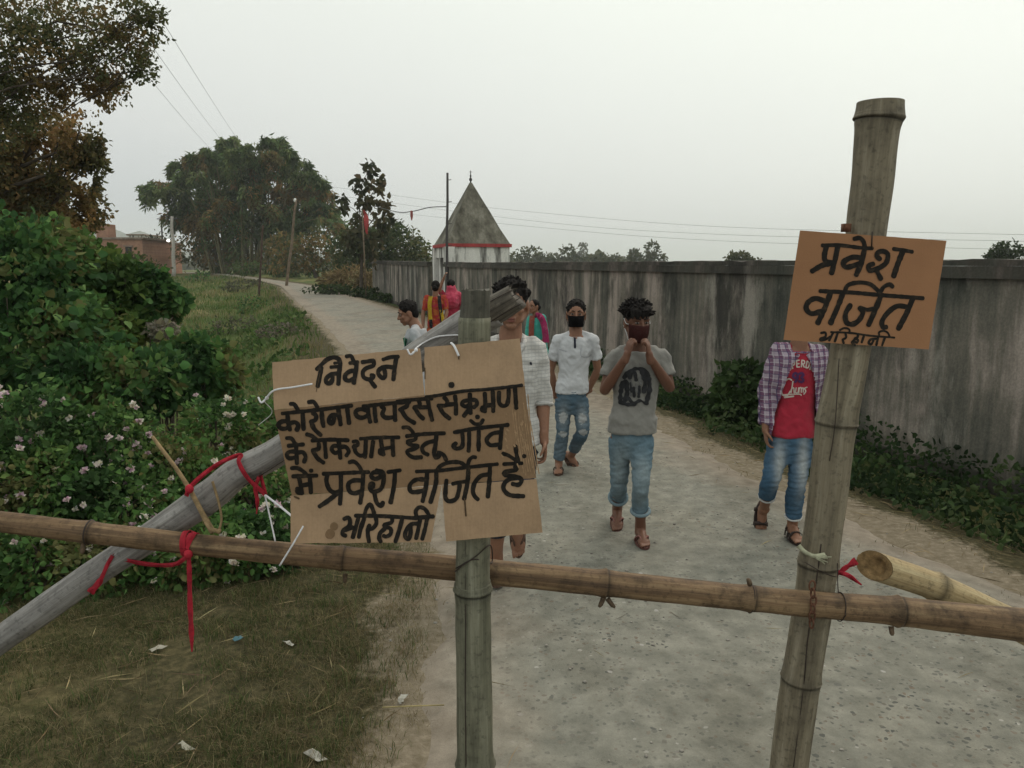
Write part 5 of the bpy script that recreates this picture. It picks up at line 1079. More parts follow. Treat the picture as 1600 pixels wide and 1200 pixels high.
for ln in [LINES1]:
    q = MB()
    for k in range(9):
        x0 = 800+k*3.4; st_ = [(x0+(1 if k % 2 else 0), 612+random.uniform(-6, 60)), (x0+7, 690), (x0+15, 745+random.uniform(-20, 0))]
        ribbon_mesh(q, random.uniform(1.0, 1.7), st_, sign1_map, var=.4)
    for k in range(26):
        x0 = random.uniform(782, 822); y0 = random.uniform(640, 735); ribbon_mesh(q, random.uniform(1.5, 3.2), [(x0, y0), (x0+random.uniform(1, 3), y0+random.uniform(1.5, 6))], sign1_map, var=.5)
    raw_build(q, 'peeled_ridges', simple('peeled_card', (.34, .225, .13), .9, .3, 60, .2), sg)
def sign2_map(px, py, lift): return at(px, py, YR-.062-lift+.003*math.sin(px*.013))
sg2 = empty('cardboard_sign', at(1350, 450, YR-.05), 'small orange brown cardboard sign with three lines of black handwriting on the leaning post', 'sign')
q = MB(); panel(q, [(1250, 360), (1479, 376), (1451, 546), (1224, 531)], sign2_map, 20, 14, jag=.5); q.build('board', M_CARD2, sg2, False)
for ln in LINES2:
    q = MB()
    for w, pts in ln: ribbon_mesh(q, w, pts, sign2_map)
    raw_build(q, 'lettering', M_INK, sg2)
q = MB(); q.tube([at(1363, 362, YR-.066), at(1362, 388, YR-.066)], .0016, 6); q.build('nail_wire', M_WIREB, sg2)
# ------------------------------------------------------------------ people
def skin_mat(name, c):
    m, nt, b, out = mat(name); v = coords(nt); c = np.array(c)
    f = noise_n(nt, v, 9, 4); f2 = noise_n(nt, v, 120, 3)
    col = mixc(nt, .35, ramp(nt, f, [(.3, tuple(c*.85)), (.7, tuple(c*1.15))]), ramp(nt, f2, [(.3, tuple(c*.7)), (.7, tuple(c*1.2))]))
    nt.links.new(col, b.inputs['Base Color']); b.inputs['Roughness'].default_value = .55; b.inputs['Specular IOR Level'].default_value = .35
    b.inputs['Subsurface Weight'].default_value = .08; b.inputs['Subsurface Radius'].default_value = (.01, .004, .002)
    bump(nt, b, f2, .15, .002); return m
SK_D = skin_mat('skin_dark', (.15, .07, .044)); SK_M = skin_mat('skin_medium', (.235, .118, .073)); SK_L = skin_mat('skin_light_brown', (.23, .12, .075))
M_HAIR = simple('black_hair', (.010, .0085, .008), .75, .4, 60, .3, 300, .12)
M_EYE = simple('eye', (.20, .17, .15), .3, .05, 5, 0); M_IRIS = simple('iris', (.012, .008, .006), .25, .1, 5, 0, spec=.5)
M_BROW = simple('eyebrow', (.012, .010, .009), .8, .3, 60, .2)
M_LIP = simple('lip', (.20, .075, .06), .5, .15, 60, .1)
def cloth(name, c, var=.16, rough=.9, weave=260):
    m, nt, b, out = mat(name); v = coords(nt); c = np.array(c); f = noise_n(nt, v, 7, 5); w = noise_n(nt, v, weave, 2)
    col = mixc(nt, .35, ramp(nt, f, [(.3, tuple(c*(1-var))), (.7, tuple(np.minimum(1, c*(1+var))))]), ramp(nt, w, [(.3, tuple(c*.75)), (.7, tuple(np.minimum(1, c*1.15)))]))
    nt.links.new(col, b.inputs['Base Color']); b.inputs['Roughness'].default_value = rough; b.inputs['Specular IOR Level'].default_value = .15
    b.inputs['Sheen Weight'].default_value = .15; bump(nt, b, noise_n(nt, v, 24, 3), .5, .012); return m
def check_cloth(name, base_, stripes, scale=(60, 60, 60)):
    """stripes: (axis, cycles per metre, width 0..1, colour, strength)"""
    m, nt, b, out = mat(name); t = N(nt, 'TexCoord'); s = N(nt, 'SeparateXYZ'); nz_ = N(nt, 'TexNoise', Scale=6.0)
    nt.links.new(t.outputs['Object'], nz_.inputs['Vector']); wv = N(nt, 'MixRGB', _blend_type='ADD'); wv.inputs[0].default_value = .03
    nt.links.new(t.outputs['Object'], wv.inputs[1]); nt.links.new(nz_.outputs['Color'], wv.inputs[2]); nt.links.new(wv.outputs[0], s.inputs[0]); col = tuple(base_); c = None
    for ax, cyc, wd, cc, st in stripes:
        f = math_n(nt, 'LESS_THAN', math_n(nt, 'FRACT', math_n(nt, 'MULTIPLY', s.outputs[ax], cyc), 0), wd)
        c = mixc(nt, math_n(nt, 'MULTIPLY', f, st), c if c is not None else tuple(base_), cc)
    v = t.outputs['Object']; f = noise_n(nt, v, 8, 4); c = mixc(nt, .5, c, ramp(nt, f, [(.3, .7), (.7, 1.0)]), 'MULTIPLY')
    nt.links.new(c, b.inputs['Base Color']); b.inputs['Roughness'].default_value = .9; b.inputs['Specular IOR Level'].default_value = .12
    bump(nt, b, noise_n(nt, v, 24, 3), .5, .012); return m
JEAN = attr_mat('denim', .9, 0, .22, 60, .5, .1, bscale=60)
CLOTHV = attr_mat('patterned_cloth', .9, 0, .15, 40, .4, .1, bscale=40)
def frame(d, up=Vector((0, 0, 1))):
    f = d.normalized(); r = f.cross(up).normalized(); u = r.cross(f).normalized(); return f, r, u   # forward, person's right... lateral, up
def hand(q, wr, d, palm_n, s, curl=.5, thumb_side=1, spread=1.0):
    """wr wrist point, d hand direction, palm_n direction the palm faces, five fingers"""
    d = d.normalized(); pn = (palm_n-d*palm_n.dot(d)).normalized(); lat = d.cross(pn).normalized()*thumb_side
    pc = wr+d*.048*s
    q.ell(pc, (.040*s, .014*s, .050*s), (lat, pn, d)); q.ell(pc+d*.026*s, (.041*s, .012*s, .022*s), (lat, pn, d))
    q.limb([wr-d*.03*s, wr+d*.02*s], [.025*s, .026*s], 10)
    for i, (off, ln) in enumerate(((.030, .070), (.0105, .080), (-.010, .074), (-.029, .058))):
        p = wr+d*.086*s+lat*off*s*spread; a = curl*.35; P = [p-d*.02*s]; c = p
        for j, fr_ in enumerate((.45, .31, .24)):
            P.append(c); dd = d*math.cos(a)+pn*math.sin(a)+lat*off*1.2*(1-curl*.6)
            c = c+dd.normalized()*ln*fr_*s; a += curl*(1.0 if j == 0 else .8)+.06*i
        P.append(c); q.limb(P, [.0085*s, .0082*s, .0078*s, .0072*s, .006*s], 8, 3)
    tb = wr+d*.028*s+lat*.030*s; P = [tb-lat*.012*s, tb+(d*.5+lat*.75)*.026*s+pn*.006*s, tb+(d*.95+lat*.85)*.036*s+pn*(.010+.012*curl)*s, tb+(d*1.45+lat*.75)*.040*s+pn*(.014+.026*curl)*s]
    q.limb(P, [.012*s, .0105*s, .009*s, .007*s], 8, 3)
def foot(q, an, d, up, s):
    d = d.normalized(); up = (up-d*up.dot(d)).normalized(); lat = d.cross(up).normalized()
    q.limb([an+up*.03*s, an-up*.02*s], [.038*s, .038*s], 12)
    q.ell(an-up*.045*s-d*.030*s, (.033*s, .038*s, .036*s), (lat, d, up))
    q.limb([an-up*.03*s+d*.00*s, an-up*.040*s+d*.06*s, an-up*.058*s+d*.115*s], [.037*s, .034*s, .026*s], 12)
    q.ell(an-up*.062*s+d*.115*s, (.044*s, .04*s, .020*s), (lat, d, up))
    for i, (o, ln, r) in enumerate(((.027, .045, .0125), (.010, .043, .0092), (-.006, .037, .0088), (-.020, .030, .0082), (-.032, .022, .008))):
        b_ = an-up*.068*s+d*.135*s+lat*o*s; q.limb([b_-d*.03*s, b_, b_+d*ln*s*.6, b_+d*ln*s-up*.004*s], [r*s, r*s, r*s*.95, r*s*.8], 8, 3)
def sandal(name, parent, an, d, up, s, m, m2, strap='thong', label=None):
    d = d.normalized(); up = (up-d*up.dot(d)).normalized(); lat = d.cross(up).normalized(); bc = an-up*.083*s
    q = MB(); n = 28; outl = []
    for k in range(n):
        a = 2*math.pi*k/n; x = math.cos(a); y = math.sin(a); w = .043*(1 + .18*x - .10*math.cos(2*a)); outl.append((x*.132+.055, y*w))
    vs = [bc+d*x*s+lat*y*s+up*z*s for z in (.004, -.012) for x, y in outl]
    q.add(vs, [tuple(range(n)), tuple(range(2*n-1, n-1, -1))]+[(k, n+k, n+(k+1) % n, (k+1) % n) for k in range(n)]); o = q.build(name, m, parent, False)
    if strap == 'thong':
        tp = bc+d*.135*s+lat*.014*s+up*.016*s
        for sgn in (-1, 1):
            P = crom([tp, bc+d*.10*s+lat*.026*sgn*s+up*(.052)*s, bc+d*.055*s+lat*.043*sgn*s+up*.028*s, bc+d*.035*s+lat*.043*sgn*s+up*.002*s], 5)
            q = MB(); q.tube(P, .0065*s, 8); q.build('strap', m2, o)
    else:
        for dd, h, w in ((.10, .056, .047), (-.005, .085, .043)):
            P = [bc+d*(dd+.02*math.cos(a)*0)*s+lat*w*1.06*math.cos(a)*s+up*(h*math.sin(a)*1.06+.0)*s for a in np.linspace(0, math.pi, 15)]
            q = MB(); 
            vs = []
            for p in P:
                for kx in (-.013, .013): vs.append(p+d*kx*s)
            nO = len(vs); vs += [v+(v-(bc+d*dd*s)).normalized()*.004*s for v in vs]
            fs = [(2*i, 2*i+1, 2*i+3, 2*i+2) for i in range(14)]+[(nO+2*i, nO+2*i+2, nO+2*i+3, nO+2*i+1) for i in range(14)]+[(2*i, 2*i+2, nO+2*i+2, nO+2*i) for i in range(14)]+[(2*i+1, nO+2*i+1, nO+2*i+3, 2*i+3) for i in range(14)]
            q.add(vs, fs); q.build('strap', m2, o)
        q = MB(); P = [bc-d*.062*s+up*.05*s]; q.tube(crom([bc+lat*.043*s+up*.05*s, bc-d*.075*s+up*.062*s, bc-lat*.043*s+up*.05*s], 6), .008*s, 8); q.build('strap', m2, o)
    return o
TORSO = [(-.20, .080, .078), (-.10, .122, .096), (.02, .138, .102), (.22, .136, .098), (.42, .126, .090), (.62, .138, .098), (.80, .150, .104), (.93, .146, .094), (1.03, .110, .072), (1.12, .062, .058)]
def torso_rings(J, s, grow=0, t0=-.20, t1=1.12, widen=1.0, flare=0):
    H, Sx = (J['hipA']+J['hipB'])/2, (J['shA']+J['shB'])/2; up = (Sx-H); X = (J['shB']-J['shA']); X = (X-up*X.dot(up)/up.length_squared).normalized()
    X2 = (J['hipB']-J['hipA']).normalized(); out = []
    for t in np.linspace(t0, t1, 18):
        rx = np.interp(t, [r[0] for r in TORSO], [r[1] for r in TORSO])*widen; ry_ = np.interp(t, [r[0] for r in TORSO], [r[2] for r in TORSO])*widen
        Xt = (X*max(0, min(1, t))+X2*(1-max(0, min(1, t)))).normalized(); Y = Vector((0, 0, 1)).cross(Xt).normalized()
        g = grow+flare*max(0, (.5-t))
        if grow > .011 and t < .3: rx = max(rx, .146*widen); ry_ = max(ry_, .100*widen)
        out.append((H+up*t, Xt, Y, rx*s+g, ry_*s+g))
    return out
def head_parts(q, C, f, r, u, s, neck_base):
    q.ell(C+u*.024*s-f*.010*s, (.074*s, .090*s, .090*s), (r, f, u), 24, 16)
    q.ell(C-u*.036*s+f*.024*s, (.058*s, .062*s, .074*s), (r, f, u), 24, 16)
    q.ell(C-u*.090*s+f*.062*s, (.026*s, .022*s, .018*s), (r, f, u))
    q.limb([C-u*.066*s+f*.045*s+r*.042*s, C-u*.040*s-f*.01*s+r*.058*s], [.016*s, .02*s], 8); q.limb([C-u*.066*s+f*.045*s-r*.042*s, C-u*.040*s-f*.01*s-r*.058*s], [.016*s, .02*s], 8)
    q.limb([C+f*.080*s+u*.018*s, C+f*.094*s-u*.006*s, C+f*.104*s-u*.024*s], [.008*s, .0095*s, .0125*s], 10)
    for k in (-1, 1):
        q.ell(C+f*.090*s-u*.026*s+r*k*.012*s, (.009*s, .011*s, .009*s), (r, f, u)); q.ell(C+f*.068*s+u*.026*s+r*k*.034*s, (.026*s, .016*s, .009*s), (r, f, u))
        q.ell(C+f*.060*s-u*.020*s+r*k*.040*s, (.020*s, .020*s, .018*s), (r, f, u))
        q.ell(C+r*k*.077*s-u*.006*s-f*.006*s, (.009*s, .021*s, .033*s), (r, f, u)); q.ell(C+r*k*.079*s-u*.034*s-f*.002*s, (.007*s, .010*s, .010*s), (r, f, u))
    q.ell(C+f*.084*s-u*.052*s, (.024*s, .010*s, .007*s), (r, f, u)); q.ell(C+f*.082*s-u*.065*s, (.021*s, .010*s, .008*s), (r, f, u))
    q.limb([neck_base, neck_base.lerp(C-u*.05*s-f*.018*s, .6), C-u*.03*s-f*.02*s], [.062*s, .052*s, .052*s], 16)
def face_bits(parent, C, f, r, u, s, gaze=0, eyes=True):
    for k in (-1, 1):
        e_ = C+f*.0745*s+u*.007*s+r*k*.031*s
        q = MB(); q.ell(e_, (.0135*s, .0105*s, .0058*s), (r, f, u)); eo = q.build('eye', M_EYE, parent)
        q = MB(); q.ell(e_+f*.0075*s+r*gaze*.004*s, (.0062*s, .005*s, .0062*s), (r, f, u)); q.build('iris', M_IRIS, eo)
        q = MB(); q.limb([C+f*.081*s+u*.029*s+r*k*.014*s, C+f*.082*s+u*.034*s+r*k*.030*s, C+f*.071*s+u*.028*s+r*k*.049*s], [.004*s, .005*s, .003*s], 8); q.build('eyebrow', M_BROW, parent)
    q = MB(); q.ell(C+f*.0925*s-u*.0535*s, (.021*s, .004*s, .0045*s), (r, f, u)); q.ell(C+f*.0905*s-u*.064*s, (.018*s, .004*s, .005*s), (r, f, u)); q.build('lips', M_LIP, parent)
def hair(parent, C, f, r, u, s, style, seed=1):
    rs = random.Random(seed); q = MB()
    q.ell(C+u*.036*s-f*.018*s, (.080*s, .092*s, .088*s), (r, f, u), 24, 16); q.ell(C-u*.01*s-f*.050*s, (.070*s, .056*s, .072*s), (r, f, u))
    spk = dict(short=(120, .014, .5), messy=(260, .050, 1.0), quiff=(160, .030, .8))[style]
    for _ in range(spk[0]):
        a = rs.uniform(0, 2*math.pi); z = rs.uniform(.1, 1); p = r*math.cos(a)*math.sqrt(1-z*z)*.078*s+f*math.sin(a)*math.sqrt(1-z*z)*.090*s+u*z*.086*s
        if style != 'messy' and p.dot(f) > .06*s and z < .55: continue
        if style == 'messy' and p.dot(f) > .06*s and z < .35: continue
        d = (p.normalized()*.8+u*rs.uniform(.0, .6)+r*rs.uniform(-.5, .5)*spk[2]+f*rs.uniform(-.1, .5)*spk[2]).normalized(); L = spk[1]*rs.uniform(.4, 1.1)*s
        b_ = C+u*.034*s-f*.016*s+p; q.limb([b_-d*.015*s, b_+d*L*.5, b_+d*L+r*rs.uniform(-.5, .5)*L*.4-u*L*.15], [.013*s, .009*s, .003*s], 6, 3)
    if style == 'messy':
        for _ in range(26):
            o = rs.uniform(-.06, .07); b_ = C+u*(.085+rs.uniform(-.015, .015))*s+f*.055*s+r*o*s; q.limb([b_, b_+f*.025*s-u*.01*s+r*.012*s, b_+f*.035*s-u*rs.uniform(.02, .045)*s+r*rs.uniform(0, .03)*s], [.016*s, .013*s, .004*s], 7, 3)
    me = remesh(q, 'hair', .004*s, 2); 
    return link_mesh('hair', me, M_HAIR, parent)
def paint(me, fn): set_col(me, fn(vco(me)))
def gauss(co, c, sig): return np.exp(-(((co-np.array(c))/np.array(sig))**2).sum(1))
def jeans_col(co, J, base_c, pale, spots, rips=()):
    c = np.tile(np.array(base_c), (len(co), 1)); 
    for (p, sg_, k) in spots:
        w = (gauss(co, p, sg_)*k)[:, None]; c = c*(1-w)+np.array(pale)*w
    for (p, sg_) in rips:
        n = np.array([mnoise.noise(Vector(v*60)) for v in co]); w = (gauss(co, p, sg_)+n*.3 > .55)[:, None]*.8; c = c*(1-w)+np.array((.42, .43, .43))*w
    return c
def build_person(root, J, s, skin, vox=.0048, head=True, hands=True, armw=1.0):
    q = MB(); H = (J['hipA']+J['hipB'])/2; Sx = (J['shA']+J['shB'])/2; W = J.get('slim', .93)
    q.loft(torso_rings(J, s, -.004, widen=W))
    f, r, u = J['face']
    head_parts(q, J['head'], f, r, u, J.get('hs', s), Sx+(Sx-H).normalized()*.03*s)
    for k in 'AB':
        sh, el, wr = J['sh'+k], J['el'+k], J['wr'+k]; a1 = (el-sh); 
        q.limb([sh.lerp(Sx, .4)+Vector((0, 0, -.02)), sh+Vector((0, 0, -.016)), sh.lerp(el, .5), el], [.038*s, .040*s*armw, .041*s*armw, .036*s*armw], 14)
        q.limb([el, el.lerp(wr, .3), wr], [.037*s*armw, .038*s*armw, .025*s], 14)
        hd, pn, cu, ts = J['hand'+k]; hand(q, wr, hd, pn, s*J.get('hand_s', 1), cu, ts)
        hp, kn, an = J['hip'+k], J['kn'+k], J['an'+k]
        q.limb([hp, hp.lerp(kn, .5), kn], [.068*s, .060*s, .046*s], 16); kb = Vector((0, .02*s, 0))
        q.limb([kn, kn.lerp(an, .3)+kb, kn.lerp(an, .7), an], [.050*s, .054*s, .038*s, .033*s], 14)
        td, tu = J['foot'+k]; foot(q, an, td, tu, s)
    me = remesh(q, 'body', vox, 3); link_mesh('body', me, skin, root)
def shirt_mesh(J, s, t0, sleeve, grow=.012, flare=.0, slr=.058, vox=.0075, wr=.006, neck_t=1.05, W=.93, lift=0.0):
    q = MB(); Sx = (J['shA']+J['shB'])/2; q.loft(torso_rings(J, s, grow, t0, neck_t, W, flare))
    for k in 'AB': q.limb([Sx+Vector((0, .012, .030)).lerp(Vector((0, .012, .030)), 0)+(J['sh'+k]-Sx)*.36, J['sh'+k].lerp(Sx, .12)+Vector((0, .004, .004+lift))], [.048*s+lift*.5, .047*s+lift*.5], 14)
    for k in 'AB':
        sh, el, wrr = J['sh'+k], J['el'+k], J['wr'+k]
        if sleeve <= 1: P = [sh.lerp(Sx, .4), sh+Vector((0, 0, -.006)), sh.lerp(el, sleeve*.5), sh.lerp(el, sleeve)]; Rr = [.054*s, .053*s, (slr-.002)*s, (slr+.002)*s]; q.tube(crom(P, 6), interp_r(Rr, 19), 18)
        else: P = [sh.lerp(Sx, .4), sh+Vector((0, 0, -.006+lift)), sh.lerp(el, .6), el, el.lerp(wrr, sleeve-1)]; Rr = [.054*s+lift*.5, .053*s+lift*.5, slr*s*.97, slr*s*.88, slr*s*.74]; q.tube(crom(P, 6), interp_r(Rr, 25), 18)
    return remesh(q, 'shirt', vox, 4, wr)
def trouser_mesh(J, s, endA, endB, grow=.010, vox=.0075, wr=.008, calf=.047, top=.26, W=.93, lo=None):
    q = MB(); q.loft(torso_rings(J, s, grow*.7, -.24, top, W))
    for k, e_ in (('A', endA), ('B', endB)):
        hp, kn, an = J['hip'+k], J['kn'+k], J['an'+k]; kb = Vector((0, .015*s, 0))
        P = [hp+Vector((0, 0, .0)), hp.lerp(kn, .5), kn, kn.lerp(an, .35*min(1, e_/.5))+kb, kn.lerp(an, e_)]
        q.tube(crom(P, 6), interp_r([(.069)*s+grow, (.060)*s+grow, .046*s+grow, calf*s+grow, (lo or calf*.9)*s+grow*.8], 25), 20)
    return remesh(q, 'trousers', vox, 4, wr, (14, 14, 26))
def ringtube(name, parent, c, X, Y, rx, ry_, r, m, arc=(0, 2*math.pi), tiltz=0):
    q = MB(); P = [c+X*rx*math.cos(a)+Y*ry_*math.sin(a)+Vector((0, 0, tiltz*math.sin(a))) for a in np.linspace(arc[0], arc[1], 28)]; q.tube(P, r, 8); return q.build(name, m, parent)
def hem_ring(name, parent, kn, an, t, r, m, rt=.006, kb=0):
    c = kn.lerp(an, t); ax_ = (an-kn).normalized(); X = ax_.cross(Vector((0, 1, 0))).normalized(); Y = ax_.cross(X)
    q = MB(); q.tube([c+X*r*math.cos(a)+Y*r*math.sin(a) for a in np.linspace(0, 2*math.pi, 24)], rt, 8); return q.build(name, m, parent)
def mask(parent, C, f, r, u, s, m, strap=True, below=-.098):
    """cloth face mask wrapped over nose and chin"""
    q = MB(); vs = []; nu, nv = 17, 9
    for j in range(nv):
        v = j/(nv-1); uu = -.006+(below+.006)*v
        for i in range(nu):
            a = (i/(nu-1)-.5)*2.35; bulge = .121-.014*max(0, .3-v)*2-.020*max(0, v-.5)*2
            x = math.sin(a)*.076*(1-.16*v); y = math.cos(a)*bulge*(.98) - .006
            y += .012*math.exp(-(a/.22)**2)*(1-v)
            vs.append(C+r*x*s+f*y*s+u*uu*s+f*.002*mnoise.noise(Vector((i*.6, j*.9, 1))))
    n0 = len(vs); vs += [p-f*.004*s for p in vs]; fs = []
    for j in range(nv-1):
        for i in range(nu-1):
            a = j*nu+i; fs.append((a, a+1, a+nu+1, a+nu)); fs.append((n0+a, n0+a+nu, n0+a+nu+1, n0+a+1))
    rim = list(range(nu))+[j*nu+nu-1 for j in range(1, nv)]+[(nv-1)*nu+i for i in range(nu-2, -1, -1)]+[j*nu for j in range(nv-2, 0, -1)]
    for k in range(len(rim)): fs.append((rim[k], rim[(k+1) % len(rim)], n0+rim[(k+1) % len(rim)], n0+rim[k]))
    q.add(vs, fs); o = q.build('face_mask', m, parent)
    if strap:
        for k in (-1, 1):
            for v in (0, nv-1):
                p = vs[v*nu+(nu-1 if k > 0 else 0)]
                q = MB(); q.tube(crom([p, p.lerp(C+r*k*.082*s, .5)+r*k*.004*s, C+r*k*.082*s+u*(.022 if v == 0 else -.022)*s-f*.012*s], 4), .0022*s, 6); q.build('ear_loop', strap if strap is not True else m, o)
    return o
def decal(parent, name, me_shirt, strokes, m, lift=.004, var=.05):
    bvh = BVHTree.FromPolygons([v.co.copy() for v in me_shirt.vertices], [tuple(p.vertices) for p in me_shirt.polygons])
    o0 = org(parent); cp = Vector((0, 0, CAM_H))-o0; last = [None]
    def fmap(px, py, l):
        d = ray(px, py).normalized(); h = bvh.ray_cast(cp, d)
        if h[0] is None: return last[0] if last[0] is not None else cp+d*5+o0
        p = h[0]-d*(lift+l*1.5)+o0; last[0] = p; return p
    q = MB()
    for w, pts in strokes: ribbon_mesh(q, w, pts, fmap, var=var, step=1.2)
    return raw_build(q, name, m, parent)
V = Vector
def J_from(Y0, spec):
    J = {}
    for k, (px, py, dy) in spec.items(): J[k] = at(px, py, Y0+dy)
    return J
DOWN = V((0, 0, -1)); FRONT = V((0, -1, 0)); UP = V((0, 0, 1))

# --- grey T-shirt youth holding his mask
g1 = gp(1000, 868); Y0 = g1.y+.10; s = 1.58/1.7
J = J_from(Y0, dict(shA=(960, 556, .02), shB=(1033, 555, .02), elA=(945, 609, -.0), elB=(1046, 605, -.0), wrA=(979, 557, -.17), wrB=(1015, 558, -.17), hipA=(969, 684, .0), hipB=(1004, 684, .0),
     knA=(967, 760, .02), knB=(1001, 758, -.17), anA=(964, 826, .26), anB=(1000, 845, -.06), head=(995, 503, -.02)))
fw = V((.28, -1, -.12)); J['face'] = frame(fw); J['hs'] = s*1.06
J['handA'] = (V((.22, -.10, .95)), V((.75, .3, 0)), 1.35, 1); J['handB'] = (V((-.16, -.10, .95)), V((-.75, .3, 0)), 1.35, -1)
J['anA'].z = Tz(0, J['anA'].y)*0+base(J['anA'].y)+.032+.135*s; J['anB'].z = float(base(J['anB'].y))+.032+.098*s
J['footA'] = (V((-.12, -1, -.34)), V((0, -.34, 1))); J['footB'] = (V((.05, -1, 0)), UP)
pr = empty('person', V((g1.x, Y0, .03)), 'youth in grey T-shirt with dark print pulling up a maroon mask with both hands', 'person', 'young men walking towards the barrier')
build_person(pr, J, s, SK_D); face_bits(pr, J['head'], *J['face'], J['hs'], .6); hair(pr, J['head'], *J['face'], J['hs'], 'messy', 3)
mask(pr, J['head'], *J['face'], J['hs']*1.02, simple('maroon_mask', (.040, .015, .014), .95, .25, 14, .5, 50, .05, bdist=.008), simple('mask_loop', (.55, .55, .55), .8, .1, 9, 0), -.115)
sm = shirt_mesh(J, s, .07, .62, .016, .012, .060, W=.97, wr=.010)
so = link_mesh('shirt', sm, cloth('grey_tee', (.215, .21, .195)), pr)
c_ = J['shA'].lerp(J['shB'], .5); ringtube('neckband', so, c_+V((0, -.006, .012)), V((1, 0, 0)), V((0, 1, 0)), .076*s, .068*s, .0065, cloth('grey_rib', (.24, .235, .22)), tiltz=.012)
M_PRINT = simple('shirt_print', (.022, .023, .026), .85, .4, 50, .1); M_PRINT2 = simple('shirt_print_grey', (.13, .13, .128), .85, .3, 50, .1)
pb = [(6, [(975, 590), (984, 580), (995, 576), (1006, 579), (1014, 588)]), (7, [(973, 598), (970, 612), (969, 624)]), (7, [(1014, 592), (1015, 608), (1012, 622), (1010, 630)]), (8, [(977, 596), (980, 612), (976, 628)]), (7, [(988, 580), (984, 590)]), (8, [(1003, 580), (1008, 596), (1006, 612)]), (6, [(992, 582), (994, 594)]), (5, [(982, 622), (990, 630), (1000, 626), (1008, 630)]), (5, [(990, 606), (991, 620)]), (5, [(999, 604), (998, 620)]), (6, [(969, 628), (980, 632), (992, 631)]), (4, [(985, 598), (987, 612)])]
decal(pr, 'shirt_print', sm, pb, M_PRINT, .005, .35)
decal(pr, 'shirt_print', sm, [(6, [(984, 594), (986, 602)]), (5, [(1000, 590), (1001, 600)]), (4, [(994, 600), (995, 612)]), (4, [(983, 610), (986, 618)])], M_PRINT2, .0042, .2)
tm = trouser_mesh(J, s, .52, .62, .008, W=.95); kA, kB = J['knA'], J['knB']; rl = -org(pr)
to = link_mesh('trousers', tm, JEAN, pr)
th = lambda k, t: (J['hip'+k].lerp(J['kn'+k], t)-org(pr))
paint(tm, lambda co: jeans_col(co, J, (.115, .185, .235), (.235, .285, .30), [(th('A', .6)+V((0, -.08, 0)), (.07, .08, .2), .9), (th('B', .65)+V((0, -.08, 0)), (.07, .08, .2), .8), (th('B', 1.4), (.07, .12, .12), .5), (th('A', 1.35), (.07, .12, .12), .5)]))
M_CUFF = cloth('denim_cuff', (.17, .235, .27))
hem_ring('cuff', to, J['knA'], J['anA'], .50, .062*s, M_CUFF, .011); hem_ring('cuff', to, J['knB'], J['anB'], .60, .060*s, M_CUFF, .011)
M_FLIP = simple('flip_flop_sole', (.12, .055, .045), .8, .2, 20, .1); M_FLIP2 = simple('flip_flop_strap', (.22, .10, .085), .7, .2, 20, .1)
sandal('flip_flop', pr, J['anA'], *J['footA'], s, M_FLIP, M_FLIP2); sandal('flip_flop', pr, J['anB'], *J['footB'], s, M_FLIP, M_FLIP2)

# --- youth in white polo shirt with a black mask
g2 = gp(873, 752); Y0 = g2.y; s = 1.56/1.7*.98
J = J_from(Y0, dict(shA=(872, 531, .0), shB=(926, 530, .0), elA=(860, 580, .06), elB=(934, 578, .06), wrA=(870, 622, .16), wrB=(918, 612, .18), hipA=(880, 624, 0), hipB=(906, 624, 0),
     knA=(879, 677, -.03), knB=(911, 674, -.06), anA=(873, 728, .02), anB=(893, 710, .22), head=(900, 491, -.02)))
J['face'] = frame(V((-.05, -1, -.02))); J['anA'].z = float(base(J['anA'].y))+.03+.098*s
J['handA'] = (V((.5, .3, -.6)), V((0, 1, 0)), .8, 1); J['handB'] = (V((-.7, .2, -.4)), V((0, 1, 0)), .8, -1)
J['footA'] = (V((-.1, -1, 0)), UP); J['footB'] = (V((.62, -.45, -.72)), V((.35, -.55, .75)))
pr = empty('person', V((g2.x, Y0, .03)), 'young man in white polo shirt, ripped jeans and black mask, arms behind his back', 'person', 'young men walking towards the barrier')
J['hs'] = s*1.10; build_person(pr, J, s, SK_M); face_bits(pr, J['head'], *J['face'], J['hs'], 0); hair(pr, J['head'], *J['face'], J['hs'], 'short', 5)
mask(pr, J['head'], *J['face'], J['hs']*1.02, simple('black_mask', (.006, .006, .007), .95, .25, 14, .5, 50, .05, bdist=.008), True, -.10)
M_POLO = cloth('white_polo', (.50, .51, .53)); M_NAVY = cloth('navy_trim', (.018, .02, .035))
sm = shirt_mesh(J, s, .11, .62, .013, .004, .058, wr=.010); so = link_mesh('shirt', sm, M_POLO, pr)
c_ = J['shA'].lerp(J['shB'], .5)+V((0, 0, .016)); ringtube('collar', so, c_, V((1, 0, 0)), V((0, 1, 0)), .070*s, .066*s, .013, M_POLO, (-1.2, 4.34), .01)
ringtube('collar', so, c_+V((0, -.004, .004)), V((1, 0, 0)), V((0, 1, 0)), .074*s, .072*s, .007, M_NAVY, (-1.25, 4.39), .012)
decal(pr, 'placket', sm, [(3.2, [(898, 527), (898.5, 543)])], M_NAVY, .003); decal(pr, 'neck_opening', sm, [(7, [(899, 521), (899, 527)])], SK_M, .0045)
decal(pr, 'pocket_seam', sm, [(1, [(908, 543), (908, 556), (918, 558), (924, 554)]), (1, [(874, 546), (885, 549)])], simple('seam', (.30, .31, .33), .9, .1, 9, 0), .002)
tm = trouser_mesh(J, s, .92, .78, .010, calf=.050); to = link_mesh('trousers', tm, JEAN, pr)
th = lambda k, t: (J['hip'+k].lerp(J['kn'+k], t)-org(pr)); sh_ = lambda k, t: (J['kn'+k].lerp(J['an'+k], t)-org(pr))
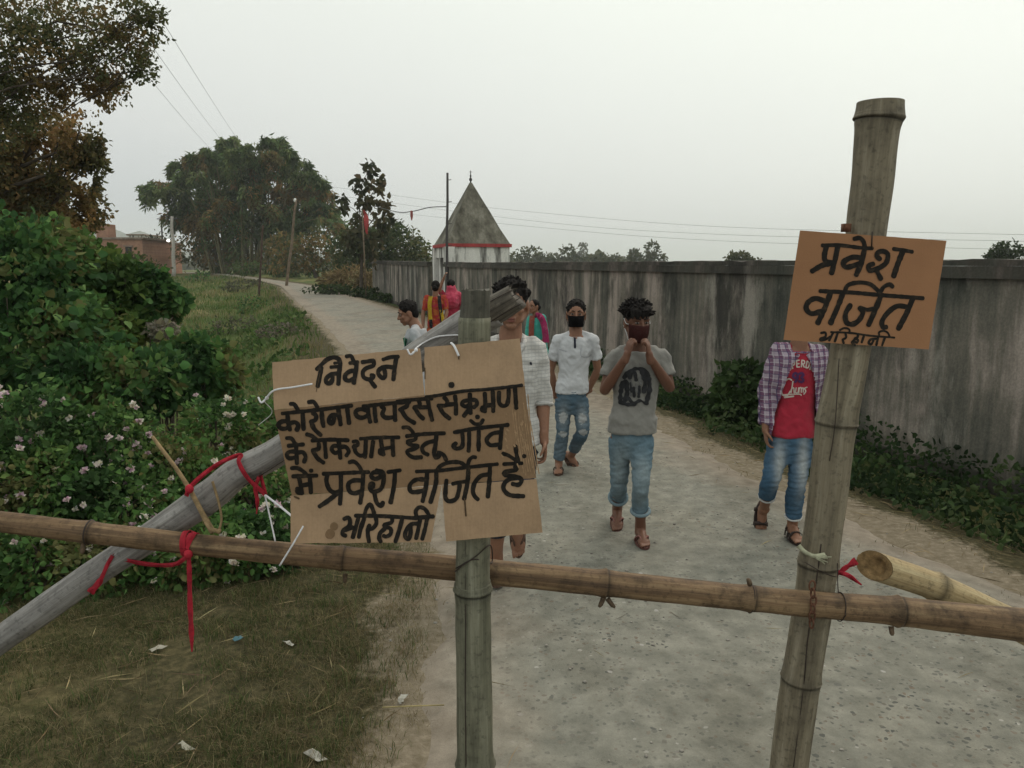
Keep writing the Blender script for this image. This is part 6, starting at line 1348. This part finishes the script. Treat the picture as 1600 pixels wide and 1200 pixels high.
paint(tm, lambda co: jeans_col(co, J, (.075, .125, .17), (.22, .25, .265), [(th('A', .45)+V((0, -.07, 0)), (.05, .07, .12), .9), (th('B', .5)+V((0, -.07, 0)), (.05, .07, .11), .9), (sh_('A', .5), (.08, .1, .14), .45), (sh_('B', .5), (.08, .1, .14), .45)], [(th('A', .5)+V((0, -.07, 0)), (.045, .06, .06)), (th('B', .55)+V((0, -.07, 0)), (.045, .06, .055)), (th('A', 1.0)+V((0, -.06, 0)), (.05, .06, .035)), (th('B', 1.0)+V((0, -.06, 0)), (.05, .06, .04))]))
M_SAND = simple('brown_sandal', (.085, .05, .035), .7, .25, 20, .1)
sandal('sandal', pr, J['anA'], *J['footA'], s, M_SAND, M_SAND); sandal('sandal', pr, J['anB'], *J['footB'], s, M_SAND, M_SAND)

# --- boy in red T-shirt and open plaid shirt, head behind the small sign
g3 = gp(1240, 868); Y0 = g3.y+.06; s = 1.54/1.7
J = J_from(Y0, dict(shA=(1215, 553, .01), shB=(1280, 556, .01), elA=(1198, 614, .03), elB=(1284, 620, .03), wrA=(1196, 668, -.03), wrB=(1278, 676, .0), hipA=(1219, 690, .0), hipB=(1253, 690, 0),
     knA=(1204, 752, -.05), knB=(1245, 756, -.06), anA=(1193, 796, .22), anB=(1237, 842, .04), head=(1252, 496, -.02)))
J['face'] = frame(V((-.05, -1, -.02))); J['anB'].z = float(base(J['anB'].y))+.035+.098*s
J['handA'] = (V((.08, -.08, -1)), V((.9, -.1, 0)), .6, 1); J['handB'] = (V((-.05, -.05, -1)), V((-.9, -.1, 0)), .6, -1)
J['footA'] = (V((-.10, -.40, -.95)), V((-.05, -.95, .35))); J['footB'] = (V((-.05, -1, 0)), UP)
pr = empty('person', V((g3.x, Y0, .03)), 'boy in red T-shirt and open plaid shirt, head hidden behind the small sign', 'person', 'young men walking towards the barrier')
build_person(pr, J, s, SK_M); face_bits(pr, J['head'], *J['face'], s, 0); hair(pr, J['head'], *J['face'], s, 'short', 9)
sm = shirt_mesh(J, s, .07, .5, .012, .012, .050, W=.93, wr=.009); link_mesh('tee_shirt', sm, cloth('red_tee', (.33, .022, .042)), pr)
M_PR = simple('pale_print', (.50, .42, .38), .85, .15, 50, .1); M_PB = simple('violet_print', (.075, .025, .085), .85, .2, 50, .1)
LET = {'S': [[(1, .1), (.5, 0), (0, .25), (.5, .5), (1, .75), (.5, 1), (0, .9)]], 'U': [[(0, 0), (0, .7), (.5, 1), (1, .7), (1, 0)]], 'P': [[(0, 1), (0, 0)], [(0, 0), (.8, .05), (1, .28), (.8, .5), (0, .55)]], 'E': [[(0, 0), (0, 1)], [(0, 0), (.9, 0)], [(0, .5), (.8, .5)], [(0, 1), (.9, 1)]],
       'R': [[(0, 1), (0, 0)], [(0, 0), (.8, .05), (1, .28), (.8, .5), (0, .52)], [(.4, .55), (1, 1)]], 'D': [[(0, 0), (0, 1)], [(0, 0), (.7, .08), (1, .5), (.7, .92), (0, 1)]], 'Y': [[(0, 0), (.5, .5), (1, 0)], [(.5, .5), (.5, 1)]],
       '9': [[(1, .35), (.6, .55), (.1, .4), (.15, .1), (.6, 0), (1, .2), (1, .6), (.5, 1)]], '3': [[(0, .1), (.6, 0), (1, .22), (.5, .48), (1, .75), (.6, 1), (0, .9)]]}
st = []
for i, ch in enumerate("SUPERDRY"):
    a = (i-3.5)*.225; cx_, cy_ = 1251+34*math.sin(a), 606-38*math.cos(a)
    for L in LET[ch]:
        st.append((2.1, [(cx_+(x-.5)*4.6*math.cos(a)-(y-.5)*11*math.sin(a)*.6, cy_+(x-.5)*4.6*math.sin(a)+(y-.5)*11*math.cos(a)*.95) for x, y in L]))
decal(pr, 'shirt_lettering', sm, st, M_PR)
st = []
for i, ch in enumerate("93"):
    for L in LET[ch]: st.append((4.0, [(1239+i*9.5+x*7, 583+y*14) for x, y in L]))
decal(pr, 'shirt_lettering', sm, st, M_PB)
st = [(2.2, [(1237, 594), (1232, 592), (1225, 598), (1221, 608), (1223, 617), (1230, 618), (1235, 611)]), (2, [(1239, 596), (1236, 614)]), (2, [(1236, 609), (1240, 606), (1241, 614)]), (2, [(1244, 606), (1243, 613), (1247, 613), (1248, 606)]), (2, [(1248, 614), (1249, 607), (1252, 606), (1252, 613)]), (1.8, [(1252, 608), (1255, 606), (1255, 613)]), (2, [(1261, 605), (1257, 607), (1259, 611), (1256, 616)]), (1.8, [(1222, 617), (1238, 616), (1250, 616), (1252, 618)]), (2.6, [(1226, 621), (1240, 619)])]
decal(pr, 'shirt_lettering', sm, st, M_PR)
M_PLAID = check_cloth('purple_plaid', (.36, .30, .36), [('X', 22, .42, (.13, .05, .105), .8), ('Z', 22, .42, (.13, .05, .105), .65), ('X', 44, .12, (.50, .46, .50), .8), ('Z', 44, .12, (.50, .46, .50), .8), ('X', 22, .1, (.05, .03, .10), .8), ('Z', 22, .1, (.05, .03, .10), .7)])
pm = shirt_mesh(J, s, .10, 1.9, .030, .03, .062, W=.95, neck_t=1.06, wr=.011, lift=.014)
bm = bmesh.new(); bm.from_mesh(pm); cx = (J['shA']+J['shB'])*.5; hc = (J['hipA']+J['hipB'])*.5
kill = []
for f_ in bm.faces:
    c = f_.calc_center_median(); t = np.clip((c.z-hc.z)/(cx.z-hc.z), -.3, 1.2); mid = cx.x*t+hc.x*(1-t)-.012; wdt = np.interp(t, [-.3, .3, .75, .98, 1.1], [.165, .128, .085, .042, .05])
    if c.y < cx.y-.01 and abs(c.x-mid+.0) < wdt and t > -.3 and t < 1.04 : kill.append(f_)
    elif t > 1.0 and abs(c.x-cx.x) < .06 and c.z > cx.z+.03: kill.append(f_)
    elif t < .13 and f_.normal.z < -.75 and abs(c.x-mid) < .16: kill.append(f_)
bmesh.ops.delete(bm, geom=kill, context='FACES'); bm.to_mesh(pm); bm.free()
po = link_mesh('plaid_shirt', pm, M_PLAID, pr)
for sg_ in (-1, 1):
    q = MB(); P = [cx+V((sg_*.028, -.078, .012)), cx+V((sg_*.055, -.085, -.03)), cx+V((sg_*.082, -.078, -.01)), cx+V((sg_*.075, -.02, .045)), cx+V((sg_*.05, .04, .05))]
    q.tube(crom(P, 4), .011, 8); q.build('collar', M_PLAID, po)
tm = trouser_mesh(J, s, .50, .80, .011, calf=.050, top=.24); to = link_mesh('trousers', tm, JEAN, pr)
th = lambda k, t: (J['hip'+k].lerp(J['kn'+k], t)-org(pr))
paint(tm, lambda co: jeans_col(co, J, (.055, .115, .185), (.37, .40, .41), [(th('A', .55)+V((.01, -.07, 0)), (.036, .09, .17), .95), (th('B', .5)+V((0, -.07, 0)), (.036, .09, .20), .95)]))
M_WHT = cloth('frayed_hem', (.48, .48, .47)); hem_ring('frayed_hem', to, J['knA'], J['anA'], .50, .056*s, M_WHT, .006); hem_ring('frayed_hem', to, J['knB'], J['anB'], .80, .053*s, M_WHT, .008)
M_DSAND = simple('dark_sandal', (.035, .024, .02), .7, .25, 20, .1)
sandal('sandal', pr, J['anA'], *J['footA'], s, M_DSAND, M_DSAND, 'bands'); sandal('sandal', pr, J['anB'], *J['footB'], s, M_DSAND, M_DSAND, 'bands')

# --- man in white checked shirt behind the notice
g4 = gp(778, 932); Y0 = g4.y+.06; s = 1.70/1.7
J = J_from(Y0, dict(shA=(757, 545, .02), shB=(838, 543, .02), elA=(752, 625, .03), elB=(848, 622, .05), wrA=(760, 690, -.02), wrB=(850, 684, -.02), hipA=(777, 702, 0), hipB=(818, 702, 0),
     knA=(776, 800, -.04), knB=(812, 792, -.10), anA=(776, 895, .03), anB=(808, 818, .22), head=(799, 477, -.02)))
J['face'] = frame(V((-.02, -1, -.06))); J['anA'].z = float(base(J['anA'].y))+.035+.098*s
J['handA'] = (V((.1, -.1, -1)), V((1, 0, 0)), .6, 1); J['handB'] = (V((.06, -.1, -1)), V((-1, -.1, 0)), .7, -1)
J['footA'] = (V((.0, -1, 0)), UP); J['footB'] = (V((.05, -.5, -.87)), V((0, -.87, .5)))
pr = empty('person', V((g4.x, Y0, .03)), 'man in white checked shirt with rolled sleeves walking behind the big notice and left post', 'person', 'young men walking towards the barrier')
J['hs'] = s*1.12; build_person(pr, J, s, SK_M); face_bits(pr, J['head'], *J['face'], J['hs'], 0); hair(pr, J['head'], *J['face'], J['hs'], 'quiff', 11)
M_CHECK = check_cloth('white_check', (.55, .54, .52), [('Z', 52, .22, (.36, .36, .36), .8), ('X', 52, .18, (.42, .42, .42), .6)])
sm = shirt_mesh(J, s, .06, 1.22, .018, .01, .058, wr=.010); so = link_mesh('shirt', sm, M_CHECK, pr)
c_ = J['shA'].lerp(J['shB'], .5)
for sg_ in (-1, 1):
    q = MB(); q.tube(crom([c_+V((sg_*.012, -.092, -.06)), c_+V((sg_*.045, -.098, -.015)), c_+V((sg_*.075, -.06, .035)), c_+V((sg_*.06, .03, .06)), c_+V((0, .06, .065))], 5), [.006]+[.014]*19+[.012], 8); q.build('collar', M_CHECK, so)
decal(pr, 'neck_opening', sm, [(15, [(797, 522), (797, 532)]), (9, [(797, 534), (797, 545)])], SK_M, .004)
decal(pr, 'emblem', sm, [(3.4, [(829, 567), (830, 569)])], M_NAVY, .004)
hem_ring('cuff', so, J['elB'], J['wrB'], .16, .050, M_CHECK, .010); hem_ring('cuff', so, J['elA'], J['wrA'], .16, .050, M_CHECK, .010)
tm = trouser_mesh(J, s, .42, .5, .012); to = link_mesh('trousers', tm, JEAN, pr); paint(tm, lambda co: np.tile((.022, .035, .06), (len(co), 1)))
M_BLK = cloth('dark_cuff', (.015, .016, .02)); hem_ring('cuff', to, J['knA'], J['anA'], .42, .054, M_BLK, .010)
sandal('flip_flop', pr, J['anA'], *J['footA'], s, M_SAND, M_SAND); sandal('flip_flop', pr, J['anB'], *J['footB'], s, M_SAND, M_SAND)

# --- boy in grey tee in profile left of the notice post
Y0 = 7.1; s = 1.46/1.7
J = J_from(Y0, dict(shA=(647, 519, -.13), shB=(655, 518, .13), elA=(657, 562, -.18), elB=(658, 560, .17), wrA=(636, 600, -.20), wrB=(640, 600, .14), hipA=(646, 612, -.07), hipB=(650, 612, .07),
     knA=(640, 668, -.09), knB=(652, 668, .09), anA=(640, 720, -.09), anB=(664, 716, .10), head=(637, 489, 0)))
J['face'] = frame(V((-1, -.25, -.35)))
for k in 'AB': J['an'+k].z = Tz(J['an'+k].x, Y0)+.05+.10*s
J['handA'] = (V((-.3, -.1, -1)), V((0, 1, 0)), .7, 1); J['handB'] = (V((-.3, 0, -1)), V((0, -1, 0)), .7, -1)
J['hs'] = s*1.08; J['footA'] = J['footB'] = (V((-1, -.1, 0)), UP)
pr = empty('person', V((J['anA'].x, Y0, Tz(J['anA'].x, Y0))), 'boy in pale grey tee looking down in profile left of the notice post', 'person', 'villagers standing on the road')
build_person(pr, J, s, SK_M, .006); face_bits(pr, J['head'], *J['face'], J['hs'], 0); hair(pr, J['head'], *J['face'], J['hs'], 'short', 14)
sm = shirt_mesh(J, s, -.05, .6, .018, .01, .060, W=1.0); link_mesh('shirt', sm, cloth('pale_grey_tee', (.37, .38, .40)), pr)
decal(pr, 'shirt_print', sm, [(3.5, [(631, 528), (629, 538), (631, 545)]), (2.5, [(635, 530), (633, 540)])], simple('green_print', (.04, .20, .12), .85, .3, 50, .1), .004, .2)
tm = trouser_mesh(J, s, .9, .9); link_mesh('trousers', tm, JEAN, pr); paint(tm, lambda co: np.tile((.05, .055, .06), (len(co), 1)))
sandal('sandal', pr, J['anA'], *J['footA'], s, M_SAND, M_SAND); sandal('sandal', pr, J['anB'], *J['footB'], s, M_SAND, M_SAND)

# --- women further up the road
def woman(label, Y0, head, hair_bun, dirn, s, dress_fn, rings_px, spec, skirt_w, col_skirt):
    J = J_from(Y0, spec); J['head'] = at(head[0], head[1], Y0); J['face'] = frame(dirn); gx = J['head'].x; zg_ = Tz(gx, Y0)+.04
    for k in 'AB': J['an'+k].z = zg_+.10*s
    J['footA'] = J['footB'] = (V((dirn.x, dirn.y, 0)), UP)
    pr = empty('person', V((gx, Y0, zg_)), label, 'person', 'villagers standing on the road'); J['slim'] = .88
    build_person(pr, J, s, SK_M, .008); face_bits(pr, J['head'], *J['face'], s, 0)
    return pr, J
def back_hair(pr, J, s, bun=True, plait=0):
    f, r, u = J['face']; C = J['head']; q = MB(); q.ell(C+u*.03*s-f*.018*s, (.080*s, .092*s, .088*s), (r, f, u), 20, 14); q.ell(C-u*.02*s-f*.055*s, (.066*s, .05*s, .07*s), (r, f, u))
    if bun: q.ell(C-u*.02*s-f*.11*s, (.042*s, .04*s, .042*s), (r, f, u))
    if plait: q.limb([C-u*.06*s-f*.07*s, C-u*.2*s-f*.09*s, C-u*plait*s-f*.12*s], [.032*s, .026*s, .012*s], 8)
    link_mesh('hair', remesh(q, 'hair', .007, 1), M_HAIR, pr)
def robe(pr, J, s, t_top, bottom_z, w0, w1, m, name='dress', sleeve=.8, depth=.85, slr=.056, wr=.012):
    """long dress or sari: torso + skirt to near the ground"""
    q = MB(); Sx = (J['shA']+J['shB'])/2; H = (J['hipA']+J['hipB'])/2
    q.loft(torso_rings(J, s, .016, 0, t_top, .90)); X = (J['hipB']-J['hipA']).normalized(); Y = UP.cross(X); R_ = []
    for t in np.linspace(0, 1, 14):
        c = V((H.x, H.y, H.z+.06)).lerp(V((H.x, H.y, bottom_z)), t); R_.append((c, X, Y, np.interp(t, [0, .25, 1], [.128*s, w0, w1]), np.interp(t, [0, .25, 1], [.10*s, w0*depth, w1*depth])))
    q.loft(R_, power=2)
    for k in 'AB':
        sh, el, wrr = J['sh'+k], J['el'+k], J['wr'+k]; P = [sh.lerp(Sx, .3), sh, sh.lerp(el, min(sleeve, 1))]+([el.lerp(wrr, sleeve-1)] if sleeve > 1 else []); P = crom(P, 6); q.tube(P, interp_r([.055*s, slr*s, slr*.9*s], len(P)), 14)
    return remesh(q, name, .009, 3, wr, (16, 16, 5))
def floral(co, base_c, c2, c3):
    n = np.array([mnoise.noise(V(v*14)) for v in co]); n2 = np.array([mnoise.noise(V(v*26)+V((4, 2, 1))) for v in co]); c = np.tile(np.array(base_c), (len(co), 1)); c[n > .18] = c2; c[n2 > .28] = c3; return c
BACK = V((.1, 1, -.08))
Y0 = 13.2; s = 1.52/1.7
sp_ = dict(shA=(667, 466, 0), shB=(694, 466, 0), elA=(661, 490, -.03), elB=(698, 488, -.05), wrA=(661, 512, -.1), wrB=(692, 508, -.18), hipA=(673, 512, 0), hipB=(688, 512, 0), knA=(674, 550, 0), knB=(688, 550, 0), anA=(674, 585, 0), anB=(688, 585, 0))
pr, J = None, None
def hands_default(J):
    pass
sp_h = {'handA': (V((0, -.2, -1)), V((1, 0, 0)), .6, 1), 'handB': (V((0, -.2, -1)), V((-1, 0, 0)), .6, -1)}
_bp = build_person
def build_person(root, J, s, skin, vox=.0048, **k):
    for kk, vv in sp_h.items(): J.setdefault(kk, vv)
    _bp(root, J, s, skin, vox)
pr, J = woman('woman seen from behind in orange patterned dress with yellow and black scarf ends', Y0, (681, 448), True, BACK, s, None, None, sp_, .2, None)
back_hair(pr, J, s, True)
dm = robe(pr, J, s, 1.04, J['anA'].z+.16, .17, .24, None); do = link_mesh('dress', dm, CLOTHV, pr); paint(dm, lambda co: floral(co, (.36, .06, .035), (.42, .12, .04), (.40, .03, .06)))
M_YEL = cloth('yellow_scarf', (.46, .30, .02)); M_BLKS = cloth('black_scarf', (.015, .014, .016))
c_ = J['shA'].lerp(J['shB'], .5); zf = lambda x, z, y: c_+V((x, y, z))
cloth_strip('scarf', None, None, crom([zf(-.07, .04, -.10), zf(-.085, -.1, -.14), zf(-.08, -.26, -.135), zf(-.07, -.36, -.14)], 5), .065, M_YEL, parent=do, thick=.004)
cloth_strip('scarf', None, None, crom([zf(.07, .04, -.10), zf(.08, -.08, -.14), zf(.10, -.24, -.135), zf(.12, -.40, -.15)], 5), .06, M_BLKS, parent=do, thick=.004)
cloth_strip('scarf', None, None, crom([zf(.10, -.18, -.135), zf(.125, -.3, -.145), zf(.14, -.44, -.16)], 5), .05, M_YEL, parent=do, thick=.004)
cloth_strip('scarf', None, None, crom([zf(-.07, -.34, -.142), zf(-.065, -.42, -.15), zf(-.065, -.48, -.155)], 5), .055, M_BLKS, parent=do, thick=.004)
Y0 = 13.6; s = 1.54/1.7
sp_ = dict(shA=(693, 462, 0), shB=(719, 462, 0), elA=(686, 452, -.05), elB=(722, 480, .05), wrA=(693, 436, -.05), wrB=(716, 492, .12), hipA=(699, 506, 0), hipB=(714, 506, 0), knA=(699, 545, 0), knB=(714, 545, 0), anA=(699, 580, 0), anB=(714, 580, 0))
sp_h['handA'] = (V((.3, -.1, 1)), V((1, 0, 0)), .7, 1)
pr, J = woman('woman in pink sari seen from behind with one arm raised', Y0, (705, 446), False, BACK, s, None, None, sp_, .2, None)
back_hair(pr, J, s, False)
dm = robe(pr, J, s, 1.04, J['anA'].z+.04, .19, .23, None, sleeve=.7); do = link_mesh('sari', dm, CLOTHV, pr)
def sari_col(co):
    c = np.tile(np.array((.44, .03, .13)), (len(co), 1)); z = co[:, 2]; H = float((J['hipA'].z)-org(pr).z); c[z > H+.08] = (.36, .045, .075); b_ = (np.abs(z-(H+.07)) < .014); c[b_] = (.55, .40, .42); return c
paint(dm, sari_col)
M_VEIL = cloth('pink_veil', (.44, .055, .10)); f, r, u = J['face']; C = J['head']; q = MB()
q.ell(C-u*.055*s-f*.045*s, (.086*s, .075*s, .062*s), (r, f, u)); q.limb([C-u*.05*s-f*.03*s, c_+V((0, 0, 0)) if False else J['shA'].lerp(J['shB'], .5)+V((0, -.03, .03)), J['shA'].lerp(J['shB'], .5)+V((0, -.07, -.08))], [.085*s, .125*s, .15*s], 16)
q.limb([J['shB']+V((-.05, -.03, .03)), J['shB']+V((.02, -.03, -.02)), J['shB']+V((.05, -.02, -.14))], [.05, .06, .05], 12)
vm = remesh(q, 'veil', .009, 3, .012); link_mesh('veil', vm, M_VEIL, do)
Y0 = 10.6; s = 1.40/1.7
sp_ = dict(shA=(829, 499, -.02), shB=(848, 498, .02), elA=(826, 524, -.06), elB=(852, 522, 0), wrA=(832, 540, -.14), wrB=(846, 542, -.14), hipA=(834, 548, 0), hipB=(848, 548, 0), knA=(834, 590, 0), knB=(848, 590, 0), anA=(834, 625, 0), anB=(848, 625, 0))
sp_h['handA'] = (V((0, -.2, -1)), V((1, 0, 0)), .6, 1)
pr, J = woman('girl in teal dress with magenta scarf standing by the wall behind the checked shirt man', Y0, (834, 479), True, V((-.75, -.75, -.05)), s, None, None, sp_, .2, None)
back_hair(pr, J, s, True)
dm = robe(pr, J, s, 1.04, J['anA'].z+.2, .16, .2, None, sleeve=1.4); do = link_mesh('dress', dm, cloth('teal_dress', (.05, .30, .25)), pr); c_ = J['shA'].lerp(J['shB'], .5)
cloth_strip('scarf', None, None, crom([zf(-.02, .05, -.06), zf(.05, .03, -.105), zf(.10, -.1, -.13), zf(.12, -.3, -.15)], 6), .085, cloth('magenta_scarf', (.30, .025, .10)), parent=do, thick=.004)
cloth_strip('scarf', None, None, crom([zf(-.06, .05, -.05), zf(-.07, -.06, -.12), zf(-.075, -.25, -.14)], 6), .07, cloth('rust_scarf', (.22, .06, .04)), parent=do, thick=.004)
# ------------------------------------------------------------------ haze in the air
m = bpy.data.materials.new('haze'); m.use_nodes = True; nt = m.node_tree; nt.nodes.clear()
out = nt.nodes.new('ShaderNodeOutputMaterial'); pv = nt.nodes.new('ShaderNodeVolumePrincipled')
pv.inputs['Color'].default_value = (.93, .965, 1.0, 1); pv.inputs['Density'].default_value = 0.00042; pv.inputs['Anisotropy'].default_value = 0.2
nt.links.new(pv.outputs[0], out.inputs['Volume'])
q = MB(); q.box((0, 4400, 66), (19000, 9400, 138)); tag(q.build('haze', m, None, False, loc=(0, 0, 0)), kind='stuff')
